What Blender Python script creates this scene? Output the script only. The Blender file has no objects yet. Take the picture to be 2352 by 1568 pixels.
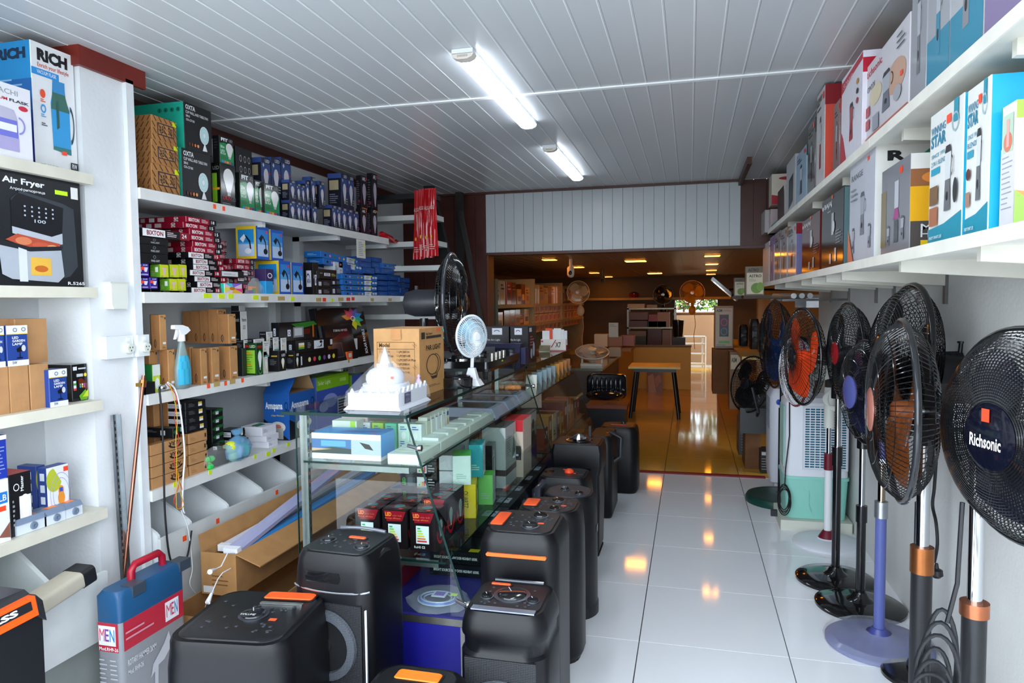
import bpy, math, random
from mathutils import Vector, Matrix
import numpy as np
random.seed(7)
SC = bpy.context.scene
COL = SC.collection
PI = math.pi
# ---------------------------------------------------------------- camera
FPX, CX, CY = 1600.0, 1176.0, 784.0
_Y = Vector((1585 - CX, 690 - CY, FPX)).normalized()
_N = _Y.cross(Vector((1, -math.tan(math.radians(.6)), 0))).normalized()
if _N.y < 0: _N = -_N
_X = _N.cross(_Y).normalized()
if _X.x < 0: _X = -_X
RW = Matrix((_X, _Y, -_N))            # camera axes (right, down, forward) -> world
CAMP = Vector((0, 0, 1.5))
cd = bpy.data.cameras.new('camera'); cam = bpy.data.objects.new('camera', cd); COL.objects.link(cam)
cd.sensor_width = 36; cd.lens = FPX / 2352 * 36; cd.clip_start = .05; cd.clip_end = 200
_m = Matrix((RW @ Vector((1, 0, 0)), RW @ Vector((0, -1, 0)), RW @ Vector((0, 0, -1)))).transposed().to_4x4()
_m.translation = CAMP
cam.matrix_world = _m
SC.camera = cam
# ---------------------------------------------------------------- world, exposure
w = bpy.data.worlds.new('sky'); SC.world = w; w.use_nodes = True
nt = w.node_tree; nt.nodes.clear()
bg = nt.nodes.new('ShaderNodeBackground'); wo = nt.nodes.new('ShaderNodeOutputWorld')
bg.inputs[0].default_value = (.82, .91, 1.0, 1); bg.inputs[1].default_value = 2.6
nt.links.new(bg.outputs[0], wo.inputs[0])
SC.view_settings.view_transform = 'Standard'; SC.view_settings.look = 'None'
SC.view_settings.gamma = 1; SC.view_settings.use_curve_mapping = False
SC.view_settings.exposure = 1.5
LED_E, WARM_E = 6.0, 9.5
try:
    SC.cycles.max_bounces = 10; SC.cycles.transparent_max_bounces = 24
    SC.cycles.sample_clamp_indirect = 6; SC.cycles.use_denoising = True
except Exception: pass
# portal lights at the open shop front and back (they only guide sampling of the sky)
def portal(loc, rot, sx, sy):
    l = bpy.data.lights.new('sky_portal', 'AREA'); l.shape = 'RECTANGLE'; l.size = sx; l.size_y = sy
    l.cycles.is_portal = True
    o = bpy.data.objects.new('sky_portal', l); COL.objects.link(o); o.location = loc; o.rotation_euler = rot
portal((-.7, .42, 1.25), (PI / 2, 0, 0), 4.4, 2.5)      # light travels +Y
# ---------------------------------------------------------------- helpers
def P(px, py, x=None, y=None, z=None):
    d = RW @ Vector((px - CX, py - CY, FPX))
    if x is not None: t = (x - CAMP.x) / d.x
    elif y is not None: t = (y - CAMP.y) / d.y
    else: t = (z - CAMP.z) / d.z
    return CAMP + d * t
def lin(c):
    if isinstance(c, str):
        c = c.lstrip('#'); c = tuple(int(c[i:i + 2], 16) / 255 for i in (0, 2, 4))
    return tuple((v / 12.92 if v <= .04045 else ((v + .055) / 1.055) ** 2.4) for v in c[:3]) + (1,)
_LC = {}
def C4(c):
    if c not in _LC: _LC[c] = lin(c)
    return _LC[c]
MATS = {}
def mat(name, rough=.5, metal=0, spec=.5, coat=0, trans=0, alpha=1, ior=1.45, color=None, emis=None, es=0, bump=0, bscale=40, noise=0, nscale=8):
    if name in MATS: return MATS[name]
    m = bpy.data.materials.new(name); m.use_nodes = True; MATS[name] = m
    n = m.node_tree; b = n.nodes['Principled BSDF']
    b.inputs['Roughness'].default_value = rough; b.inputs['Metallic'].default_value = metal
    b.inputs['Specular IOR Level'].default_value = spec; b.inputs['Coat Weight'].default_value = coat
    b.inputs['Coat Roughness'].default_value = .05
    b.inputs['Transmission Weight'].default_value = trans; b.inputs['IOR'].default_value = ior
    b.inputs['Alpha'].default_value = alpha
    if color is None:
        a = n.nodes.new('ShaderNodeAttribute'); a.attribute_name = 'Col'; src = a.outputs['Color']
    else:
        r = n.nodes.new('ShaderNodeRGB'); r.outputs[0].default_value = C4(color); src = r.outputs[0]
    tc = n.nodes.new('ShaderNodeTexCoord')
    if noise:
        t = n.nodes.new('ShaderNodeTexNoise'); t.inputs['Scale'].default_value = nscale; t.inputs['Detail'].default_value = 5
        n.links.new(tc.outputs['Object'], t.inputs['Vector'])
        mr = n.nodes.new('ShaderNodeMapRange'); mr.inputs['From Min'].default_value = .35; mr.inputs['From Max'].default_value = .7
        mr.inputs['To Min'].default_value = 1.0; mr.inputs['To Max'].default_value = 1 - noise
        n.links.new(t.outputs['Fac'], mr.inputs['Value'])
        mx = n.nodes.new('ShaderNodeVectorMath'); mx.operation = 'SCALE'
        n.links.new(src, mx.inputs[0]); n.links.new(mr.outputs['Result'], mx.inputs['Scale']); src = mx.outputs[0]
    n.links.new(src, b.inputs['Base Color'])
    if emis:
        b.inputs['Emission Color'].default_value = C4(emis); b.inputs['Emission Strength'].default_value = es
    if bump:
        t2 = n.nodes.new('ShaderNodeTexNoise'); t2.inputs['Scale'].default_value = bscale; t2.inputs['Detail'].default_value = 4
        n.links.new(tc.outputs['Object'], t2.inputs['Vector'])
        bp = n.nodes.new('ShaderNodeBump'); bp.inputs['Strength'].default_value = bump; bp.inputs['Distance'].default_value = .004
        n.links.new(t2.outputs['Fac'], bp.inputs['Height']); n.links.new(bp.outputs[0], b.inputs['Normal'])
    return m
CARD = mat('printed_card', .38, noise=.04, nscale=30)
GLOSSY = mat('glossy_print', .12, spec=.6)
MATTE = mat('matte_paint', .6, noise=.06, nscale=6)
KRAFT = mat('kraft_cardboard', .8, noise=.16, nscale=14, bump=.15, bscale=60)
PLAST = mat('moulded_plastic', .38, bump=.08, bscale=400)
SHINY = mat('shiny_plastic', .1, coat=.3)
METAL = mat('brushed_metal', .32, metal=.9, noise=.2, nscale=20)
CHROME = mat('chrome', .08, metal=1)
PLASTER = mat('plaster_wall', .85, noise=.1, nscale=2.5, bump=.35, bscale=55)
PAINTW = mat('painted_wood', .5, noise=.13, nscale=7, bump=.1, bscale=90)
DARKWOOD = mat('dark_wood', .4, noise=.35, nscale=5)
RUBBER = mat('rubber', .55)
FILM = mat('clear_film', .08, color='#ffffff', alpha=.13, spec=.8)
def glassmat(name, tint, refl_rough=.0):
    m = bpy.data.materials.new(name); m.use_nodes = True; n = m.node_tree; n.nodes.clear()
    o = n.nodes.new('ShaderNodeOutputMaterial'); mx = n.nodes.new('ShaderNodeMixShader')
    fr = n.nodes.new('ShaderNodeFresnel'); fr.inputs[0].default_value = 1.5
    t = n.nodes.new('ShaderNodeBsdfTransparent'); t.inputs[0].default_value = lin(tint)
    g = n.nodes.new('ShaderNodeBsdfGlossy'); g.inputs['Roughness'].default_value = refl_rough
    ge = n.nodes.new('ShaderNodeNewGeometry'); ml = n.nodes.new('ShaderNodeMath'); ml.operation = 'MULTIPLY'; sb = n.nodes.new('ShaderNodeMath'); sb.operation = 'SUBTRACT'; sb.inputs[0].default_value = 1
    n.links.new(ge.outputs['Backfacing'], sb.inputs[1]); n.links.new(fr.outputs[0], ml.inputs[0]); n.links.new(sb.outputs[0], ml.inputs[1]); n.links.new(ml.outputs[0], mx.inputs[0]); n.links.new(t.outputs[0], mx.inputs[1]); n.links.new(g.outputs[0], mx.inputs[2])
    n.links.new(mx.outputs[0], o.inputs[0]); MATS[name] = m; return m
GLASS = glassmat('sheet_glass', '#f5faf8')
GLASSEDGE = mat('glass_edge', .25, color='#0a2a28', spec=.3)
def emit(name, c, s):
    m = mat(name, .4, color=c, emis=c, es=s); return m

class MB:
    def __init__(s): s.v = []; s.f = []; s.c = []
    def _add(s, vs, fs, c):
        n = len(s.v); s.v += [tuple(v) for v in vs]
        for i, f in enumerate(fs):
            s.f.append(tuple(n + k for k in f)); s.c.append(c[i] if isinstance(c, list) else c)
        return s
    def box(s, x0, y0, z0, x1, y1, z1, c='#ffffff', M=None):
        if x0 > x1: x0, x1 = x1, x0
        if y0 > y1: y0, y1 = y1, y0
        if z0 > z1: z0, z1 = z1, z0
        vs = [Vector(p) for p in ((x0,y0,z0),(x1,y0,z0),(x1,y1,z0),(x0,y1,z0),(x0,y0,z1),(x1,y0,z1),(x1,y1,z1),(x0,y1,z1))]
        if M: vs = [M @ v for v in vs]
        # order: bottom, top, front(-y), right(+x), back(+y), left(-x)
        return s._add(vs, [(3,2,1,0),(4,5,6,7),(0,1,5,4),(1,2,6,5),(2,3,7,6),(3,0,4,7)], c)
    def hexa(s, b, t, c='#ffffff'):   # bottom 4 and top 4 points, ccw from above
        return s._add(list(b) + list(t), [(3,2,1,0),(4,5,6,7),(0,1,5,4),(1,2,6,5),(2,3,7,6),(3,0,4,7)], c)
    def poly(s, pts, c='#ffffff'): return s._add(pts, [tuple(range(len(pts)))], c)
    def prism(s, pts, h, c='#ffffff', M=None):   # pts: list of (x,y); extrude along z 0..h
        n = len(pts)
        vs = [Vector((p[0], p[1], 0)) for p in pts] + [Vector((p[0], p[1], h)) for p in pts]
        if M: vs = [M @ v for v in vs]
        return s._add(vs, [tuple(range(n))[::-1], tuple(range(n, 2*n))] + [(i, (i+1) % n, n + (i+1) % n, n + i) for i in range(n)], c)
    def loft(s, rings, c='#ffffff', cap=(1, 1)):
        n = len(rings[0]); b = len(s.v)
        for r in rings: s.v += [tuple(v) for v in r]
        for k in range(len(rings) - 1):
            cc = c[k] if isinstance(c, list) else c
            for i in range(n):
                s.f.append((b + k*n + i, b + k*n + (i+1) % n, b + (k+1)*n + (i+1) % n, b + (k+1)*n + i)); s.c.append(cc)
        c0 = c[0] if isinstance(c, list) else c; c1 = c[-1] if isinstance(c, list) else c
        if cap[0]: s.f.append(tuple(b + i for i in range(n))[::-1]); s.c.append(c0)
        if cap[1]: s.f.append(tuple(b + (len(rings)-1)*n + i for i in range(n))); s.c.append(c1)
        return s
    def lathe(s, prof, n=32, c='#ffffff', M=None, cap=(1, 1)):   # prof: (r, z)
        rings = []
        for r, z in prof:
            ring = [Vector((r * math.cos(2*PI*i/n), r * math.sin(2*PI*i/n), z)) for i in range(n)]
            rings.append([M @ v for v in ring] if M else ring)
        return s.loft(rings, c, cap)
    def cyl(s, p0, p1, r, c='#ffffff', n=16, r1=None):
        p0, p1 = Vector(p0), Vector(p1); d = p1 - p0
        M = Matrix.Translation(p0) @ d.to_track_quat('Z', 'Y').to_matrix().to_4x4()
        return s.lathe([(r, 0), (r if r1 is None else r1, d.length)], n, c, M)
    def tube(s, pts, r, c='#ffffff', n=4, closed=False):
        pts = [Vector(p) for p in pts]; L = len(pts); rings = []
        up = None
        for i, p in enumerate(pts):
            a = pts[(i-1) % L] if (closed or i > 0) else p
            b = pts[(i+1) % L] if (closed or i < L-1) else p
            t = (b - a)
            if t.length < 1e-9: t = Vector((0, 0, 1))
            t.normalize()
            if up is None: up = t.orthogonal()
            up = (up - t * up.dot(t))
            if up.length < 1e-6: up = t.orthogonal()
            up.normalize(); q = t.cross(up)
            rings.append([p + (up * math.cos(2*PI*k/n) + q * math.sin(2*PI*k/n)) * r for k in range(n)])
        if closed: rings.append(rings[0])
        return s.loft(rings, c, (0, 0) if closed else (1, 1))
    def ell(s, c0, rx, ry, rz, c='#ffffff', n=16, m=8):
        M = Matrix.Translation(c0) @ Matrix.Diagonal((rx, ry, rz, 1))
        return s.lathe([(math.sin(PI*k/m) + 1e-4, -math.cos(PI*k/m)) for k in range(m+1)], n, c, M)
    def build(s, name, m, parent=None, loc=None, smooth=None, rz=None):
        me = bpy.data.meshes.new(name); me.from_pydata(s.v, [], s.f); me.update()
        at = me.color_attributes.new('Col', 'FLOAT_COLOR', 'CORNER')
        arr = np.empty((len(me.loops), 4), dtype=np.float32); k = 0
        for f, c in zip(s.f, s.c):
            arr[k:k+len(f)] = C4(c); k += len(f)
        at.data.foreach_set('color', arr.ravel())
        me.materials.append(m)
        if smooth is not None:
            me.shade_smooth()
            me.set_sharp_from_angle(angle=math.radians(smooth))
        o = bpy.data.objects.new(name, me); COL.objects.link(o)
        if parent: o.parent = parent
        if loc is not None: o.location = loc
        if rz is not None: o.rotation_euler = (0, 0, rz)
        return o
def tag(o, label=None, cat=None, group=None, kind=None):
    if label: o['label'] = label
    if cat: o['category'] = cat
    if group: o['group'] = group
    if kind: o['kind'] = kind
    return o
def empty(name, loc, label=None, cat=None, group=None, rz=0, kind=None):
    o = bpy.data.objects.new(name, None); COL.objects.link(o); o.location = loc; o.rotation_euler = (0, 0, rz)
    o.empty_display_size = .05
    return tag(o, label, cat, group, kind)
def inst(o, name, parent, loc, rz=0, sc=None):
    c = bpy.data.objects.new(name, o.data); COL.objects.link(c); c.parent = parent; c.location = loc; c.rotation_euler = (0, 0, rz)
    if sc: c.scale = sc
    return c
def copy_tree(o, loc=None, rz=None, label=None, parent=None):
    c = o.copy(); COL.objects.link(c)
    if parent: c.parent = parent
    if loc is not None: c.location = loc
    if rz is not None: c.rotation_euler = (0, 0, rz)
    if label: c['label'] = label
    for ch in o.children: copy_tree(ch, parent=c)
    return c
def struct(mb, name, m, parent=None, smooth=None):
    return tag(mb.build(name, m, parent, smooth=smooth), kind='structure' if parent is None else None)
# ---------------------------------------------------------------- flat print
_TX = {}
def text_mesh(s, bold=.0):
    key = (s, bold)
    if key in _TX: return _TX[key]
    cu = bpy.data.curves.new('t', 'FONT'); cu.body = s; cu.resolution_u = 2; cu.fill_mode = 'BOTH' if False else 'BOTH'; cu.offset = bold
    cu.size = 1
    o = bpy.data.objects.new('t', cu)
    dg = bpy.context.evaluated_depsgraph_get()
    me = bpy.data.meshes.new_from_object(o)
    vs = np.array([v.co[:2] for v in me.vertices]) if len(me.vertices) else np.zeros((1, 2))
    fs = [tuple(p.vertices) for p in me.polygons]
    mn = vs.min(0); mx = vs.max(0)
    vs = (vs - mn) / np.maximum(mx - mn, 1e-6)
    asp = (mx[0] - mn[0]) / max(mx[1] - mn[1], 1e-6)
    bpy.data.objects.remove(o); bpy.data.curves.remove(cu); bpy.data.meshes.remove(me)
    _TX[key] = (vs, fs, asp)
    return _TX[key]
class Print:
    """flat ink laid on faces; a face is (origin, u vector, v vector, normal)"""
    def __init__(s): s.mb = MB(); s.k = 0; s.face = None
    def on(s, o, u, v):
        o, u, v = Vector(o), Vector(u), Vector(v); s.face = (o, u, v, u.cross(v).normalized()); s.k = 0; return s
    def pt(s, a, b):
        o, u, v, n = s.face
        return o + u * a + v * b + n * (.0004 + .00025 * s.k)
    def r(s, a0, b0, a1, b1, c): s.k += 1; s.mb.poly([s.pt(a0, b0), s.pt(a1, b0), s.pt(a1, b1), s.pt(a0, b1)], c); return s
    def p(s, pts, c): s.k += 1; s.mb.poly([s.pt(*q) for q in pts], c); return s
    def e(s, a, b, ra, rb, c, n=18, t0=0, t1=2*PI):
        s.k += 1; s.mb.poly([s.pt(a + ra * math.cos(t0 + (t1-t0)*i/n), b + rb * math.sin(t0 + (t1-t0)*i/n)) for i in range(n)], c); return s
    def ring(s, a, b, ra, rb, w, c, n=24, t0=0, t1=2*PI):
        s.k += 1
        for i in range(n):
            p0 = t0 + (t1-t0)*i/n; p1 = t0 + (t1-t0)*(i+1)/n
            s.mb.poly([s.pt(a + ra*math.cos(p0), b + rb*math.sin(p0)), s.pt(a + ra*math.cos(p1), b + rb*math.sin(p1)),
                       s.pt(a + ra*(1-w)*math.cos(p1), b + rb*(1-w)*math.sin(p1)), s.pt(a + ra*(1-w)*math.cos(p0), b + rb*(1-w)*math.sin(p0))], c)
        return s
    def t(s, a0, b0, a1, b1, txt, c, bold=.012, rot=0, mirror=False):
        s.k += 1; vs, fs, asp = text_mesh(txt, bold); n = len(s.mb.v)
        for (x, y) in vs:
            if rot == 90: x, y = 1 - y, x
            elif rot == -90: x, y = y, 1 - x
            elif rot == 180: x, y = 1 - x, 1 - y
            s.mb.v.append(tuple(s.pt(a0 + (a1-a0) * x, b0 + (b1-b0) * y)))
        for f in fs: s.mb.f.append(tuple(n + k for k in f)); s.mb.c.append(c)
        return s
    def lines(s, a0, b0, a1, b1, n, c, fill=.45, seed=1):
        rr = random.Random(seed)
        h = (b1 - b0) / n
        s.k += 1
        for i in range(n):
            e = a0 + (a1 - a0) * (.55 + .45 * rr.random()); y = b1 - h * (i + 1) + h * (1-fill) / 2
            s.mb.poly([s.pt(a0, y), s.pt(e, y), s.pt(e, y + h*fill), s.pt(a0, y + h*fill)], c)
        return s
    def bulb(s, a, b, ra, rb, c='#e8e6e6', base='#b9b9bd'):   # centred lamp bulb picture
        s.e(a, b + rb*.35, ra, rb*.65, c)
        s.p([(a-ra*.95, b+rb*.2), (a-ra*.35, b-rb*.75), (a+ra*.35, b-rb*.75), (a+ra*.95, b+rb*.2)], c)
        s.r(a-ra*.3, b-rb*.98, a+ra*.3, b-rb*.7, base); return s
    def build(s, parent, m=None, name='printing'):
        if not s.mb.f: return None
        o = s.mb.build(name, m or CARD, parent); return o
def carton(name, label, cat, loc, rz, w, d, h, cols, style=None, m=None, group=None, rx=0, ry=0, pm=None):
    """box with local front at y=0 facing -Y; cols: dict or colour; style(pr, F) prints on faces"""
    if isinstance(cols, str): cols = dict(a=cols)
    a = cols.get('a', '#888888')
    g = lambda k: cols.get(k, a)
    mb = MB(); e = min(.0022, w*.06, d*.06, h*.06)
    # slightly softened vertical corners
    pts = [(e,0),(w-e,0),(w,e),(w,d-e),(w-e,d),(e,d),(0,d-e),(0,e)]
    n = 8; vs = [(x,y,0) for x,y in pts] + [(x,y,h) for x,y in pts]
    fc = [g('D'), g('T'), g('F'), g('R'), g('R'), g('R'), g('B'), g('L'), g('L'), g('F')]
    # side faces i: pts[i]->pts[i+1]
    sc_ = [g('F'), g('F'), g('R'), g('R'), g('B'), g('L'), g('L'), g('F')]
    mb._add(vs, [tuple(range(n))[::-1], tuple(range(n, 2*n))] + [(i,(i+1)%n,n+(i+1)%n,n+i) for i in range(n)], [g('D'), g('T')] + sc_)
    o = mb.build(name, m or CARD); o.location = loc; o.rotation_euler = (rx, ry, rz)
    tag(o, label, cat, group)
    pr = Print()
    F = {'F': ((0,0,0),(w,0,0),(0,0,h)), 'R': ((w,0,0),(0,d,0),(0,0,h)), 'L': ((0,d,0),(0,-d,0),(0,0,h)),
         'T': ((0,0,h),(w,0,0),(0,d,0))}
    def on(k): return pr.on(*F[k])
    if style: style(on, w, d, h)
    pr.build(o, pm or m or CARD)
    return o
def LB(name, label, cat, pxc, pyt, pxr, z0, xf=-2.30, d=.16, cols='#888888', style=None, m=None, group=None, pxl=None, pyb=None, rot=0, z1=None):
    """carton on a left shelf: near top corner (pxc,pyt), front right edge px, front plane x=xf; pxl = left edge of near side face"""
    q = P(pxc, pyt, x=xf); y0 = q.y; z1 = q.z if z1 is None else z1
    if pyb is not None: z0 = P(pxc, pyb, x=xf).z
    y1 = P(pxr, pyt, x=xf).y
    if xf < -2.25 and 2.25 < y0 < 2.495: y0 = 2.495
    if y0 < 2.2: y1 = min(y1, 2.234)
    if pxl is not None: d = xf - P(pxl, pyt, y=y0).x
    return carton(name, label, cat, (xf, y0, z0), PI/2 + rot, max(y1-y0, .01), max(d, .01), max(z1-z0, .008), cols, style, m, group)
def NB(name, label, cat, pxl, pyt, pxr, z0, y, d=.1, cols='#888888', style=None, m=None, group=None, pyb=None, rot=0):
    """carton whose printed front faces the camera side (-Y) at plane y"""
    a = P(pxl, pyt, y=y); b = P(pxr, pyt, y=y)
    if pyb is not None: z0 = P(pxl, pyb, y=y).z
    return carton(name, label, cat, (a.x, y, z0), rot, max(b.x-a.x, .01), d, max(a.z-z0, .008), cols, style, m, group)
# ---------------------------------------------------------------- room
ZC = 2.5; XL = -2.62; XR = 1.02; YD = 6.15; YB = 15.5; ZB = 2.03; XBL = -3.6; XBR = 1.35
# floor tiles
TS = .6225
fl = empty('floor', (0, 0, 0), kind='structure')
tm = MB(); e = .0016
tm.hexa([(e,e,-.01),(TS-e,e,-.01),(TS-e,TS-e,-.01),(e,TS-e,-.01)], [(e+.0008,e+.0008,0),(TS-e-.0008,e+.0008,0),(TS-e-.0008,TS-e-.0008,0),(e+.0008,TS-e-.0008,0)], '#ffffff')
TILE = mat('glazed_tile', .07, color='#eceff3', noise=.02, nscale=3, spec=.5)
TILEB = mat('back_room_tile', .07, color='#d0a040', noise=.05, nscale=3, spec=.6)
t0 = tm.build('tile', TILE, fl)
x0 = .41 - 6 * TS; y0 = 3.042 - 4 * TS
first = True
for i in range(8):
    for j in range(-2, 9):
        x = x0 + i*TS; y = y0 + j*TS
        if x > XR or y + TS > YD + .05 or x + TS < XL - .1: continue
        if first: t0.location = (x, y, 0); first = False
        else: inst(t0, 'tile', fl, (x, y, 0))
tb = tm.build('tile', TILEB, fl); tb.location = (x0, YD, 0)
for i in range(-2, 9):
    for j in range(0, 16):
        if (i, j) != (0, 0): inst(tb, 'tile', fl, (x0 + i*TS, YD + j*TS, 0))
g = MB(); g.box(-4.2, -1.2, -.05, 2.0, 16.3, -.011, '#4b4a4a'); g.build('grout_bed', MATTE, fl)
g = MB(); g.box(-.48, YD-.03, 0, .62, YD+.02, .012, '#7c1420'); g.build('threshold_strip', MATTE, fl)
# outdoors in front of the shop
g = MB(); g.box(-30, -30, -.12, 30, -1.2, -.06, '#9a958c'); tag(g.build('ground', mat('asphalt', .9, noise=.2, nscale=3)), kind='structure')
g = MB(); g.box(-30, 16.3, -.12, 30, 40, -.03, '#8d8478'); tag(g.build('ground', MATS['asphalt']), kind='structure')
# walls
WC = '#c9cdd0'
m = MB(); m.box(XR, .5, 0, XR+.12, YD, ZC, '#dcdcda'); struct(m, 'wall_right', PLASTER)
m = MB(); m.box(XL-.12, .5, 0, XL, YD+.1, ZC, WC); struct(m, 'wall_left', PLASTER)
BW = '#a08c6a'
m = MB(); m.box(XBL-.1, YD+.1, 0, XBL, YB+.1, ZB+.4, BW); struct(m, 'wall_back_room_left', PLASTER)
m = MB(); m.box(XBR, YD+.1, 0, XBR+.1, YB+.1, ZB+.4, BW); struct(m, 'wall_back_room_right', PLASTER)
# back wall with opening (x .. ) and the door gap
xo0 = P(1550, 700, y=YB).x; xo1 = P(1648, 700, y=YB).x; zo0 = P(1600, 718, y=YB).z; zo1 = P(1600, 688, y=YB).z
xd0 = P(1584, 800, y=YB).x; xd1 = P(1640, 800, y=YB).x
m = MB()
m.box(XBL, YB, 0, xo0, YB+.12, ZB+.4, '#6c6256'); m.box(xo0, YB, zo1, xo1, YB+.12, ZB+.4, '#6c6256'); m.box(xo1, YB, 0, XBR, YB+.12, ZB+.4, '#6c6256')
struct(m, 'wall_back', PLASTER)
# brown wall panelling beside the doorway
BR = '#4a1d14'
def planks(root, xa, xb, yv, z0f, z1, n, c, mt, th=.012):
    wv = (xb - xa) / n
    pm_ = MB(); pm_.box(.0012, 0, 0, wv-.0012, th, z1 - z0f, c)
    a = pm_.build('plank', mt, root); a.location = (xa, yv, z0f)
    for i in range(1, n): inst(a, 'plank', root, (xa + i*wv, yv, z0f))
def xat(px, y): return P(px, 600, y=y).x
x1060 = xat(1058, 6.15); x1117 = xat(1117, 6.15); x1700 = xat(1700, 6.15)
root = empty('wall_front_panelling', (0, 0, 0), kind='structure')
planks(root, XL, x1117, YD, 0, ZC, 8, BR, DARKWOOD)
root2 = empty('wall_bulkhead', (0, 0, 0), kind='structure')
PVC = mat('pvc_panel', .33, color='#b4babd', noise=.05, nscale=2)
planks(root2, x1117, x1700, YD, 1.955, ZC-.02, 25, '#b8b8b8', PVC)
root3 = empty('wall_right_of_doorway', (0, 0, 0), kind='structure')
planks(root3, x1700, XR, YD+.01, 1.955, ZC, 6, BR, DARKWOOD)
m = MB(); m.box(x1117, YD-.012, 1.93, XR, YD+.14, 1.953, BR); struct(m, 'trim_1', DARKWOOD)
m = MB(); m.box(XL, YD-.03, ZC-.02, x1700, YD, ZC, BR); struct(m, 'trim_2', DARKWOOD)
m = MB(); m.box(x1117-.12, YD+.02, 0, x1117+.015, YD+.2, 1.94, '#6a3018'); struct(m, 'trim_3', DARKWOOD)
m = MB(); m.box(x1700-.02, YD+.04, 2.03, XR, YD+.1, ZC, BR); struct(m, 'trim_4', DARKWOOD)
m = MB(); m.box(XL, YD+.04, 2.03, x1700, YD+.1, ZC, BR); struct(m, 'trim_5', DARKWOOD)
m = MB(); m.box(XBL, YD+.05, 0, x1117, YD+.1, ZB, '#5a3a28'); struct(m, 'trim_6', DARKWOOD)
m = MB(); m.box(XL, 2.6, 2.44, XL+.012, YD, 2.5, BR); struct(m, 'trim_7', DARKWOOD)
# ceiling planks: two runs joined by a batten
ce = empty('ceiling', (0, 0, ZC), kind='structure')
PW = .1055
def cplank(x, ya, yb, root, mt, z=0, pw=PW):
    L = yb - ya; b = MB(); g_ = .0005
    b.hexa([(g_,0,0),(pw-g_,0,0),(pw-g_,L,0),(g_,L,0)], [(0,0,.006),(pw,0,.006),(pw,L,.006),(0,L,.006)], '#c4c8cb')
    # raised ridge beside the joint
    b.box(pw-.009, 0, -.0016, pw-.0055, L, .0005, '#eef2f4')
    o = b.build('plank', mt, root); o.location = (x, ya, z); return o
CEIL = mat('pvc_ceiling', .3, spec=.5)
a = cplank(XL, .5, 3.325, ce, CEIL); b_ = cplank(XL, 3.335, YD, ce, CEIL)
n = int((XR - XL) / PW) + 1
for i in range(1, n):
    inst(a, 'plank', ce, (XL + i*PW, .5, 0)); inst(b_, 'plank', ce, (XL + i*PW, 3.335, 0))
m = MB(); m.box(XL, 3.317, -.006, XR, 3.343, 0, '#eef2f4'); m.build('batten', CEIL, ce)
m = MB(); m.box(XL-.15, .45, .013, XR+.15, YD+.1, .1, '#b0b2b4'); m.build('roof_slab', MATTE, ce)
# right ceiling recess near the doorway (lower beam edge)
m = MB(); m.box(x1700-.02, 5.2, ZC-.05, x1700+.01, YD, ZC, BR); struct(m, 'trim_8', DARKWOOD)
# back room ceiling
cb = empty('ceiling_back_room', (0, 0, ZB), kind='structure')
CB = mat('pvc_ceiling_back', .35, spec=.5, color='#8f8377')
a = cplank(XBL, YD+.15, YB, cb, CB, pw=.14)
for i in range(1, int((XBR-XBL)/.14)+1): inst(a, 'plank', cb, (XBL + i*.14, YD+.15, 0))
m = MB(); m.box(XBL-.1, YD+.1, .013, XBR+.1, YB+.1, .1, '#777777'); m.build('roof_slab', MATTE, cb)
# pillar between the two shelving bays
m = MB(); m.box(XL, 2.24, 0, -2.28, 2.485, ZC, '#e2e5e8'); struct(m, 'wall_pillar', PLASTER)
m = MB()
m.box(-2.62, 2.222, ZC-.075, -2.262, 2.24, ZC, '#7a2318'); m.box(-2.28, 2.2401, ZC-.075, -2.262, 2.56, ZC, '#7a2318')
struct(m, 'trim_9', DARKWOOD)
m = MB(); m.box(-2.28, 2.45, .1, -2.262, 2.49, ZC-.06, '#e9edf0'); struct(m, 'trim_10', PAINTW)
# ---------------------------------------------------------------- ceiling lamps
def batten_lamp(x, ya, yb, label):
    r = empty('batten_lamp', (x, ya, ZC), label, 'ceiling light', 'white tube battens down the ceiling')
    w_ = .095; L = yb - ya
    b = MB(); b.box(.004, .0, -.018, w_-.004, L, -.001, '#dfe3e8'); b.build('housing', PLAST, r)
    d_ = MB(); pr = [(0.0,-.02),(.008,-.032),(w_*.3,-.04),(w_*.7,-.04),(w_-.008,-.032),(w_,-.02)]
    rings = [[Vector((p[0], y, p[1])) for p in pr] for y in (.045, L-.02)]
    d_.loft(rings, '#ffffff'); d_.build('diffuser', emit('lit_led_diffuser', '#eef6ff', LED_E), r, smooth=40)
    for yy, cc in ((0, '#d9d2c8'), (L-.02, '#f4f8ff')):
        c_ = MB(); rings = [[Vector((p[0], y, p[1]*1.03)) for p in pr] for y in (yy, yy+(.045 if yy == 0 else .02))]
        c_.loft(rings, cc); c_.build('end_cap', PLAST, r, smooth=40)
    v = MB()
    for k in range(9): v.box(w_*.28 + k*.005, -.0006, -.033, w_*.28 + k*.005 + .002, 0.001, -.024, '#8d8478')
    v.build('vent', PLAST, r)
    return r
q0 = P(1035, 125, z=ZC-.02); q1 = P(1204, 294, z=ZC-.03)
batten_lamp(q0.x, q0.y, q1.y, 'lit white tube batten crossing the ceiling joint, nearest one fully in view')
q2 = P(1254, 340, z=ZC-.02); q3 = P(1327, 413, z=ZC-.03)
batten_lamp(q0.x, q2.y, q3.y, 'lit white tube batten farther back, just before the bulkhead')
batten_lamp(q0.x+.02, .75, 1.95, 'lit white tube batten cut off by the top of the picture')
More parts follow.
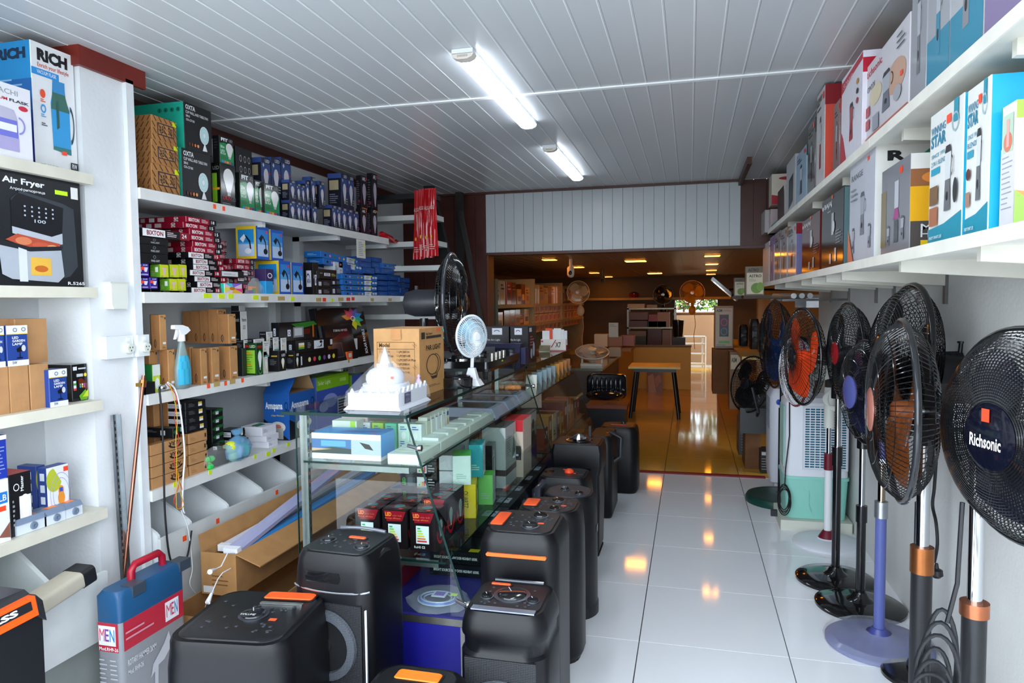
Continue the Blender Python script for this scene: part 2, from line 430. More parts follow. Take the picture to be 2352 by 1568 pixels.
# warm panel lights in the back room
WM = emit('lit_warm_panel', '#ff9a28', WARM_E)
def panel(px, py, w_, d_, label, grp):
    q = P(px, py, z=ZB-.01)
    r = empty('panel_light', (q.x, q.y, ZB), label, 'ceiling light', grp)
    b = MB(); b.box(-w_/2-.012, -d_/2-.012, -.008, w_/2+.012, d_/2+.012, 0, '#b9a58a'); b.build('frame', PLAST, r)
    b = MB(); b.box(-w_/2, -d_/2, -.012, w_/2, d_/2, -.0085, '#ffffff'); b.build('diffuser', WM, r)
for k, (px, py, wd) in enumerate([(1262,597,.16),(1328,614,.16),(1365,627,.16),(1397,636,.16)]):
    panel(px, py, wd, .16, ['warm square panel light nearest the left shelves', 'warm panel light just behind the white security camera', 'warm panel light third back along the left side', 'warm panel light farthest back on the left'][k], 'warm panel lights on the left')
for k, (px, py, wd) in enumerate([(1636,588,.17),(1635,607,.17),(1634,621,.17),(1633,630,.17)]):
    panel(px, py, wd, .17, ['warm panel light nearest the doorway in the right row', 'second warm panel light in the right row', 'third warm panel light in the right row', 'warm panel light farthest back in the right row'][k], 'warm panel lights on the right')
for k, (px, py) in enumerate([(1460,600),(1504,628)]):
    panel(px, py, .26, .26, ['large bright warm panel light in the middle, nearer', 'large bright warm panel light in the middle, farther'][k], 'large warm panel lights in the middle')
# ---------------------------------------------------------------- left shelving
SH = [.70, 1.12, 1.56, 2.0]
XF = -2.25
def stickers(root, pts, x):
    """price stickers stuck to the shelf edge: (px, py, w, h, colour)"""
    for (px, py, w_, h_, c) in pts:
        q = P(px, py, x=x); b = MB(); b.box(x, q.y-w_/2, q.z-h_/2, x+.0012, q.y+w_/2, q.z+h_/2, c)
        b.build('price_sticker', CARD, root, loc=(0, 0, 0))
BT = .042
WS = '#d9dcdc'
un = empty('shelving_unit', (XL, 2.6, 0), 'long white built-in shelving bay behind the counter with slanted bins below', 'shelving')
un_o = Vector((XL, 2.6, 0))
def part(mb, name, m=PAINTW, root=None, org=None, smooth=None):
    o = mb.build(name, m, root, smooth=smooth); o.location = -org; return o
ends = [5.05, 5.15, 5.45, 5.0]
for z, ye in zip(SH, ends):
    b = MB(); b.box(XL, 2.492, z-BT, XF-.015, ye, z, WS); part(b, 'shelf_board', root=un, org=un_o)
    b = MB(); b.box(XF-.0149, 2.492, z-BT-.004, XF, ye, z+.001, '#e4e5e2'); part(b, 'edge_strip', root=un, org=un_o)
for y in (3.95, 4.25, 5.1):
    b = MB(); b.box(XL, y, .0, XL+.05, y+.055, 2.0-BT, WS); part(b, 'post', root=un, org=un_o)
for z in (1.12, 1.56, 2.0):
    for y in (3.4, 4.25, 5.0):
        b = MB(); b.box(XL, y, z-BT-.03, XF-.03, y+.03, z-BT, WS); part(b, 'bracket', root=un, org=un_o)
# bins: slanted dividers + front board + sloping bottom
XFB = -2.22
b = MB(); b.box(XFB-.018, 2.495, .06, XFB, 3.62, .49, WS); part(b, 'front_board', root=un, org=un_o)
b = MB(); b.box(XFB-.018, 3.623, .06, XFB, 5.0, .49, WS); part(b, 'front_board', root=un, org=un_o)
b = MB(); b.hexa([(XL,2.495,.30),(XFB-.02,2.495,.22),(XFB-.02,5.0,.22),(XL,5.0,.30)], [(XL,2.495,.32),(XFB-.02,2.495,.24),(XFB-.02,5.0,.24),(XL,5.0,.32)], WS); part(b, 'bin_floor', root=un, org=un_o)
for px, py in ((450,1215),(527,1135),(595,1082),(652,1098-60)):
    pass
for y in (2.50, 2.70, 2.97, 3.26, 3.6, 3.95, 4.3, 4.65):
    b = MB(); pts = [(XL, .3), (XFB-.02, .24), (XFB-.02, .50), (XFB-.035, .515), (XL+.12, .655), (XL, .655)]
    M_ = Matrix(((1,0,0,0),(0,0,-1,y+.016),(0,1,0,0),(0,0,0,1)))
    b.prism(pts, .016, '#e2e6e8', M_); part(b, 'bin_divider', root=un, org=un_o)
O_, Yl, Rd, Bf = '#ff5a2e', '#d9ee22', '#e8402a', '#b9a064'
st = MB
def edge_st(lst):
    for (px, py, c, w_) in lst:
        q = P(px, py, x=XF+.001); b = MB(); b.box(XF, q.y-w_/2, q.z-.011, XF+.0015, q.y+w_/2, q.z+.011, c); part(b, 'price_sticker', CARD, root=un, org=un_o)
edge_st([(493,474,O_,.02),(514,479,O_,.02),(472,679,Yl,.03),(481,679,Yl,.03),(509,680,Yl,.045),(530,680,Yl,.04),(587,683,Yl,.05),(608,685,Bf,.07),(646,685,Bf,.07),(672,686,Yl,.04),
         (732,688,Bf,.06),(745,688,Rd,.04),(763,689,Yl,.03),(783,687,Bf,.07),(800,687,Rd,.05),(811,686,Rd,.04),(855,688,Bf,.05),(896,688,Bf,.06),
         (479,886,O_,.022),(498,882,Bf,.045),(518,880,O_,.02),(534,876,Bf,.045),(557,873,O_,.02),(801,829,Bf,.02),
         (483,1084,Yl,.02),(586,1048,Yl,.02),(616,1042,Yl,.035),(629,1034,Yl,.03),(662,1020,Yl,.03),(402,1112,Yl,.02)])
for (px, py, c) in [(424,1236,O_),(500,1196,O_),(636,1130,O_),(684,1108,Yl)]:
    q = P(px, py, x=XFB+.001); b = MB(); b.box(XFB, q.y-.012, q.z-.012, XFB+.0015, q.y+.012, q.z+.012, c); part(b, 'price_sticker', CARD, root=un, org=un_o)
# front-left bay
u2_o = Vector((-2.53, .9, 0))
u2 = empty('shelving_unit', u2_o, 'short white shelving bay left of the pillar, nearest the street', 'shelving')
m = MB(); m.box(-2.60, .5, 0, -2.53, 2.24, ZC, '#c3c7ca'); struct(m, 'wall_left_recess', PLASTER)
XF2 = -2.235
for z in (.705, 1.135, 1.575, 2.01):
    b = MB(); b.box(-2.53, .7, z-.04, XF2, 2.238, z, '#dcd8c8'); part(b, 'shelf_board', root=u2, org=u2_o)
XK = -2.14
b = MB(); b.box(XK-.016, .9, .25, XK, 2.13, .50, WS); part(b, 'front_board', root=u2, org=u2_o)
b = MB(); b.box(-2.28, 2.00, .0, -2.26, 2.12, .48, WS); part(b, 'side_board', root=u2, org=u2_o)
b = MB(); b.box(-2.5, .9, .0, -2.2, 2.2, .24, '#9aa09d'); part(b, 'plinth', root=u2, org=u2_o)
for y in (1.62, 1.95):
    b = MB(); pts = [(-2.53, .25), (XK-.02, .25), (XK-.02, .46), (-2.42, .66), (-2.53, .66)]
    b.prism(pts, .018, '#d5dcda', Matrix(((1,0,0,0),(0,0,-1,y+.018),(0,1,0,0),(0,0,0,1)))); part(b, 'bin_divider', root=u2, org=u2_o)
# ---------------------------------------------------------------- right wall shelves
def wall_shelf(z, ya, yb, xf, brs, label):
    o_ = Vector((XR, ya, z)); r = empty('wall_shelf', o_, label, 'shelf', 'white shelves on the right wall')
    L = yb - ya; k = 3
    for i in range(k):
        a0 = ya + L*i/k; a1 = ya + L*(i+1)/k - .004
        b = MB(); b.box(xf, a0, z-.022, XR, a1, z, '#e2e0d6'); part(b, 'shelf_board', root=r, org=o_)
        b = MB(); b.box(xf-.006, a0, z-.03, xf-.0002, a1, z+.001, '#eae7dc'); part(b, 'edge_strip', root=r, org=o_)
    for y in brs:
        b = MB()
        b.prism([(xf+.04, z-.055), (xf+.04, z-.022), (XR-.012, z-.022), (XR-.012, z-.085)], .022, '#dad8ce', Matrix(((1,0,0,0),(0,0,-1,y+.022),(0,1,0,0),(0,0,0,1))))
        part(b, 'bracket', root=r, org=o_)
        b = MB(); b.box(XR-.012, y-.002, z-.16, XR, y+.026, z-.023, '#8e8f8f'); part(b, 'bracket_rail', METAL, root=r, org=o_)
    return r
ZR1 = 1.635; ZR2 = 2.03; XS = .58
wall_shelf(ZR1, 1.0, 6.0, XS, (1.75, 2.35, 3.2, 3.55, 3.95, 4.3, 5.0, 5.6), 'lower white bracket shelf on the right wall holding blender boxes')
wall_shelf(ZR2, 1.0, 5.7, XS-.0, (1.6, 2.35, 3.2, 3.95, 4.9), 'upper white bracket shelf on the right wall, close under the ceiling')
# ---------------------------------------------------------------- print styles
K_, W_ = '#121215', '#eceef0'
ORD = ['first', 'second', 'third', 'fourth', 'fifth', 'sixth', 'seventh', 'eighth', 'ninth', 'tenth', 'eleventh', 'twelfth', 'thirteenth', 'fourteenth']
def red_tag(on_, a=.8, b=.9, s=.06, c='#ff4a2a'): on_.r(a, b, a+s, b+s*.7, c)
def fan_pic(p, a, b, ra, rb, c='#bfe4e6'):
    p.e(a, b, ra, rb, '#dfe9ec'); p.e(a, b, ra*.88, rb*.88, c); p.ring(a, b, ra*.6, rb*.6, .12, '#e8f0f2'); p.e(a, b, ra*.25, rb*.25, '#f4f6f7')
    p.p([(a-ra*.12, b-rb), (a+ra*.12, b-rb), (a+ra*.55, b-rb*1.7), (a-ra*.5, b-rb*1.75)], '#eef2f4')
def st_abc(on, w, d, h):
    for k, sd in ((0, 'L'), (1, 'F'), (2, 'T')):
        p = on(sd); rr = random.Random(3 + k); s_ = -1 if sd == 'F' else 1
        for i in range(5):
            for j in range(4):
                a = i*.2 + .05*(j % 2) + .01; b = j*.25 + .03
                L = .13; dy = .2 * s_
                pts = [(a, b + (0 if s_ > 0 else .2)), (a+.022, b + (0 if s_ > 0 else .2) - .03*s_), (a+L, b + (0 if s_ > 0 else .2) + dy - .03*s_), (a+L-.022, b + (0 if s_ > 0 else .2) + dy)]
                p.p([(min(max(x, 0), 1), min(max(y, 0), 1)) for x, y in pts], '#5b3a1c')
    p = on('F'); p.r(.22, .26, .88, .76, '#2a2a44'); p.r(.25, .30, .85, .72, '#b98552'); p.t(.30, .36, .82, .66, 'ABC : 500', '#1d1a1e')
    p.r(.82, .78, .98, .96, Yl)
def st_oxta(on, w, d, h):
    p = on('F'); p.t(.06, .86, .40, .96, 'OXTA', W_, .03); p.t(.06, .77, .86, .83, 'CLIP WALL AND TABLE FAN', W_); p.t(.06, .69, .2, .74, '3IN1', W_); p.t(.06, .61, .36, .66, 'OX-CF181', W_)
    fan_pic(p, .70, .40, .17, .2)
    for k, c in enumerate(('#5a3020', '#8b3a20', '#e08040', '#e8a070')): p.e(.15 + .1*k, .12, .035, .035, c)
    p = on('L')
    for k in range(4): p.ring(.56 + .115*k, .84, .035, .045, .25, '#12453f'); p.e(.56 + .115*k, .84, .015, .025, '#12453f')
def st_fit(watt):
    def f(on, w, d, h):
        p = on('F'); p.t(.12, .83, .60, .95, 'FIT', W_, .05); p.t(.68, .86, .92, .95, 'LED', '#9aa0a4')
        p.p([(0, .72), (.35, .78), (1, .66), (1, 0), (0, 0)], '#0f8a4a'); p.t(.06, .56, .34, .66, watt, W_); p.t(.05, .42, .36, .50, 'LED', W_); p.t(.05, .33, .40, .40, 'BULB', W_)
        p.bulb(.68, .5, .25, .3); p.lines(.05, .16, .5, .27, 3, '#4e5d55')
        for k, c in enumerate(('#3a8fe0', '#e07060', '#e8a03a', '#c03a60', '#3a4a90')): p.r(.1+.17*k, .02, .24+.17*k, .1, c)
        p = on('L'); p.lines(.2, .5, .8, .9, 4, '#3a3c40')
    return f
def st_bigbulb(on, w, d, h):
    p = on('F'); p.bulb(.52, .58, .34, .32); p.t(.1, .16, .62, .25, 'ORIN', '#b5122a'); p.t(.66, .16, .95, .25, 'LED', '#55585c'); p.lines(.05, .04, .95, .1, 2, '#8a8c90')
    p = on('L'); p.t(.2, .84, .9, .92, 'LED', '#777b80'); p.r(.1, .1, .62, .76, '#7fb62a'); p.r(.1, .38, .9, .43, '#e89a20')
def st_icons(on, w, d, h):
    p = on('F')
    for i in range(3):
        for j in range(2): p.ring(.28+.25*i, .84-.16*j, .07, .05, .25, '#c8cacc')
    p.lines(.15, .28, .7, .45, 4, '#55585c')
def st_blue_bulb(on, w, d, h):
    p = on('F'); p.r(0, .5, 1, .86, '#2d4a86'); p.r(0, .3, 1, .5, '#233560'); p.t(.42, .89, .9, .97, 'LED', W_); p.bulb(.5, .42, .26, .3, '#d9d5dc'); p.p([(.12, .8), (.22, .86), (.32, .8), (.22, .74)], '#c8ccda')
    p.r(.72, .58, .98, .61, '#c02a3a')
    for k in range(3): p.r(.68, .12+.07*k, .94, .15+.07*k, '#8fa89a')
    p = on('L'); p.r(0, .86, 1, 1, '#3a5296'); p.r(.12, .52, .8, .8, '#b9aa88'); p.lines(.12, .12, .8, .42, 5, '#8a8ea0')
def st_afl(on, w, d, h):
    p = on('F'); p.t(.2, .86, .75, .96, 'AFL', W_, .03); p.e(.5, .55, .3, .22, '#b9b2c4'); p.p([(.25, .42), (.44, .14), (.56, .14), (.75, .42)], '#b9b2c4'); p.r(.78, .9, .95, .97, '#e03040')
    p.r(.05, .0, .95, .03, '#b08a3a')
    p = on('L'); p.lines(.15, .1, .7, .85, 12, '#6a6470'); p.r(.4, .18, .75, .26, '#8a2a50')
def st_bixton(red, num='18'):
    def f(on, w, d, h):
        p = on('F')
        if red:
            p.r(.76, 0, 1, 1, '#1c1518'); p.t(.08, .2, .42, .82, 'BIXTON', '#f0e6e8', .03)
        else:
            p.r(.0, .04, .46, .96, '#f2f2f4'); p.t(.08, .2, .42, .8, 'BIXTON', '#8e1428', .03); p.r(.78, 0, 1, 1, '#8a1428')
        p.lines(.5, .2, .72, .85, 3, '#d8c8cc'); p.t(.82, .25, .93, .8, num, W_)
        p = on('L'); p.r(.16, .15, .24, .85, '#b8a8a4'); p.r(.32, .15, .42, .85, '#d8d0d0'); p.r(.48, .15, .60, .85, '#c8b0b0'); p.t(.78, .1, .86, .9, 'SMD', '#e0d8d8', 0.01, 90)
    return f
def st_panel(on, w, d, h):
    p = on('F'); p.t(.38, .18, .68, .4, 'PANEL LIGHT', '#c8cacc'); p.ring(.5, .68, .05, .16, .3, '#8a8c90')
def st_gu_purple(on, w, d, h):
    p = on('F'); p.t(.3, .82, .8, .92, 'LED LAMP', W_); p.p([(.3, .7), (.85, .7), (.7, .35), (.45, .35)], '#dfe0ea'); p.r(.1, .1, .85, .2, '#b8b0d8'); p.r(.05, .5, .4, .74, '#ff4a2a')
def st_gu_green(on, w, d, h):
    p = on('F'); p.r(0, 0, 1, .95, '#c8d022'); p.p([(.2, .75), (.8, .75), (.62, .4), (.6, .15), (.4, .15), (.38, .4)], '#d8b8ae'); p.lines(.1, .05, .4, .12, 2, '#3a6a1a')
    p = on('L'); p.r(0, 0, 1, .95, '#5f9a24'); p.r(.5, .4, .8, .8, '#e6ebe6'); p.lines(.1, .1, .5, .5, 3, '#8fb878')
def st_desklamp(on, w, d, h):
    for sd, bodyc in (('F', '#1b2350'), ('L', '#1b2350')):
        p = on(sd)
        if sd == 'L': p.r(.0, .0, 1, 1, '#e8c51e')
        p.r(.1, .08, .9, .9, '#5aa9e6'); p.r(.1, .08, .9, .45, '#b8cfee'); p.r(.1, .5, .9, .9, '#1f8ad0') if sd == 'L' else p.r(.1, .6, .9, .9, '#2d86d6')
        c = '#e8ecf4' if sd == 'L' else '#11131e'
        p.p([(.2, .62), (.42, .76), (.5, .66), (.36, .5)], c); p.p([(.46, .7), (.52, .72), (.72, .55), (.76, .3), (.7, .28), (.66, .5)], '#11131e'); p.e(.68 if sd == 'F' else .6, .24, .16, .09, c)
        if sd == 'F': p.r(.72, .8, .84, .88, '#e8304a')
def st_akra(fl=1):
    def f(on, w, d, h):
        p = on('L'); p.r(.3, .25, .82, .75, '#e8e8ee'); p.ring(.5, .46, .2, .2, .22, '#2a2a80', t0=.3, t1=2.6); p.t(.36, .36, .76, .5, 'AKRA', '#2a2a80', .02)
        p = on('F'); p.r(.28, .3, .62, .62, '#e8e8ee'); p.ring(.45, .44, .14, .14, .25, '#2a2a80', t0=.3, t1=2.6); p.t(.33, .36, .58, .48, 'AKRA', '#2a2a80', .02); p.lines(.68, .3, .95, .6, 3, '#c8c060'); p.t(.05, .5, .2, .62, '50W', '#c8cacc')
    return f
def st_blue_panel(on, w, d, h):
    p = on('F'); 
    for k, c in enumerate(('#101830', '#e08ab0', '#2a8a4a', '#e07040', '#e8d050')): p.e(.1+.12*k*.9, .5, .022, .2, c)
    p.r(.60, .08, .80, .96, '#dfe6ee'); p.t(.65, .5, .75, .8, 'LED', '#3a4a60'); p.lines(.63, .15, .78, .35, 1, '#3a6ab0'); p.r(.84, .4, .90, .75, '#dfe6f4'); p.e(.95, .6, .035, .22, '#dfe6f4'); p.r(.76, .7, .82, 1, Yl)
    p = on('L'); p.lines(.2, .3, .8, .7, 2, '#7ab8e8')
def st_plainblue(on, w, d, h):
    p = on('F'); p.lines(.2, .3, .7, .6, 2, '#4a86c8')
def st_brown_akra(on, w, d, h):
    p = on('F'); p.ring(.35, .92, .22, .04, .35, '#2e241c', t0=0, t1=2.8); p.e(.8, .9, .09, .035, '#4a3826'); p.r(.35, .16, .8, .22, '#e8ecf0'); p.lines(.25, .03, .8, .1, 3, '#7a5838')
    p = on('L'); p.lines(.2, .45, .5, .88, 9, '#8a6644', .3); p.ring(.5, .18, .16, .13, .3, '#1c1612', t0=1.6, t1=4.6); p.t(.44, .1, .6, .26, 'AKRA', '#241c16', 0, 90)
def st_flatbrown(on, w, d, h):
    p = on('F'); p.ring(.68, .6, .2, .45, .3, '#1c1612', t0=3.3, t1=6.1); p.t(.5, .45, .82, .85, 'AKRA', '#1c1612', .02, 180)
def st_blackflat(on, w, d, h):
    p = on('L'); p.r(.3, .2, .85, .8, '#dcdce2'); p.lines(.35, .3, .8, .7, 2, '#5a5a66', .3)
    p = on('F'); p.lines(.15, .25, .45, .8, 3, '#6a6c72', .3); p.r(.62, .2, .80, .8, '#e8ecea'); p.r(.62, .5, .8, .8, '#d8b84a')
def st_greenblack(on, w, d, h):
    p = on('F'); p.p([(0, .6), (.5, 1), (1, 1), (1, .7), (.3, .3)], '#1f5a2a'); p.r(.35, .3, .6, .7, '#dfe2ea'); p.ring(.47, .5, .09, .16, .3, '#2a2a80', t0=.3, t1=2.6)
    p = on('L'); p.lines(.1, .5, .5, .8, 2, '#6a6c72'); p.r(.6, .25, .75, .75, '#d0d6d8')
def st_rgb(on, w, d, h):
    p = on('L')
    on('F')
def st_orin(on, w, d, h):
    p = on('L'); p.t(.06, .86, .6, .94, 'ORIN', '#c8182a', .03); p.t(.64, .86, .95, .94, 'LED', '#c8e0b0', .02); p.r(.1, .06, .92, .78, '#8fc63a'); p.lines(.14, .1, .84, .74, 9, '#5d8c22', .35); p.r(.14, .66, .7, .71, '#e89a20'); p.r(.14, .3, .7, .34, '#e89a20')
    p = on('F'); p.t(.1, .84, .9, .92, 'ORIN', '#c8182a', .03); p.bulb(.5, .45, .28, .3, '#f0f2f4'); p.ring(.5, .4, .42, .38, .08, '#3fae4a')
def st_pana(on, w, d, h):
    p = on('F'); p.t(.15, .84, .85, .9, 'Panasonic', '#2a2c30'); p.t(.3, .72, .7, .78, 'LED', '#5a5c60'); p.bulb(.62, .4, .2, .26, '#dcdcd8'); p.r(.1, .04, .9, .1, '#2a8a86'); p.e(.25, .5, .1, .05, '#d8b83a')
    p = on('L'); p.t(.15, .84, .85, .9, 'Panasonic', '#c8cacc'); p.lines(.2, .2, .8, .7, 5, '#7a7c80')
def st_longblack(kind):
    def f(on, w, d, h):
        p = on('F')
        if kind == 0:
            p.r(.08, .3, .22, .8, '#e8e8dc'); p.r(.08, .3, .22, .45, '#4aa04a'); p.r(.08, .45, .22, .6, '#e8c83a'); p.lines(.3, .3, .4, .8, 4, '#8a8c90'); p.r(.47, .2, .73, .88, '#e4e6ee'); p.p([(.52, .3), (.68, .34), (.68, .7), (.64, .4)], '#20222a'); p.e(.66, .74, .04, .12, '#20222a'); p.r(.92, .4, .98, .85, '#dfe2ea')
        elif kind == 1:
            for k, c in enumerate(('#e8dc9a', '#e04a5a', '#6ac05a', '#6a4a90', '#d8dce0', '#e8d83a')): p.e(.22+.13*k, .5, .035, .17, c)
            p.r(.0, .2, .03, .8, '#dfe2ea')
        else:
            p.p([(.3, .9), (.9, 1), (1, .8), (.5, .6)], '#2f7a2a'); p.r(.35, .15, .62, .72, '#8a8c8e'); p.r(.38, .25, .58, .65, '#c8ccd0'); p.r(.62, .3, .8, .6, '#5a1f16'); p.r(.86, .1, .9, .8, '#c86a1a'); p.r(.2, .25, .28, .6, '#dfe2ea'); p.ring(.24, .42, .03, .1, .3, '#2a2a80')
        p = on('L'); p.r(.3, .3, .6, .7, '#dfe2ea'); p.ring(.45, .5, .1, .14, .3, '#2a2a80')
    return f
def st_smallbulbs(on, w, d, h):
    p = on('F'); p.t(.4, .72, .9, .84, 'LED', W_, .02); p.bulb(.55, .38, .22, .26, '#f0eee0', '#e8d83a')
    p = on('L'); p.lines(.15, .3, .8, .6, 4, '#6a6c70'); p.r(.3, .72, .85, .78, '#c8a83a')
def st_white(on, w, d, h):
    p = on('F'); p.lines(.1, .3, .4, .7, 3, '#9a9ca6', .4)
    p = on('T'); p.p([(.1, .3), (.7, .3), (.9, .7), (.3, .7)], '#1f7a52'); p.r(.15, .5, .35, .62, '#3a3f44')
    p = on('L'); p.r(.1, .2, .2, .7, '#4a4c54')
def st_annu(on, w, d, h):
    for sd in 'FL':
        p = on(sd); p.t(.08, .62, .75, .82, 'Annupama', W_, .03); p.t(.3, .50, .8, .55, 'A Super Wick Stove', '#d8c86a'); p.p([(0, .45), (1, 0), (0, 0)], '#10131f'); p.e(.55, .28, .3, .12, '#d8d4ce'); p.e(.55, .28, .14, .06, '#c8786a')
        p.r(.34, .02, .76, .26, '#bab4ac'); p.ring(.9, .74, .07, .09, .3, '#102a60')
def st_solar(on, w, d, h):
    p = on('F'); p.r(0, .74, 1, 1, '#7fb81e'); p.t(.05, .82, .42, .92, 'Solar Light', '#d8ecb0'); p.r(0, 0, 1, .73, '#3a56b0'); p.e(.4, .5, .22, .14, '#8a9cd4'); p.e(.2, .4, .14, .1, '#a0b0dc')
    p.r(.62, .12, .92, .5, '#e8ecf2')
    for k in range(6): p.r(.64, .15+.055*k, .9, .19+.055*k, '#26324a')
    p.r(.7, .83, .9, .9, '#a8d060')
def st_solarw(on, w, d, h):
    p = on('F'); p.t(.25, .72, .85, .86, 'SOLAR PANELS', '#2a2c30', .03)
def st_leaf(on, w, d, h):
    p = on('F')
    cols_ = ['#f08a1a', '#e8304a', '#c8206a', '#5a3ab0', '#2a86d0', '#2ab0a0', '#8ac83a', '#e8d82a']
    for k, c in enumerate(cols_):
        a_ = 2.9 - k*.62; cx_, cy_ = .72, .78; r_ = .24
        ux, uy = math.cos(a_), math.sin(a_)
        p.p([(cx_, cy_), (cx_+ux*r_*.5-uy*.06, cy_+(uy*r_*.5+ux*.06)), (cx_+ux*r_, cy_+uy*r_), (cx_+ux*r_*.5+uy*.06, cy_+(uy*r_*.5-ux*.06))], c)
    p.ring(.72, .78, .05, .05, .3, W_)
    p.r(.42, .3, .6, .62, '#dfe2ea'); p.ring(.5, .46, .08, .13, .25, '#2a2a80', t0=1.7, t1=4.5); p.t(.46, .34, .56, .58, 'AKRA', '#2a2a80', .02, -90)
    p.t(.86, .05, .92, .55, 'SOLAR PANELS', W_, .02, 90)
def st_garden(on, w, d, h):
    p = on('F'); p.r(0, .8, 1, 1, '#e8ecf2'); p.r(0, .78, 1, .8, '#e8c83a'); p.r(0, .0, 1, .14, '#e8ecf2'); p.t(.25, .67, .55, .73, 'LED', W_, .02); p.t(.25, .59, .85, .65, 'GARDEN', W_, .02); p.t(.25, .51, .72, .57, 'LAMP', W_, .02)
    p.p([(.42, .42), (.7, .5), (.74, .36), (.46, .34)], '#10121c'); p.e(.76, .43, .1, .08, '#c8ccd4'); p.r(.56, .2, .6, .36, '#10121c'); p.r(.42, .18, .7, .21, '#10121c'); p.t(.2, .05, .42, .12, '5W', '#2a3c70'); p.ring(.38, .89, .1, .05, .3, '#4a5a80'); p.ring(.78, .9, .1, .05, .3, '#4a4a50')
def st_rgbflood(on, w, d, h):
    p = on('F'); p.r(.1, .84, .34, .94, '#dfe2ea'); p.r(.42, .86, .9, .9, '#c8cacc'); p.r(.3, .66, .7, .74, '#c8cacc'); p.e(.84, .7, .09, .05, '#e8c82a'); p.p([(.4, .6), (.6, .62), (.95, .45), (.9, .3), (.4, .4)], '#6a2a16')
    p.p([(.4, .14), (.8, .3), (.98, .18), (.9, .02), (.5, .02)], '#6fae2a'); p.p([(.6, .1), (.98, .3), (.98, .1)], '#c8d82a')
    for k, c in enumerate(('#40a0e0', '#e0c040', '#e06090', '#60c060', '#e8e8e8', '#a060d0')): p.r(.45+.08*(k % 3)*1.6, .36+.06*(k//3), .53+.08*(k % 3)*1.6, .41+.06*(k//3), c)
    p.r(.05, .3, .22, .56, '#e8ecea'); p.r(.05, .3, .22, .36, '#e0403a'); p.r(.05, .44, .22, .5, '#4aa04a')
def st_master(on, w, d, h):
    p = on('F'); p.r(.42, .12, .95, .62, '#e8e6ea'); p.bulb(.68, .4, .24, .24, '#f6f6f8', '#3a2a2a'); p.r(.6, .14, .78, .2, '#c83020'); p.ring(.3, .78, .13, .06, .25, W_); p.t(.48, .7, .62, .95, 'Master', W_, .02, 90); p.lines(.1, .15, .2, .6, 6, '#9a9ca0', .5)
def st_tester(on, w, d, h):
    p = on('F'); p.e(.3, .75, .35, .22, '#b8c03a', t0=PI*.5, t1=PI*2); p.r(0, .0, .0001, .0001, '#b8c03a'); p.ring(.6, .45, .5, .42, .03, '#a0a4d0'); p.ring(.6, .45, .38, .32, .04, '#a0a4d0'); p.e(.6, .38, .16, .13, '#e8963a'); p.e(.6, .52, .13, .1, '#e8963a'); p.r(.52, .5, .68, .58, '#3a5ac0'); p.e(.9, .05, .22, .12, '#3ab07a', t0=0, t1=PI); p.r(.74, .87, .96, .96, '#ff4a2a'); p.lines(.1, .02, .45, .1, 3, '#4a4a8a', .4)
    p = on('L')
    for k in range(4): p.r(.3, .1+.22*k, .75, .24+.22*k, '#dfe6f0')
def st_airfryer(on, w, d, h):
    p = on('F'); p.t(.30, .88, .66, .95, 'Air Fryer', W_, .03); p.t(.36, .835, .66, .865, '\u0410\u044d\u0440\u043e\u0444\u0440\u0438\u0442\u044e\u0440\u043d\u0438\u0446\u0430', W_); p.r(0, .82, .16, 1, '#e8b81e'); p.r(.02, .9, .14, .92, W_); p.r(.75, .86, .87, .9, '#c8f02a'); p.r(.9, .84, .97, .95, '#e8e8e4')
    p.p([(.36, .5), (.36, .76), (.44, .84), (.82, .78), (.92, .74), (.94, .2), (.86, .1), (.8, .08)], '#3a3f46')
    p.p([(.36, .52), (.36, .74), (.42, .82), (.82, .74), (.8, .5), (.7, .46)], '#17191e'); p.p([(.36, .46), (.36, .52), (.7, .46), (.8, .5), (.8, .4), (.72, .38)], '#b8bec8')
    p.p([(.3, .4), (.4, .46), (.78, .4), (.74, .32), (.5, .34)], '#b8503a'); p.e(.45, .4, .07, .035, '#d8805a'); p.e(.6, .37, .08, .03, '#c85a40'); p.e(.7, .36, .05, .025, '#e0a070')
    p.p([(.24, .36), (.26, .1), (.34, .06), (.74, .04), (.8, .1), (.78, .34), (.5, .32)], '#aeb4be'); p.p([(.24, .4), (.24, .35), (.5, .31), (.78, .34), (.8, .38), (.5, .35)], '#23262b'); p.p([(.40, .34), (.40, .04), (.47, .04), (.47, .32)], '#d8dce2')
    p.r(.5, .1, .68, .26, '#e8b84a'); p.e(.59, .16, .06, .03, '#c86a2a')
    for i in range(5):
        for j in range(3): p.r(.46+.06*i, .62+.04*j, .475+.06*i, .635+.04*j, '#b8c0d0')
    p.t(.54, .57, .64, .6, '100', '#c8d0e0'); p.t(.82, .02, .985, .05, 'R.5265', W_, .02); p.ring(.18, .5, .07, .06, .1, '#b0b8c8'); p.e(.18, .5, .06, .05, '#8a92a0'); p.p([(.06, .6), (.14, .64), (.08, .72), (.05, .7)], '#4a5568'); p.lines(.02, .1, .18, .3, 4, '#8a8e98', .25)
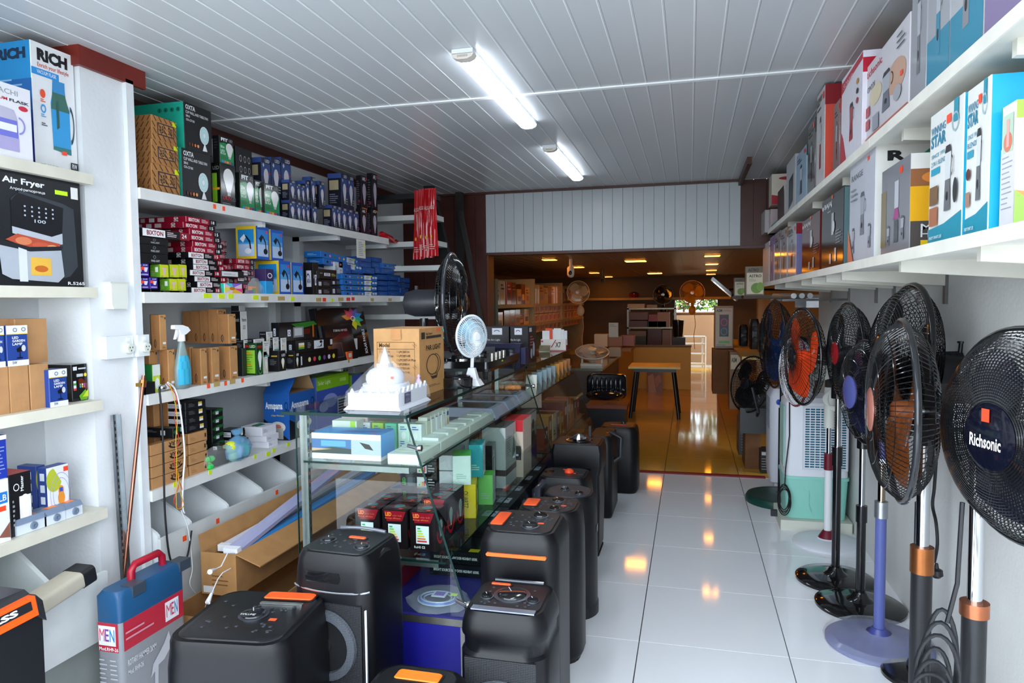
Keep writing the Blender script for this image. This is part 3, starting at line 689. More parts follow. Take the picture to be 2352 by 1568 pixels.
def st_rich(on, w, d, h):
    p = on('F'); p.t(.14, .86, .84, .96, 'RICH', '#15161a', .06); p.t(.14, .80, .86, .845, 'Enrich your lifestyle', '#c8402a'); p.r(.0, .74, .62, .795, '#2a8fd8'); p.t(.12, .755, .56, .785, 'VACUUM FLASK', W_)
    p.p([(.42, .2), (.40, .55), (.44, .62), (.46, .72), (.74, .70), (.76, .6), (.84, .52), (.84, .2)], '#2f9ad8'); p.p([(.40, .5), (.44, .62), (.46, .66), (.74, .64), (.84, .5)], '#3a6a5e'); p.p([(.42, .2), (.84, .2), (.84, .15), (.42, .17)], '#2f7a7a'); p.r(.46, .64, .74, .74, '#3a8cc8')
    p.ring(.84, .4, .1, .16, .25, '#254a5a', t0=-1.5, t1=1.5); p.p([(.52, .34), (.52, .56), (.56, .58), (.58, .56), (.58, .36)], '#2a5a50'); p.e(.22, .6, .06, .035, '#e8502a'); p.ring(.22, .48, .06, .035, .4, '#3a9ad8'); p.lines(.16, .53, .28, .56, 2, '#e8502a'); p.lines(.16, .41, .28, .44, 2, '#3a9ad8'); p.lines(.16, .34, .3, .37, 2, '#3a3a40')
    p.r(.6, .14, .72, .17, '#ff4a2a'); p.t(.1, .015, .5, .035, 'MODEL : RHF-W02-3200', '#3a3c44'); p.r(.8, .03, .98, .09, '#1a1c22'); p.t(.83, .04, .95, .08, 'RW', W_)
    p = on('L'); p.r(0, 0, 1, .45, '#1f3a8a'); p.r(0, .45, 1, .7, '#1a62a8'); p.t(.3, .86, .9, .95, 'RICH', '#0f2a4a', .06); p.lines(.2, .5, .85, .72, 5, '#8ab8e0', .3)
def st_hachi(on, w, d, h):
    p = on('F'); p.t(.2, .86, .72, .93, 'HACHI', '#9aa0a8'); p.t(.0, .77, .5, .81, 'VACUUM', '#c8203a', .03); p.t(.54, .77, .95, .81, 'FLASK', '#2a2c34', .03); p.e(.82, .71, .1, .035, '#c8203a')
    p.p([(.24, .2), (.22, .54), (.28, .68), (.62, .66), (.68, .54), (.7, .2)], '#6f72cc'); p.p([(.22, .52), (.28, .68), (.62, .66), (.68, .52)], '#b8b4cc'); p.r(.24, .1, .7, .28, '#a8a0cc'); p.r(.3, .36, .66, .46, '#e8e8f0'); p.ring(.7, .46, .14, .12, .2, '#8a86d0', t0=-1.5, t1=1.5)
# ---------------------------------------------------------------- near-left bay goods
x_ = -2.27
LB('flask_box', 'tall white and blue flask carton on the top shelf by the pillar', 'box', 68, 90, 178, 2.01, xf=-2.30, d=.22, cols=dict(a='#e6e8ea', L='#1f8ac8'), style=st_rich)
LB('flask_box', 'smaller white carton with a lilac flask, cut off at the left edge', 'box', -45, 172, 68, 2.01, xf=-2.245, d=.2, cols='#e3e2e8', style=st_hachi)
LB('air_fryer_box', 'large black carton with a grey air fryer picture', 'box', -90, 370, 181, 1.575, xf=-2.262, d=.26, cols='#1f2226', style=st_airfryer)
z3 = 1.135
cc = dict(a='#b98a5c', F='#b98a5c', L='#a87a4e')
for k, (a, b, yt) in enumerate([(-30, 19, 845), (20, 65, 842), (67, 111, 838)]):
    LB('plain_carton', 'bare brown carton in the lower row on the near-left shelf, ' + ['farthest left', 'in the middle', 'beside the blue lamp box'][k], 'box', a, yt, b, z3, xf=-2.275, d=.1, cols=cc, m=KRAFT, group='brown cartons on the near-left shelf')
zt = P(67, 838, x=-2.275).z
for k, (a, b, yt, x__) in enumerate([(-12, 31, 733, -2.34), (33, 107, 733, -2.315)]):
    LB('plain_carton', 'bare brown carton in the upper row behind the blue lamp boxes, ' + ['at the left edge', 'the wide one'][k], 'box', a, yt, b, zt+.001, xf=x__, d=.1, cols=cc, m=KRAFT, group='brown cartons on the near-left shelf')
gd = dict(a='#24428f')
LB('garden_lamp_box', 'blue and white garden lamp box standing on the brown cartons', 'box', 13, 748, 62, zt+.001, xf=-2.276, d=.03, cols=gd, style=st_garden)
LB('garden_lamp_box', 'blue and white garden lamp box half cut off at the left edge', 'box', -32, 750, 8, zt+.001, xf=-2.276, d=.03, cols=gd, style=st_garden)
LB('garden_lamp_box', 'blue and white garden lamp box standing directly on the near-left shelf', 'box', 111, 850, 153, z3, xf=-2.255, d=.07, cols=gd, style=st_garden)
LB('floodlight_box', 'black floodlight box with green and orange glow, next to the pillar', 'box', 163, 838, 212, z3, xf=-2.30, d=.12, cols='#17171a', style=st_rgbflood, m=GLOSSY)
LB('dark_box', 'narrow dark box squeezed behind the garden lamp box', 'box', 149, 840, 161, z3, xf=-2.34, d=.1, cols='#1c1c20')
z4 = .706
LB('blue_print_box', 'white and blue printed box at the left edge, upper one', 'box', -25, 1005, 14, .92, xf=-2.262, d=.1, cols=dict(a='#2238a0'), style=lambda on, w, d, h: (on('F').r(0, .9, 1, 1, W_).lines(.1, .1, .9, .85, 9, '#8a98d0', .3)))
LB('bulb_box', 'white box with a blue badge at the left edge, under the blue one', 'box', -30, 1110, 20, z4, xf=-2.25, d=.1, cols='#e4e4ec', style=lambda on, w, d, h: (on('F').r(.2, .62, .9, .8, '#2a78c8').t(.5, .66, .85, .76, 'LB', W_).r(.3, .5, .8, .58, '#ff4a2a').p([(.4, .1), (.95, .3), (.95, .05)], '#8a5a4a')))
LB('bulb_box', 'black box with red top and a white bulb picture on the near-left low shelf', 'box', 19, 1092, 71, z4, xf=-2.27, d=.12, cols=dict(a='#1b1a1e', T='#b8302a'), style=st_master)
LB('tester_box', 'blue and white cable tester box with a yellow round gadget picture, front one', 'box', 107, 1076, 157, z4, xf=-2.30, d=.11, cols=dict(a='#e6e8f0', L='#22408e', T='#22408e'), style=st_tester, pxl=84)
LB('tester_box', 'blue cable tester box tucked behind the first, only its left end showing', 'box', 82, 1072, 104, z4, xf=-2.36, d=.09, cols=dict(a='#22408e'), style=st_tester)
for k, (a, yt, b) in enumerate([(36, 1188, 108), (100, 1166, 152), (148, 1148, 190)]):
    q = P(a, yt, x=-2.262); L_ = P(b, yt, x=-2.262).y - q.y; zt_ = .765
    r = empty('junction_box', (-2.262, q.y, z4), ['weatherproof socket box with grey lid, nearest the street', 'middle weatherproof socket box with grey lid and red socket', 'weatherproof socket box with grey lid, nearest the pillar'][k], 'electrical box', 'grey-lidded socket boxes', rz=PI/2)
    b_ = MB(); b_.box(.002, 0, 0, L_-.003, .07, .036, '#cfd8e2'); b_.build('base', PLAST, r)
    b_ = MB(); b_.hexa([(0,-.003,.0365),(L_-.001,-.003,.0365),(L_-.001,.073,.0365),(0,.073,.0365)], [(.006,.004,.056),(L_-.007,.004,.056),(L_-.007,.066,.056),(.006,.066,.056)], '#76859c'); b_.build('lid', PLAST, r)
    b_ = MB(); b_.lathe([(.014,0),(.013,.005),(.006,.006),(.005,.002)], 20, ['#6d7b90']*3, Matrix.Translation((L_*.55,-.0005,.02)) @ Matrix.Rotation(PI/2,4,'X')); b_.build('socket', PLAST, r, smooth=30)
    b_ = MB(); b_.box(L_*.3, .015, .0562, L_*.75, .04, .0568, '#ff8a3a'); b_.build('price_sticker', CARD, r)
# things on the pillar
q = P(258, 680, x=-2.28)
r = empty('door_chime', (-2.2798, q.y, q.z), 'white plastic box fixed high on the pillar under the crown', 'chime')
b_ = MB(); b_.loft([[Vector((x, y*s, z)) for y, z in ((-.045,.055),(-.045,-.035),(-.035,-.052),(.035,-.052),(.045,-.035),(.045,.055))] for x, s in ((0,1),(.03,1),(.038,.93))], '#e2e4dc'); b_.build('housing', PLAST, r, smooth=40)
b_ = MB(); b_.box(0, -.048, .0505, .04, .048, .057, '#d3d5cd'); b_.build('lid', PLAST, r)
for k, (a, b, lab) in enumerate([(238, 302, 'white double wall socket on the pillar, left one'), (303, 331, 'white wall socket at the right corner of the pillar')]):
    qa = P(a+2, 806, x=-2.262); qb = P(b, 806, x=-2.262)
    r = empty('wall_socket', (-2.2795 if k == 0 else -2.2615, qa.y, 1.335), lab, 'socket')
    L_ = qb.y - qa.y; b_ = MB(); b_.box(0, 0, -.045, .028, L_, .045, '#e4e8ea'); b_.build('plate', PLAST, r)
    b_ = MB(); b_.lathe([(.022,0),(.021,.016),(.019,.018)], 20, '#d8ddd2', Matrix.Translation((.0281, L_-.03, -.008)) @ Matrix.Rotation(PI/2,4,'Y')); b_.build('adapter', PLAST, r, smooth=30)
    b_ = MB()
    for dy, dz in ((-.007, .004), (.007, .004), (0, -.009)): b_.box(.0462, L_-.03+dy-.002, -.008+dz-.003, .0468, L_-.03+dy+.002, -.008+dz+.003, '#20242a')
    b_.build('pin_holes', PLAST, r)
    b_ = MB(); b_.box(.0282, L_-.036, .022, .032, L_-.022, .036, '#f2f4f4'); b_.build('switch', PLAST, r)
# slotted steel strip and copper rod leaning on the pillar
b0 = P(290, 1370, x=-2.2); 
qa = P(262, 952, x=-2.255); qb = P(286, 1330, x=-2.21)
r = empty('slotted_channel', (0,0,0), 'galvanised slotted steel channel leaning against the pillar', 'metal strip')
u = (qa - qb).normalized(); qb0 = qb - u * ((qb.z - .03) / u.z)
M_ = Matrix((Vector((0,1,0)) - u*u.y, u, (Vector((0,1,0)) - u*u.y).cross(u))).transposed()
M_ = Matrix([(Vector((0,1,0)) - u*u.y).normalized(), u, (Vector((0,1,0)) - u*u.y).normalized().cross(u)]).transposed().to_4x4(); M_.translation = qb0
L_ = (qa - qb0).length
b_ = MB(); b_.box(-.02, 0, 0, .02, L_, .0015, '#a9afb3', M_); b_.box(-.02, 0, .0015, -.0185, L_, .014, '#a9afb3', M_); b_.box(.0185, 0, .0015, .02, L_, .014, '#a9afb3', M_); b_.build('channel', METAL, r)
b_ = MB()
for k in range(int(L_/.026)): b_.box(-.003, .01+k*.026, -.0004, .003, .024+k*.026, .0019, '#2a2d30', M_)
b_.build('slots', RUBBER, r)
b_ = MB(); b_.box(-.008, L_-.05, -.001, .008, L_-.022, .0, '#ff4a2a', M_); b_.build('price_sticker', CARD, r)
qa = P(330, 862, x=-2.235); qb = P(280, 1365, x=-2.205)
u = (qa - qb).normalized(); qb0 = qb - u * ((qb.z - .02) / u.z)
r = empty('copper_rod', (0,0,0), 'copper earthing rod with clamp leaning on the pillar corner', 'metal rod')
b_ = MB(); b_.cyl(qb0, qa, .0075, '#a5705c', 12); b_.build('rod', METAL, r, smooth=40)
b_ = MB(); b_.cyl(qa - u*.05, qa - u*.02, .014, '#a8663a', 8); b_.box(qa.x-.02, qa.y-.025, qa.z-.045, qa.x+.008, qa.y-.005, qa.z-.03, '#a8823a'); b_.build('clamp', METAL, r)
# ---------------------------------------------------------------- top shelf of the long bay
Z4 = 2.0
zz = Z4
for k in range(3):
    yt = [373, 318, 262][k]
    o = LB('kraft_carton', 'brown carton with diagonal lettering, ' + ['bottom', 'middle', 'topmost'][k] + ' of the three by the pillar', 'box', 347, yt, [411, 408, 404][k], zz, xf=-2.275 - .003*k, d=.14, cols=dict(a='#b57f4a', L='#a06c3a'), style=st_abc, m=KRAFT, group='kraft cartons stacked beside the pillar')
    zz = P(347, yt, x=-2.275).z + .0015
LB('fan_box', 'lower black and teal fan box on the top left shelf', 'box', 416, 338, 483, Z4, xf=-2.285, d=.28, cols=dict(a='#18191c', L='#23b59a', T='#18191c'), style=st_oxta)
zt = P(416, 338, x=-2.285).z + .001
LB('fan_box', 'upper black and teal fan box, touching the ceiling end of the stack', 'box', 421, 232, 484, zt, xf=-2.285, d=.3, cols=dict(a='#18191c', L='#23b59a', T='#18191c'), style=st_oxta)
NB('teal_carton', 'teal carton end visible behind the kraft cartons', 'box', 301, 236, 325, Z4, 3.02, d=.12, cols='#1fa389', style=lambda on, w, d, h: on('F').ring(.6, .82, .16, .06, .3, '#12453f'))
LB('bulb_carton', 'tall black bulb carton with red lettering beside the fan boxes', 'box', 505, 372, 540, Z4, xf=-2.29, d=.14, cols=dict(a='#101113', L='#14180f'), style=st_bigbulb, m=GLOSSY, pxl=484)
zt = P(505, 372, x=-2.29).z + .001
LB('bulb_carton', 'black and green bulb carton standing on top of the tall black one', 'box', 503, 310, 535, zt, xf=-2.295, d=.12, cols='#141518', style=st_fit('50w'), pxl=487)
LB('bulb_carton', 'black carton with white icons standing behind the green bulb boxes', 'box', 541, 335, 578, Z4, xf=-2.40, d=.12, cols='#141518', style=st_icons)
LB('bulb_carton', 'black and green bulb carton, left one of the row of three', 'box', 550, 395, 582, Z4, xf=-2.275, d=.1, cols='#121614', style=st_fit('50w'), m=GLOSSY)
LB('bulb_carton', 'black and green bulb carton in the middle of the row of three', 'box', 584, 412, 604, Z4, xf=-2.285, d=.1, cols='#121614', style=st_fit('60w'), m=GLOSSY)
LB('bulb_carton', 'black and green bulb carton, right one of the row of three', 'box', 606, 419, 640, Z4, xf=-2.265, d=.1, cols='#121614', style=st_fit('40w'), m=GLOSSY)
BB = dict(a='#1b2140', L='#1a1c2c', T='#3a5296')
GB = 'blue LED bulb boxes on the top shelf'
cnt = [0]
def bb(a, yt, b, z0, xf=-2.30, d=.09, near=None, cols=BB, sty=st_blue_bulb, nm='led_bulb_box', lab=None, grp=GB):
    o = LB(nm, lab, 'box', a, yt, b, z0, xf=xf, d=d, cols=cols, style=sty, pxl=near, group=grp)
    return o
row1 = [(664,500-2,678,645),(680,500,691,None),(692,500,701,None),(702,500,711,None),(716,508,728,None)]
bot = [(664,460,678,646),(680,462,691,None),(692,470,701,None),(702,468,711,None),(716,470,728,None),(762,476,772,741),(773,478,783,None),(784,472,796,None),(797,476,809,None),(810,478,823,None)]
zt1 = 0
h1_ = P(664, 459, x=-2.3).z; h2_ = P(762, 470, x=-2.3).z
for k, (a, yt, b, near) in enumerate(bot):
    LB('led_bulb_box', 'small blue LED bulb box in the bottom row of the stack, ' + ORD[k] + ' from the left', 'box', a, yt, b, Z4, z1=h1_ if k < 5 else h2_, xf=-2.30, d=.09, cols=BB, style=st_blue_bulb, pxl=near, group=GB)
top = [(664,412,678,646),(680,420,690,None),(691,424,700,None),(701,414,710,None),(713,405,724,694),(733,415,745,None),(783,397,797,752),(798,402,812,None)]
for k, (a, yt, b, near) in enumerate(top):
    bb(a, yt, b, (h1_ if k < 6 else h2_)+.001, near=near, xf=-2.303, lab='small blue LED bulb box in the upper row of the stack, ' + ORD[k] + ' from the left')
for k, (a, b) in enumerate([(599,620),(622,643),(645,667)]):
    bb(a, 360, b, 2.13, xf=-2.36, d=.1, lab='blue LED bulb box high at the back, ' + ['left', 'middle', 'right'][k] + ' of the three')
for k, (a, b) in enumerate([(599,620),(622,643),(645,667)]):
    LB('led_bulb_box', cat='box', pxc=a, pyt=432, pxr=b, z0=Z4, z1=2.129, xf=-2.365, d=.1, cols=BB, group=GB, label='dark LED bulb box under the high trio at the back, ' + ['left', 'middle', 'right'][k] + ' one')
AF = dict(a='#17121e', L='#141019')
for k, (a, b, yt, z0) in enumerate([(829,842,478,Z4),(854,866,478,Z4)]):
    bb(a, yt, b, z0, xf=-2.30, cols=AF, sty=st_afl, nm='tall_bulb_box', lab='tall black bulb box at the right end of the top shelf, lower ' + ['left', 'right'][k], grp='tall black bulb boxes at the shelf end', near=a-12)
ztb = P(829, 478, x=-2.30).z + .001
for k, (a, b, yt) in enumerate([(829,842,402),(854,866,397)]):
    bb(a, yt, b, ztb, xf=-2.30, cols=AF, sty=st_afl, nm='tall_bulb_box', lab='tall black bulb box at the right end of the top shelf, upper ' + ['left', 'right'][k], grp='tall black bulb boxes at the shelf end', near=a-12)
# ---------------------------------------------------------------- second shelf
Z3 = 1.56
RED = dict(a='#96142c', L='#851228', T='#7a1024', F='#9c1430'); BLK = dict(a='#17171a')
GP = 'flat panel light boxes'
ys = [(434,660,0,'18'),(448,648,0,'18'),(442,634,0,'18'),(432,621,0,'18'),(440,608,0,'18'),(440,594,0,'18'),(430,582,0,'15'),(438,567,1,'18'),(440,553,1,'18'),(432,541,1,'15'),(434,525,1,'15'),(420,511,1,'15'),(427,497,1,'18')]
zc = Z3; n_ = len(ys); dz = (P(430, 498, x=-2.30).z - Z3) / n_
for k, (a, yt, rd, num) in enumerate(ys):
    LB('panel_light_box', ('red' if rd else 'black and white') + ' flat panel light box in the tall main stack, ' + (ORD[k] + ' from the bottom' if k < 8 else ORD[n_-1-k] + ' from the top'), 'box', a, 500, a+68+(k*3 % 7), zc, xf=-2.275-.004*(k % 3), d=[.30,.26,.30][k % 3], cols=RED if rd else BLK, style=st_bixton(rd, num), m=GLOSSY, group=GP, z1=zc+dz*.96)
    zc += dz
q = P(327, 524, x=-2.262)
LB('panel_light_box', 'large white-fronted flat panel light box lying on the black ones', 'box', 327, 522, 434, 0, pyb=541, xf=-2.262, d=.3, cols=BLK, style=st_bixton(0, '24'), group=GP)
zs = [(603,580),(579,559),(558,542)]
for k, (yb, yt) in enumerate(zs):
    LB('panel_light_box', 'plain black flat box under the large white-fronted one, ' + ['bottom', 'middle', 'top'][k], 'box', 320, yt, 386, 0, pyb=yb, xf=-2.268, d=.28, cols=dict(a='#141417'), style=st_panel, group=GP)
for k, (yt, yb, num) in enumerate([(552,565,'12'),(566,580,'12'),(582,594,'12')]):
    LB('panel_light_box', 'small dark red box end marked with a twelve behind the main stack, ' + ['top', 'middle', 'bottom'][k], 'box', 503, yt, 520, 0, pyb=yb, xf=-2.34, d=.2, cols=RED, style=st_bixton(1, num), group=GP)
for k, (a, b, yt, yb) in enumerate([(543,583,593,605),(540,583,606,618),(509,537,607,619)]):
    LB('panel_light_box', 'red flat box in the low pile right of the main stack, ' + ['top', 'second', 'left end'][k], 'box', a, yt, b, 0, pyb=yb, xf=-2.32-.02*(k == 2), d=.2, cols=RED, style=st_bixton(1, '12'), group=GP)
LB('panel_light_box', 'black flat box with a blank white label in the low pile', 'box', 508, 620, 560, 0, pyb=636, xf=-2.275, d=.2, cols=BLK, style=lambda on, w, d, h: on('F').r(.02, .15, .72, .85, '#dcdce0').lines(.1, .35, .65, .6, 2, '#8a8a90'), group=GP)
for k, (a, b, yt, yb) in enumerate([(556,582,621,632),(546,575,634,645),(508,545,638,650),(510,570,650,662),(512,575,662,674)]):
    LB('panel_light_box', 'black and white flat box near the bottom of the low pile, ' + ORD[k] + ' down', 'box', a, yt, b, 0, pyb=yb, xf=-2.315, d=.2, cols=BLK, style=st_bixton(0, '12'), group=GP)
PU = dict(a='#3a2490', T='#241a60')
for k, (a, b, yt, yb) in enumerate([(311,321,604,634),(322,342,604,634),(311,320,637,663),(322,342,637,663),(344,362,637,663)]):
    LB('spotlight_box', 'small purple spotlight box at the pillar end of the shelf, ' + ['upper left','upper right','lower left','lower middle','lower right'][k], 'box', a, yt, b, 0, pyb=yb, xf=-2.27, d=.06, cols=PU, style=st_gu_purple, group='purple spotlight boxes')
GN = dict(a='#6aa028', F='#c8d022', T='#3a5a1a')
for k, (a, b, yt, yb, near) in enumerate([(367,386,607,636,347),(390,410,607,636,None),(411,428,607,636,None),(389,407,640,667,366),(408,426,640,667,None)]):
    LB('spotlight_box', 'lime green and yellow spotlight box, ' + ['upper left','upper middle','upper right','lower left','lower right'][k], 'box', a, yt, b, 0, pyb=yb, xf=-2.268, d=.05, cols=GN, style=st_gu_green, group='lime spotlight boxes')
LB('spotlight_box', 'dark box filling the gap behind the lime spotlight boxes', 'box', 344, 604, 366, Z3, xf=-2.36, d=.06, cols='#17171a')
DL = dict(a='#1f5ac0', L='#e8c51e', T='#173a80')
zt = P(640, 598, x=-2.28).z
for k, (a, b, yt, near) in enumerate([(640,667,598,587),(669,696,602,None)]):
    LB('desk_lamp_box', 'blue and yellow desk lamp box standing on the shelf, ' + ['left', 'right'][k], 'box', a, yt, b, Z3, xf=-2.28, cols=DL, style=st_desklamp, pxl=near, group='desk lamp boxes')
for k, (a, b, yt, near) in enumerate([(587,617,518,541),(621,650,526,None)]):
    LB('desk_lamp_box', 'blue and yellow desk lamp box on top, ' + ['left one with its yellow side showing', 'right one'][k], 'box', a, yt, b, zt+.002, xf=-2.31, cols=DL, style=st_desklamp, pxl=near, group='desk lamp boxes')
LB('small_purple_box', 'small purple box in front of the yellow lamp box', 'box', 610, 617, 628, 0, pyb=645, xf=-2.262, d=.04, cols='#3a2a5a', pxl=584, style=lambda on, w, d, h: on('F').ring(.5, .45, .3, .22, .3, W_))
LB('small_blue_box', 'small bright blue box under the purple one', 'box', 610, 645, 627, Z3, xf=-2.262, d=.04, cols='#2a9ad8')
LB('floodlight_box', 'tall black box with a white logo side beside the desk lamp boxes', 'box', 718, 602, 731, Z3, xf=-2.29, d=.12, cols='#131316', style=st_akra(), pxl=696)
LB('floodlight_box', 'small black box with white logo sitting on the dark stack', 'box', 732, 617, 773, 0, pyb=639, xf=-2.275, d=.08, cols='#131316', style=st_akra())
for k, (a, b, yt, yb) in enumerate([(728,760,641,659),(761,786,641,655),(728,760,660,677),(761,787,657,677)]):
    LB('floodlight_box', 'small black box in the low dark stack, ' + ['upper left','upper right','lower left','lower right'][k], 'box', a, yt, b, 0, pyb=yb, xf=-2.285, d=.08, cols='#151518', style=lambda on, w, d, h: on('F').r(.1, .2, .3, .7, '#c8ccd8').lines(.45, .25, .9, .75, 3, '#77797e'), group='small black boxes on the second shelf')
for k, (a, b) in enumerate([(768,778),(779,787),(788,795)]):
    LB('white_box', 'narrow white box standing upright between black and blue boxes, ' + ['left', 'middle', 'right'][k], 'box', a, 601, b, 0, pyb=640 if k == 0 else 678, xf=-2.30-.01*k, d=.08, cols='#cfd3d8', style=lambda on, w, d, h: on('F').lines(.2, .2, .8, .8, 6, '#8a8e98'))
UB = dict(a='#1c6fc0', T='#1a62ac', L='#1a66b4')
for k, (a, b, yt, yb) in enumerate([(790,866,668,680),(788,865,655,666),(786,866,641,653),(785,866,628,640)]):
    LB('led_panel_box', 'bright blue LED panel box in the front stack, ' + ['bottom', 'second', 'third', 'top'][k], 'box', a, yt, b, 0, pyb=yb, xf=-2.265, d=.2, cols=UB, style=st_blue_panel, group='blue LED panel boxes')
for k, (a, b, yt, yb, rt) in enumerate([(742,830,592,606,0),(736,830,576,590,0)]):
    o = LB('led_panel_box', 'long blue LED panel box lying across the stack, ' + ['lower', 'upper'][k], 'box', a, yt, b, 0, pyb=yb, xf=-2.31, d=.12, cols=UB, style=st_blue_panel, group='blue LED panel boxes')
    o.rotation_euler = (0, math.radians(3), PI/2)
DB = dict(a='#1b53a0', T='#174688')
kk = 0
for (a, b, yt, yb) in [(790,806,606,627),(808,834,612,627),(822,852,588,599),(854,877,590,600),(822,852,600,612),(854,877,601,613),(836,860,614,627),(862,877,614,627),(868,890,630,642),(892,920,630,643),(868,890,645,655),(892,916,645,655),(868,890,657,667),(892,920,656,667),(868,890,669,680),(892,920,668,680),(918,941,637,648),(918,941,650,660),(921,938,662,672),(921,940,673,681),(878,905,616,628)]:
    LB('led_panel_box', 'darker blue box in the pile behind, ' + ORD[kk % 14] + (' of the near group' if kk < 14 else ' of the far group'), 'box', a, yt, b, 0, pyb=yb, xf=-2.30-.012*(kk % 2), d=.12, cols=DB, style=st_plainblue, group='dark blue boxes at the end of the second shelf'); kk += 1
LB('led_panel_box', 'single blue and white panel box lying on top at the far end', 'box', 879, 604, 929, 0, pyb=615, xf=-2.29, d=.1, cols=UB, style=st_blue_panel, group='blue LED panel boxes')
# ---------------------------------------------------------------- third shelf
Z2 = 1.12
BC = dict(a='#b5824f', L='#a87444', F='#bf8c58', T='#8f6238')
GBR = 'brown upright lamp cartons'
def ub(a, yt, b, yb, xf, near, lab, d=.055, z0=None):
    return LB('lamp_carton', lab, 'box', a, yt, b, z0 if z0 is not None else Z2, xf=xf, d=d, cols=BC, style=st_brown_akra, m=KRAFT, pm=None, group=GBR, pxl=near) if False else \
        LB('lamp_carton', lab, 'box', a, yt, b, z0 if z0 is not None else Z2, xf=xf, d=d, cols=BC, style=st_brown_akra, m=KRAFT, group=GBR, pxl=near)
# lower row, near to far
lower = [(385,803,401,-2.275,364),(419,801,428,-2.275,402),(460,800,475,-2.275,439),(485,798,503,-2.275,474),(527,795,545,-2.275,502)]
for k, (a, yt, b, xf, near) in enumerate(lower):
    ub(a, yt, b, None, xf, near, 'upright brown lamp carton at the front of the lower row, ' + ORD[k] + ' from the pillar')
for k, (a, yt, b, xf) in enumerate([(342,803,362,-2.335),(342,800,360,-2.40),(436,797,444,-2.335)]):
    ub(a, yt, b, None, xf, None, 'upright brown lamp carton behind the lower row, ' + ORD[k] + ' from the pillar')
zt = 1.12 + .175
zt = max(P(485, 798, x=-2.275).z, P(385, 803, x=-2.275).z) + .001
for k, (a, yt, b, xf, near) in enumerate([(366,723,381,-2.285,345),(366,722,380,-2.348,None),(524,721,541,-2.280,497)]):
    ub(a, yt, b, None, xf, near, 'upright brown lamp carton in the upper row, ' + ['nearest the pillar', 'behind the one nearest the pillar', 'right end with its front showing'][k], z0=zt)
yy = P(524, 721, x=-2.28).y
xs = [-2.345, -2.405, -2.465, -2.53]
for k in range(4):
    q = P(495, 719-2*k, y=yy); 
    carton('lamp_carton', 'upright brown lamp carton in the upper row, ' + ORD[k] + ' behind the right end one', 'box', (xs[k]+.001, yy+.012*k, zt), PI/2, .07, .056, .175-.003*k, BC, st_brown_akra, KRAFT, GBR)
LB('bulb_carton', 'tall white and black bulb box behind the lamp cartons', 'box', 552, 715, 567, Z2, xf=-2.36, d=.08, cols=dict(a='#d8d8d4', L='#17181a', T='#26282c'), style=st_pana, pxl=530)
LB('bulb_carton', 'small black bulb box lying on the tall white one', 'box', 549, 702, 563, 0, pyb=714, xf=-2.365, d=.08, cols=dict(a='#b8bab8', L='#1c1d20'), pxl=530)
LB('bulb_box', 'green and red bulb box with a yellow side, beside the lamp cartons', 'box', 588, 788, 603, Z2, xf=-2.27, cols=dict(a='#123c1c', T='#0f1a10'), style=st_orin, pxl=549)
LB('bulb_box', 'dark narrow bulb box against the last lamp carton', 'box', 556, 800, 566, Z2, xf=-2.32, d=.05, cols='#1c2420')
WB = dict(a='#dcdcda', L='#1b1c1f', T='#2a2b2e')
ws = [(583,779,607,806,548,-2.30),(604,784,618,820,575,-2.29),(560,781,582,806,540,-2.34),(612,762,626,800,595,-2.33),(627,775,640,805,618,-2.31),(645,776,658,812,628,-2.30)]
for k, (a, yt, b, yb, near, xf) in enumerate(ws):
    o = LB('bulb_box', 'white and black bulb box in the jumbled heap mid shelf, ' + ORD[k] + ' of six', 'box', a, yt, b, 0, pyb=yb, xf=xf, cols=WB, style=st_pana, pxl=near, group='white and black bulb boxes in a heap')
LB('bulb_box', 'white bulb box with orange corner standing behind the black ones', 'box', 604, 808, 615, Z2, xf=-2.29, d=.05, cols='#d8d4cc', style=st_smallbulbs)
for k, (a, yt, b, near) in enumerate([(640,806,656,615),(676,806,687,657)]):
    LB('dark_box', ['black box with a torn white edge on the third shelf', 'black bulb box with a cream bulb picture on the third shelf'][k], 'box', a, yt, b, Z2, xf=-2.265, cols='#17171a', style=st_smallbulbs, pxl=near)
LB('dark_box', 'taller black bulb box at the left end of the long black cartons', 'box', 682, 798, 691, Z2, xf=-2.29, cols='#15161a', style=st_smallbulbs, pxl=660)
o = LB('long_lamp_carton', 'long black carton with coloured dots, bottom of the long stack', 'box', 690, 812, 776, Z2, xf=-2.262, d=.1, cols='#131316', style=st_longblack(1), m=GLOSSY)
zt = P(690, 812, x=-2.262).z
LB('long_lamp_carton', 'long black carton with a white lamp panel and energy label, middle of the long stack', 'box', 678, 783, 764, zt+.001, xf=-2.285, d=.12, cols='#141417', style=st_longblack(0), m=GLOSSY, pxl=657)
zt = P(678, 783, x=-2.285).z
LB('floodlight_carton', 'black floodlight carton with green swoosh, top of the long stack', 'box', 640, 741, 728, zt+.001, xf=-2.32, d=.12, cols='#16181a', style=st_longblack(2), m=GLOSSY, pxl=622)
for k, (a, yt, b, yb, c) in enumerate([(765,783,790,825,'#e2e4e2'),(792,780,821,822,'#e6e8e6'),(735,757,745,775,'#c8d0ce')]):
    LB('white_box', 'white bulb box right of the long black cartons, ' + ['left', 'right', 'small one behind'][k], 'box', a, yt, b, Z2 if k < 2 else 0, pyb=None if k < 2 else yb, xf=-2.31 - .03*(k == 2), d=.07, cols=c, style=lambda on, w, d, h: on('F').bulb(.6, .4, .16, .2, '#f4f4f4').lines(.1, .6, .5, .85, 3, '#9aa09e').e(.7, .12, .1, .07, '#6ab04a'))
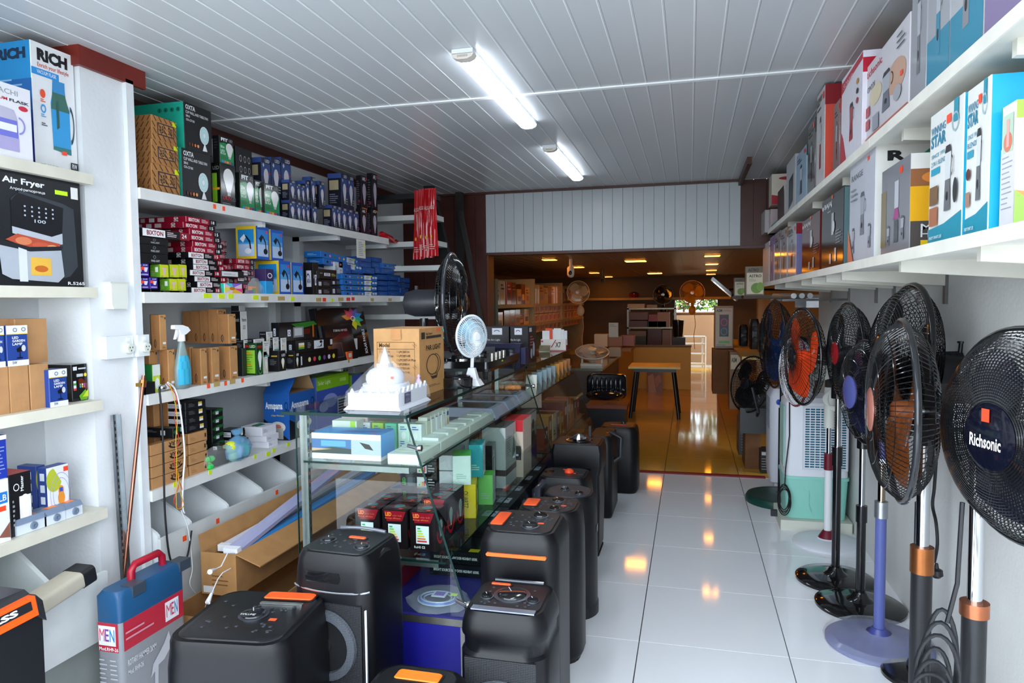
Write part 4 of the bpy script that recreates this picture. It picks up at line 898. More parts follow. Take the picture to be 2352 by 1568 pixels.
LB('orange_box', 'flat orange box at the shelf front beside the white boxes', 'box', 797, 808, 810, Z2, xf=-2.262, cols=dict(a='#e8602a', T='#f0703a'), pxl=776, style=lambda on, w, d, h: on('F').r(.25, .3, .8, .8, '#d8c8c0'))
# leaning solar panel cartons
def leaning(name, label, pts_px, xf, th, col, sty, lean):
    pass
q0 = P(735, 815, x=-2.33); q1 = P(845, 815, x=-2.33)
o = carton('solar_panel_carton', 'large black solar panel carton with rainbow petals leaning at the end of the third shelf', 'box', (-2.30, q0.y, Z2), PI/2, q1.y - q0.y, .045, .36, dict(a='#131316'), st_leaf, GLOSSY, rx=-math.radians(12))
o.rotation_euler = (math.radians(-10), 0, PI/2)
o = carton('solar_panel_carton', 'second black solar panel carton lower in front of the rainbow one', 'box', (-2.262, q0.y+.02, Z2), PI/2, (q1.y-q0.y)*.55, .035, .25, dict(a='#17171c'), lambda on, w, d, h: on('F').r(.15, .1, .5, .5, '#3a4a5a').r(.17, .12, .48, .48, '#1c2836').p([(.2, .6), (.8, .9), (.9, .6)], '#5a1424').t(.3, .8, .8, .86, 'SOLAR PANELS', W_, 0, 180), GLOSSY)
o.rotation_euler = (math.radians(-12), 0, PI/2)
# things at the pillar end of the third shelf
LB('bulb_box', 'small green and yellow bulb box behind the black adapter', 'box', 350, 838, 367, Z2, xf=-2.29, cols=dict(a='#c8d83a', L='#1f7a3a', T='#1f7a3a'), style=lambda on, w, d, h: on('F').r(0, .6, 1, 1, '#dfe6e0').e(.55, .3, .3, .22, '#e8ecea'), pxl=322)
q = P(345, 892, x=-2.262); 
r = empty('power_adapter', (-2.262, P(322, 890, x=-2.262).y, Z2), 'black power adapter box on the shelf corner with trailing flexes', 'adapter', rz=PI/2)
b_ = MB(); b_.loft([[Vector((x, y, z)) for x, y in ((.005,0),(.085,0),(.09,.005),(.09,.045),(.085,.05),(.005,.05),(0,.045),(0,.005))] for z in (0, .052)], '#16171b'); b_.build('body', PLAST, r)
b_ = MB(); b_.cyl((.02,.025,.0525),(.02,.025,.10),.018,'#e2e6e8',16); b_.build('white_cap', PLAST, r, smooth=40)
q = P(378, 873, x=-2.262)
r = empty('bulb_holder', (-2.275, q.y, Z2+.018), 'chrome bulb holder lying beside the black adapter', 'bulb holder')
b_ = MB(); b_.ell((0,0,0), .017, .02, .017, '#c8ccd0'); b_.build('reflector', CHROME, r, smooth=60)
b_ = MB(); b_.cyl((.0,.018,.0),(.0,.034,.002),.014,'#e8ecee',16); b_.build('collar', PLAST, r, smooth=40)
# spray bottle
q = P(423, 880, x=-2.255)
r = empty('spray_bottle', (-2.262, q.y, Z2), 'clear trigger spray bottle with blue label standing in front of the brown cartons', 'spray bottle')
def oval(rx, ry, z, ox=0, oy=0, n=20): return [Vector((ox + rx*math.cos(2*PI*i/n), oy + ry*math.sin(2*PI*i/n), z)) for i in range(n)]
hs = P(420, 745, x=-2.262).z - Z2
k_ = hs / .29
prof = [(.018,.040,0),(.022,.045,.004),(.024,.047,.02),(.024,.046,.09),(.022,.038,.13),(.019,.026,.165),(.015,.019,.19),(.012,.013,.215),(.012,.013,.225)]
FLK = mat('tinted_plastic', .12, color='#9fb6b6', alpha=.55, spec=.8)
b_ = MB(); b_.loft([oval(a*k_, c*k_, z*k_) for a, c, z in prof], '#ffffff'); b_.build('bottle', FLK, r, smooth=60)
b_ = MB(); b_.loft([oval(a*k_*.95, c*k_*.95, z*k_+.001) for a, c, z in prof[:3]] + [oval(.0228*k_, .0446*k_, .035*k_)], '#0f5a5e'); b_.build('liquid', SHINY, r, smooth=60)
b_ = MB(); rings = [[Vector((1.03*a*k_*math.cos(t), 1.03*c*k_*math.sin(t), z*k_)) for t in [(-1.1+2.2*i/10) for i in range(11)]] for a, c, z in ((.0243,.0465,.02),(.0242,.0465,.09),(.0225,.040,.125),(.020,.031,.15))]
for i in range(3):
    for j in range(10): b_.poly([rings[i][j], rings[i][j+1], rings[i+1][j+1], rings[i+1][j]], '#45b8d8' if (i + j) % 3 else '#35a8d0')
b_.build('label', CARD, r)
b_ = MB(); b_.cyl((0,0,.215*k_),(0,0,.245*k_),.017*k_,'#f4f6f6',20); b_.build('collar', PLAST, r, smooth=30)
b_ = MB(); M_ = Matrix(((0,0,1,-.011*k_),(1,0,0,0),(0,1,0,0),(0,0,0,1)))
b_.prism([(x*k_, y*k_) for x, y in ((-.012,.245),(.02,.245),(.05,.262),(.035,.278),(.0,.288),(-.045,.29),(-.05,.286),(-.05,.272),(-.045,.27),(-.02,.268))], .022*k_, '#f6f8f8', M_); b_.build('spray_head', PLAST, r)
b_ = MB(); b_.prism([(x*k_, y*k_) for x, y in ((-.02,.27),(-.028,.268),(-.034,.25),(-.044,.225),(-.036,.228),(-.022,.25))], .012*k_, '#f0f2f2', Matrix.Translation((.005*k_,0,0)) @ M_); b_.build('trigger', PLAST, r)
# flexes hanging off the shelf
def flex(name, label, pts, r_, c, cat='cable', loc=(0,0,0), nm2='cord'):
    ps = []
    for i in range(len(pts)-1):       # catmull-rom
        p0 = Vector(pts[max(i-1,0)]); p1 = Vector(pts[i]); p2 = Vector(pts[i+1]); p3 = Vector(pts[min(i+2,len(pts)-1)])
        for t in range(5):
            t /= 5
            ps.append(.5*((2*p1)+(p2-p0)*t+(2*p0-5*p1+4*p2-p3)*t*t+(3*p1-p0-3*p2+p3)*t**3))
    ps.append(Vector(pts[-1])); b = MB(); b.tube(ps, r_, c, 6)
    o = b.build(name, RUBBER, smooth=60)
    return tag(o, label, cat)
XH = XF + .012
def hp(lst, x=XH): return [tuple(P(a, b, x=x)) for a, b in lst]
flex('black_flex', 'black flex hanging from the third shelf down to the bins and looping up again', hp([(366,893),(372,960),(376,1080),(379,1180),(388,1270),(402,1305),(418,1305),(432,1270),(440,1218)], x=-2.19), .0042, '#15161a')
flex('white_flex', 'white flex hanging over the shelf edge beside the twisted wires', hp([(385,878),(402,893),(412,930),(420,990),(424,1050),(420,1110),(420,1165),(424,1178)]), .0042, '#eef0f2')
flex('thin_white_flex', 'thin white flex dropping from the shelf to the floor carton', hp([(416,1172),(432,1215),(442,1300),(436,1340),(450,1362)], x=-2.19), .0022, '#e4e8ea')
base = [(386,882),(402,910),(404,960),(407,1010),(403,1060),(408,1110),(402,1150),(410,1168),(419,1160),(417,1130),(406,1085)]
for k, (c, nm) in enumerate((('#d83a1e','red'),('#e0b81a','yellow'))):
    pts = [(a + (3 if (i + k) % 2 else -3), b) for i, (a, b) in enumerate(base)]
    flex('twisted_wire', nm + ' strand of the twisted pair hanging over the third shelf', hp(pts, XH+.004*k), .0017, c)
# ---------------------------------------------------------------- fourth shelf
Z1 = .70
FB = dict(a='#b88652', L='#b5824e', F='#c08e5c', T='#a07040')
hb = (P(344, 1022, x=-2.272).z - Z1) / 4
hb = max(hb, .03)
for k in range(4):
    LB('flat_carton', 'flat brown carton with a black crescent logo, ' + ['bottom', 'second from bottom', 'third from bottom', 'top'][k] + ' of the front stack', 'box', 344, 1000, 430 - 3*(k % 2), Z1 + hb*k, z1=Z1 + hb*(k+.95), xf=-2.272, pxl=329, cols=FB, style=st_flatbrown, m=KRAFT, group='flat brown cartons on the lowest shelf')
for k in range(4):
    LB('flat_carton', 'flat brown carton without logo behind the crescent stack, ' + ['bottom', 'second', 'third', 'top'][k], 'box', 433, 1000, 474 + (k % 2)*2, Z1 + hb*k*1.02, z1=Z1 + hb*(k*1.02+.95), xf=-2.275-.003*(k % 2), d=.2, cols=FB, style=lambda on, w, d, h: on('F').lines(.1,.2,.4,.6,3,'#8a6644',.3).r(.85,.3,.93,.7,'#2e241c'), m=KRAFT, group='flat brown cartons on the lowest shelf')
LB('floodlight_box', 'flat black and green box on the crescent cartons', 'box', 398, 1008, 415, Z1+4*hb+.001, z1=Z1+4*hb+.045, xf=-2.28, cols=dict(a='#17191a', T='#2a2d2c'), pxl=327, style=st_greenblack)
z_a = Z1 + 4.1*hb + .002
for k in range(4):
    h_ = .036
    LB('flat_black_box', 'flat black box with a white label, ' + ['bottom', 'second', 'third', 'top'][k] + ' of the four on the brown cartons', 'box', 428, 1000, 478 - k, z_a + h_*k, z1=z_a + h_*(k+.95), xf=-2.285, cols=dict(a='#17181c', T='#26272b'), pxl=362 + 2*k, style=st_blackflat, group='flat black labelled boxes')
z_b = P(490, 968, x=-2.31).z
for k in range(5):
    LB('flat_black_box', 'black and green flat box in the back pile, ' + ['bottom', 'second', 'third', 'fourth', 'top'][k], 'box', 487, 1000, 514, Z1 + .06 + .042*k, z1=Z1+.06+.042*(k+.96), xf=-2.36, d=.12, cols=dict(a='#141815', T='#1f231f'), style=st_greenblack, group='black and green flat boxes')
LB('dark_box', 'dark box under the back pile of flat boxes', 'box', 487, 1010, 520, Z1, z1=Z1+.059, xf=-2.36, d=.12, cols='#17191b')
for k, (a, b, z0, xf, near, hh) in enumerate([(500,518,Z1,-2.30,482,.05),(500,517,Z1+.052,-2.30,484,.05),(536,565,Z1+.05,-2.35,507,.04),(536,563,Z1+.09,-2.35,500,.045),(538,566,Z1,-2.35,512,.049)]):
    LB('flat_black_box', 'black white-labelled box in the middle heap of the lowest shelf, ' + ORD[k] + ' of five', 'box', a, 1000, b, z0, z1=z0+hh*.97, xf=xf, cols=dict(a='#15171a', T='#202322'), pxl=near, style=st_blackflat, group='black boxes in the middle heap')
for k, (a, yt, b, near, z0, hh, xf) in enumerate([(616,1008,638,565,Z1,.035,-2.285),(611,985,640,560,Z1+.036,.032,-2.29),(601,965,634,553,Z1+.069,.05,-2.31),(655,960,678,640,Z1,.10,-2.33)]):
    LB('white_flat_box', ['white flat box, bottom of the white stack', 'white flat box with green print, middle of the white stack', 'white box with green and black top picture, top of the white stack', 'white open box in front of the blue stove carton'][k], 'box', a, yt, b, z0, z1=z0+hh, xf=xf, cols=dict(a='#e0e0e8', T='#e4e6ec'), pxl=near, style=st_white)
for k, (px, yt, xf, near, wd) in enumerate([(352,925,-2.40,328,.06),(385,920,-2.38,345,.06)]):
    LB('plain_carton', 'brown carton in the shade behind the flat cartons, ' + ['left', 'right'][k], 'box', px, yt, px+14, Z1, xf=xf, cols=BC, pxl=near, m=KRAFT)
# stove carton with open flaps
q0 = P(663, 912, x=-2.285); q1 = P(722, 905, x=-2.285)
zA = P(663, 905, x=-2.285).z
dA = -2.285 - P(604, 900, y=q0.y).x
o = carton('stove_carton', 'blue stove carton with open top flaps on the lowest shelf', 'box', (-2.285, q0.y, Z1), PI/2, q1.y-q0.y, dA, zA-Z1, dict(a='#1e5aa8', T='#8a6a48'), st_annu)
wA = q1.y-q0.y
b_ = MB(); b_.hexa([(0,dA,zA-Z1),(0,0,zA-Z1),(.003,0,zA-Z1),(.003,dA,zA-Z1)], [(wA*.3,dA,zA-Z1+.10),(wA*.3,0,zA-Z1+.10),(wA*.3+.003,0,zA-Z1+.10),(wA*.3+.003,dA,zA-Z1+.10)], '#1e5aa8'); b_.build('flap', CARD, o)
b_ = MB(); b_.hexa([(wA,0,zA-Z1),(wA,dA,zA-Z1),(wA-.003,dA,zA-Z1),(wA-.003,0,zA-Z1)], [(wA*.8,0,zA-Z1+.09),(wA*.8,dA,zA-Z1+.09),(wA*.8-.003,dA,zA-Z1+.09),(wA*.8-.003,0,zA-Z1+.09)], '#a88860'); b_.build('flap', KRAFT, o)
pr = Print(); pr.on((wA*.3-.0,dA,zA-Z1+.10), (0,-dA,0), (-wA*.3,0,-.10)); pr.t(.2,.2,.75,.5,'Annupama',W_,.03,180); pr.build(o)
LB('solar_light_carton', 'green and blue solar light carton on the lowest shelf', 'box', 726, 868, 800, Z1, xf=-2.31, d=.12, cols=dict(a='#4a6ac0', T='#7fb81e', L='#5a7ac8'), style=st_solar)
LB('solar_light_carton', 'second green-topped carton just right of the solar light carton', 'box', 808, 862, 830, Z1, xf=-2.33, d=.12, cols=dict(a='#3a52a8', T='#7fb81e', L='#7fb81e'))
LB('solar_light_carton', 'white carton with black lettering behind the solar light carton', 'box', 714, 846, 812, Z1, xf=-2.44, d=.06, cols='#c2c4c6', style=st_solarw)
LB('white_box', 'white carton behind the green-topped one at the right', 'box', 814, 842, 838, Z1, xf=-2.43, d=.06, cols='#cdd0d2')
LB('dark_box', 'green-dark carton at the far end of the lowest shelf', 'box', 845, 858, 900, Z1, xf=-2.34, d=.1, cols='#14332c')
# plastic bag with balls, clear bag
r0 = P(548, 1046, x=-2.27)
r = empty('ball_bag', (-2.275, r0.y, Z1), 'knotted pale blue plastic bag of toy balls on the lowest shelf', 'bag')
b_ = MB()
for (dy, dz, rr_, c) in ((-.055,.075,.034,'#d8e03a'),(-.045,.03,.03,'#cfe04a'),(.0,.045,.036,'#c8d8f0'),(.05,.042,.034,'#2ad0a0')):
    q_ = MB(); q_.ell((0,dy,dz), rr_, rr_, rr_, c, 14, 8); q_.build('ball', CARD, r, smooth=80)
n_ = 20; rings = []
rr_ = random.Random(4)
for (z, s, sx) in ((.0,.06,.03),(.02,.095,.045),(.06,.1,.045),(.09,.085,.04),(.11,.055,.028),(.125,.012,.01),(.135,.03,.02),(.16,.045,.012)):
    rings.append([Vector((sx*math.cos(2*PI*i/n_)*(1+.16*rr_.uniform(-1,1)), s*math.sin(2*PI*i/n_)*(1+.14*rr_.uniform(-1,1)), z)) for i in range(n_)])
b_ = MB(); b_.loft(rings, '#ffffff'); b_.build('bag', mat('blue_film', .15, color='#86c4ee', alpha=.5, spec=.7), r, smooth=25)
r0 = P(500, 1076, x=-2.27)
r = empty('clear_bag', (-2.275, r0.y, Z1), 'clear bag holding a black adapter and green parts at the front of the lowest shelf', 'bag')
b_ = MB(); b_.box(-.04, .0, .002, .0, .10, .075, '#1a1b1e'); b_.build('adapter', PLAST, r)
b_ = MB()
for (a, c, z) in ((-.02,-.04,.02),(-.01,-.06,.05),(-.015,-.02,.045),(0,-.05,.012)): b_.ell((a, c, z), .02, .02, .016, '#1fc04a', 8, 5)
tag(b_.build('green_parts', PLAST, r), kind='stuff')
rings = []
for (z, s, sx) in ((.0,.09,.035),(.03,.105,.04),(.07,.095,.035),(.09,.06,.02),(.1,.02,.01)):
    rings.append([Vector((-.015+sx*math.cos(2*PI*i/n_)*(1+.2*rr_.uniform(-1,1)), .01+s*math.sin(2*PI*i/n_)*(1+.14*rr_.uniform(-1,1)), z)) for i in range(n_)])
b_ = MB(); b_.loft(rings, '#ffffff'); b_.build('film', FILM, r, smooth=25)
# toys in film on the second shelf
LB('toy_pack', 'rainbow coloured toy pack in clear film on the second shelf', 'toy', 515, 650, 556, Z3, xf=-2.258, d=.03, cols=dict(a='#e8c8d8', L='#2ab8a0', T='#e0e040'), style=lambda on, w, d, h: on('F').p([(.5, .6), (1, 1), (.3, 1)], '#8a6ad0').p([(.5, .5), (1, .1), (1, .5)], '#e84a8a').p([(.5, .5), (.4, 0), (1, 0)], '#e8b82a').p([(.5, .5), (.0, .1), (0, .6)], '#e8e04a').p([(.5, .5), (0, 1), (.4, 1)], '#4ac8e0').e(.42, .5, .16, .16, '#c8782a'))
q = P(592, 675, x=-2.26)
r = empty('clear_bag', (-2.27, q.y, Z3), 'crumpled clear bag with a bright toy inside on the second shelf', 'bag')
b_ = MB(); b_.box(-.02, -.04, .0, .0, .005, .04, '#e8832a'); b_.box(-.018, -.035, .0, .002, -.005, .03, '#3a8a4a'); b_.box(-.012, -.05, .0, .004, -.03, .02, '#5a3a90'); tag(b_.build('toy_parts', CARD, r), kind='stuff')
rings = [[Vector((-.01+sx*math.cos(2*PI*i/n_)*(1+.2*rr_.uniform(-1,1)), .005+s*math.sin(2*PI*i/n_)*(1+.14*rr_.uniform(-1,1)), z)) for i in range(n_)] for (z, s, sx) in ((.0,.085,.028),(.03,.075,.028),(.06,.045,.02),(.085,.02,.01))]
b_ = MB(); b_.loft(rings, '#ffffff'); b_.build('film', FILM, r, smooth=25)
# paper price list hanging from the top shelf
q = P(828, 575, x=XF+.004)
r = tag(MB().box(XF+.003, P(818,575,x=XF).y, P(825,592,x=XF).z, XF+.0045, P(838,575,x=XF).y, P(825,550,x=XF).z, '#e2e4dc').build('price_list', CARD), 'white paper price list hanging from the top shelf edge', 'paper')
pr = Print(); y0_ = P(818,575,x=XF).y; y1_ = P(838,575,x=XF).y; za = P(825,592,x=XF).z; zb_ = P(825,550,x=XF).z
pr.on((XF+.0045, y0_, za), (0, y1_-y0_, 0), (0, 0, zb_-za)); pr.lines(.2, .1, .8, .9, 8, '#8a8c90', .3); pr.r(.78, .7, .98, .8, Yl); pr.r(.75, .35, .95, .45, Yl); pr.build(r)
# red snack-like packets hung from the shelf end
def packet(cx_, cy_, ztop, hgt, wtop, wbot, rot, label, k):
    n = 9; rows = 12; b = MB(); rr = random.Random(k)
    ph = rr.random()*6
    front = []
    for j in range(rows+1):
        t = j/rows; z = ztop - hgt*t; wv = wtop + (wbot-wtop)*t**1.3
        front.append([Vector(((i/n-.5)*wv, .012*math.sin(PI*i/n)*math.sin(PI*min(t*1.1,1)) + .004*math.sin(i*2.1+ph+t*3), z)) for i in range(n+1)])
    vs = [v for row in front for v in row] + [Vector((v.x, -v.y-.003, v.z)) for row in front for v in row]
    fs = []; N = (rows+1)*(n+1)
    for j in range(rows):
        for i in range(n):
            a = j*(n+1)+i; fs.append((a, a+n+1, a+n+2, a+1)); fs.append((N+a, N+a+1, N+a+n+2, N+a+n+1))
    b._add(vs, fs, '#c21a24')
    o = b.build('red_packet', GLOSSY, smooth=50); o.location = (cx_, cy_, 0); o.rotation_euler = (0, 0, rot)
    tag(o, label, 'packet', 'red packets hanging at the shelf end')
    pr = Print(); w_ = wbot*.8
    pr.on((-w_/2, -.019, ztop-hgt*.96), (w_, 0, 0), (0, 0, hgt*.9))
    pr.lines(.15, .06, .8, .16, 3, '#e8b8b0', .4); pr.e(.35, .28, .1, .03, '#e8c83a'); pr.t(.2, .72, .75, .78, 'ALSGI', '#f0c8c0')
    if k == 0: pr.p([(.45, .4), (.55, .45), (.66, .7), (.6, .68)], '#c8bc9a')
    pr.build(o)
yp = 5.1
for k, (px, wt, wb) in enumerate([(953,.06,.10),(966,.055,.09),(980,.055,.09),(993,.055,.085)]):
    q = P(px, 432, y=yp+.012*(3-k)); packet(q.x, yp+.03*(3-k), q.z + (-.01 if k == 0 else 0), q.z - P(px, 591, y=yp).z - .01*(k % 2), wt, wb, -.25+.1*k, 'red foil packet hanging at the end of the top shelf, ' + ORD[k] + ' from the left', k)
q = P(875, 560, x=-2.27)
r = tag(MB().loft([[Vector((x_*s_, 0, 0)) + Vector((0, y_, z_)) + Vector((.03*s_*math.cos(2*PI*i/10), 0, .03*s_*math.sin(2*PI*i/10)+.03)) for i in range(10)] for (x_, y_, z_, s_) in ((0,0,0,.3),(0,.04,0,.9),(0,.12,-.005,.8),(0,.2,-.02,.95),(0,.26,-.035,.4),(0,.3,-.03,.6),(0,.34,-.03,.3))], '#b81420').build('red_packet', GLOSSY, loc=(-2.28, q.y, Z4-.005), smooth=25), 'crumpled red foil packet lying on the end of the top shelf', 'packet')
# ---------------------------------------------------------------- metal stair behind the shelf end
r = empty('steel_stair', (-2.6, 5.3, 0), 'black steel stair stringers with white treads behind the shelves', 'stair')
org = Vector((-2.6, 5.3, 0))
def bar(root, org, p0, p1, wx, wy, c, nm, m=RUBBER):
    p0, p1 = Vector(p0), Vector(p1)
    b = MB(); b.hexa([p0+Vector((-wx,-wy,0)), p0+Vector((wx,-wy,0)), p0+Vector((wx,wy,0)), p0+Vector((-wx,wy,0))], [p1+Vector((-wx,-wy,0)), p1+Vector((wx,-wy,0)), p1+Vector((wx,wy,0)), p1+Vector((-wx,wy,0))], c)
    o = b.build(nm, m, root); o.location = -org; return o
pa = P(985, 410, y=5.5); pb = P(1050, 690, y=5.5); d_ = (pb-pa); pb = pa + d_*(pa.z-.02)/(pa.z-pb.z); pa = pa - d_*.0
bar(r, org, (pb.x, 5.5, pb.z), (pa.x, 5.5, ZC-.03), .04, .03, '#0f1113', 'stringer')
pa = P(1062, 510, y=5.75); pb = P(1112, 760, y=5.75); d_ = pb-pa
bar(r, org, pa + d_*((pa.z-1.13)/(pa.z-pb.z)), pa - d_*.1, .018, .02, '#14100f', 'brace')
bar(r, org, (P(1058,600,y=5.95).x, 5.95, .0), (P(1058,600,y=5.95).x, 5.95, ZC-.02), .03, .03, '#15100f', 'post')
for k, py in enumerate([453, 502, 562, 617, 686, 727]):
    q = P(930, py, y=5.25); q2 = P(1000+8*k, py, y=5.25)
    b = MB(); b.box(XL+.01, 5.2, q.z-.02, q2.x-.02, 5.42, q.z+.02, '#cfd2d0' if k not in (0,) else '#17181a'); o = b.build('tread', PAINTW, r); o.location = -org
# ---------------------------------------------------------------- toolbox, open bag, floor cartons
TX = -1.95; q0 = P(276, 1434, x=TX)
r = empty('tool_case', (TX, q0.y, 0), 'blue plastic tool case with red handle and red and grey printed sleeve', 'tool case', rz=math.radians(90))
# local: x along world +y ; y -> world -x
Lc = P(424, 1335, x=TX).y - q0.y; Wc = TX - P(219, 1434, y=q0.y).x; Hc = q0.z/.86
def rrect(x0, y0, x1, y1, rad, z, n=4):
    pts = []
    for (cx_, cy_, a0) in ((x1-rad, y1-rad, 0), (x0+rad, y1-rad, PI/2), (x0+rad, y0+rad, PI), (x1-rad, y0+rad, 1.5*PI)):
        for i in range(n+1):
            a = a0 + PI/2*i/n; pts.append(Vector((cx_+rad*math.cos(a), cy_+rad*math.sin(a), z)))
    return pts
b_ = MB(); b_.loft([rrect(0, 0, Lc, Wc, .02, 0), rrect(0, 0, Lc, Wc, .02, Hc*.86)], '#8b8d92'); o = b_.build('sleeve', CARD, r, smooth=40)
b_ = MB(); b_.loft([rrect(0, 0, Lc, Wc, .02, z) if i < 2 else rrect(.01, .01, Lc-.01, Wc-.01, .03, z) for i, z in enumerate((Hc*.861, Hc+.03, Hc+.048))], '#1f4f78'); b_.build('case_top', PLAST, r, smooth=40)
for k, x0_ in enumerate((.06, .30)):
    b_ = MB(); b_.box(x0_, -.004, Hc+.012, x0_+.06, .05, Hc+.052, '#3a4450'); b_.build('latch', PLAST, r)
b_ = MB(); pts = [(.12,.06,Hc+.04),(.122,.06,Hc+.08),(.14,.06,Hc+.1),(.26,.06,Hc+.1),(.278,.06,Hc+.08),(.28,.06,Hc+.04)]
b_.tube([Vector(p) for p in pts], .014, '#a0142a', 8); b_.build('handle', PLAST, r, smooth=50)
pr = Print(); pr.on((0,0,0),(Lc,0,0),(0,0,Hc*.86)); pr.r(.04,.72,.96,1,'#b8283c'); pr.r(.66,.76,.88,.96,'#e8eaf0'); pr.t(.68,.8,.755,.93,'M','#d83a5a',.0); pr.t(.76,.8,.80,.93,'E','#d83a5a',.01); pr.t(.81,.8,.86,.93,'N','#2a86c0',.01)
pr.t(.08,.56,.5,.62,'ROTARY HAMMER 26MM','#d8dade'); pr.t(.08,.47,.3,.52,'Mod. RH9-26','#d8dade'); pr.p([(.4,.3),(.44,.42),(.62,.56),(.7,.66),(.74,.5),(.62,.4),(.52,.38),(.5,.1),(.45,.1),(.46,.34)],'#c2c4ca'); pr.r(.1,.2,.24,.3,'#e0e4ea'); pr.e(.2,.1,.04,.06,'#e0e4ea'); pr.ring(.2,.1,.04,.06,.2,'#2a4a9a'); pr.lines(.06,.8,.5,.92,2,'#d890a0',.3)
pr.on((0,Wc,0),(0,-Wc,0),(0,0,Hc*.86)); pr.r(.1,.72,.9,1,'#b8283c'); pr.r(.12,.78,.8,.97,'#e8eaf0'); pr.t(.16,.82,.36,.94,'M','#d83a5a',.0); pr.t(.38,.82,.54,.94,'E','#8a3a9a',.01); pr.t(.57,.82,.76,.94,'N','#2a86c0',.01); pr.t(.14,.73,.9,.765,'Mod.RH9-26',W_,.02)
pr.lines(.12,.35,.45,.66,7,'#b8bac0',.35); pr.lines(.55,.35,.9,.66,7,'#b8bac0',.35,3); pr.lines(.15,.05,.8,.2,4,'#b8bac0',.3,5)
pr.build(r)
# beige roll bag standing behind the bass speaker
q0 = P(100, 1375, x=-2.1); q1 = P(186, 1320, x=-2.1)
r = empty('cable_bag', (-2.1, 1.75, .30), 'beige wrapped tube with black end cap behind the orange-handled speaker', 'tube')
u = (q1-q0).normalized(); L_ = (q1-q0).length + .1
M_ = Matrix.Translation(q0 - Vector((-2.1,1.75,.30)) - u*.1) @ u.to_track_quat('Z','Y').to_matrix().to_4x4()
b_ = MB(); b_.loft([[M_ @ v for v in rrect(-.045,-.03,.045,.03,.015,z)] for z in (0, L_-.03)], '#b0a898'); b_.build('sleeve', CARD, r, smooth=40)
b_ = MB(); b_.loft([[M_ @ v for v in rrect(-.047,-.032,.047,.032,.016,z)] for z in (L_-.03, L_+.02)], '#1c1d20'); b_.build('end_cap', PLAST, r, smooth=40)
# long cartons on the floor of the counter aisle
XC0, XC1 = -1.98, -1.68
def openbox(name, label, x0, x1, y0, y1, h, c, z0=0, flaps=(), txt=None, group=None):
    r = empty(name, (x0, y0, z0), label, 'box', group); w_ = x1-x0; L = y1-y0; t = .006
    b = MB(); b.box(0,0,0,w_,L,t,c); b.box(0,0,t,t,L,h,c); b.box(w_-t,0,t,w_,L,h,c); b.box(t,0,t,w_-t,t,h,c); b.box(t,L-t,t,w_-t,L,h,c); b.build('body', KRAFT, r)
    for (kind, wd, ang) in flaps:
        b = MB(); s, c_ = math.sin(ang), math.cos(ang)
        if kind == 'r': b.hexa([(w_,0,h-.002),(w_,0,h+.003),(w_,L,h+.003),(w_,L,h-.002)], [(w_+wd*c_,0.02,h+wd*s-.002),(w_+wd*c_,0.02,h+wd*s+.003),(w_+wd*c_,L-.02,h+wd*s+.003),(w_+wd*c_,L-.02,h+wd*s-.002)], c)
        if kind == 'l': b.hexa([(0,0,h-.002),(0,0,h+.003),(0,L,h+.003),(0,L,h-.002)], [(-wd*c_,0.02,h+wd*s-.002),(-wd*c_,0.02,h+wd*s+.003),(-wd*c_,L-.02,h+wd*s+.003),(-wd*c_,L-.02,h+wd*s-.002)], c)
        if kind == 'n': b.hexa([(0.01,0,h),(w_-.01,0,h),(w_-.01,0,h+.005),(.01,0,h+.005)], [(0.02,-wd*c_,h+wd*s),(w_-.02,-wd*c_,h+wd*s),(w_-.02,-wd*c_,h+wd*s+.005),(.02,-wd*c_,h+wd*s+.005)], c)
        b.build('flap', KRAFT, r)
    return r
z0c = P(450, 1405, x=-1.9).z
r = openbox('long_carton', 'long open brown carton on the floor marked with big black letters', -2.16, -1.76, 2.42, 4.3, .20, '#ad7f4f', flaps=(('n', .14, -1.0),))
pr = Print(); pr.on((.4,0,0),(0,1.88,0),(0,0,.20)); pr.t(.24,.25,.29,.8,'L','#2a2018',.02); pr.t(.31,.25,.36,.8,'E','#2a2018',.02); pr.t(.38,.25,.43,.8,'D','#2a2018',.02); pr.build(r)
r = openbox('long_carton', 'long brown carton torn open lengthwise, full of lamp battens, resting on the floor carton', -2.12, -1.94, 2.62, 4.25, .19, '#b08250', z0=.21, flaps=(('r', .12, -.45), ('l', .07, 1.2)))
pr = Print(); pr.on((0,0,0),(.18,0,0),(0,0,.19)); pr.lines(.3,.2,.8,.5,3,'#7a5430',.3); pr.r(.05,.04,.35,.2,'#dcdcdc'); pr.build(r)
def batten(p0, p1, w_, h_, c, label, endc='#e6e8f0', nm='batten_lamp'):
    p0, p1 = Vector(p0), Vector(p1); u = (p1-p0); L = u.length
    ang = math.atan2(-u.x, u.y); el = math.asin(u.z/L)
    r = bpy.data.objects.new(nm, None); COL.objects.link(r); r.location = p0; r.rotation_euler = (el, 0, ang); tag(r, label, 'lamp', 'loose lamp battens in the long cartons')
    b = MB(); b.loft([[Vector((x, y, z)) for x, z in ((-w_/2,0),(w_/2,0),(w_/2,h_*.6),(w_*.35,h_),(-w_*.35,h_),(-w_/2,h_*.6))] for y in (.03, L-.03)], c); b.build('diffuser', GLOSSY, r)
    for y0_ in (0, L-.03): b = MB(); b.box(-w_/2-.001, y0_, -.001, w_/2+.001, y0_+.03, h_+.001, endc); b.build('end_cap', PLAST, r)
    return r
batten(P(530,1275,x=-1.98), P(745,1085,x=-2.0)+Vector((0,.3,0)), .07, .03, '#a8a9cc', 'long violet-white lamp batten lying on top of the torn carton')
batten((-1.97,2.64,.375), (-1.98,4.1,.41), .05, .028, '#3a8ad0', 'blue and white boxed lamp batten poking out of the torn carton', '#dfe6f4')
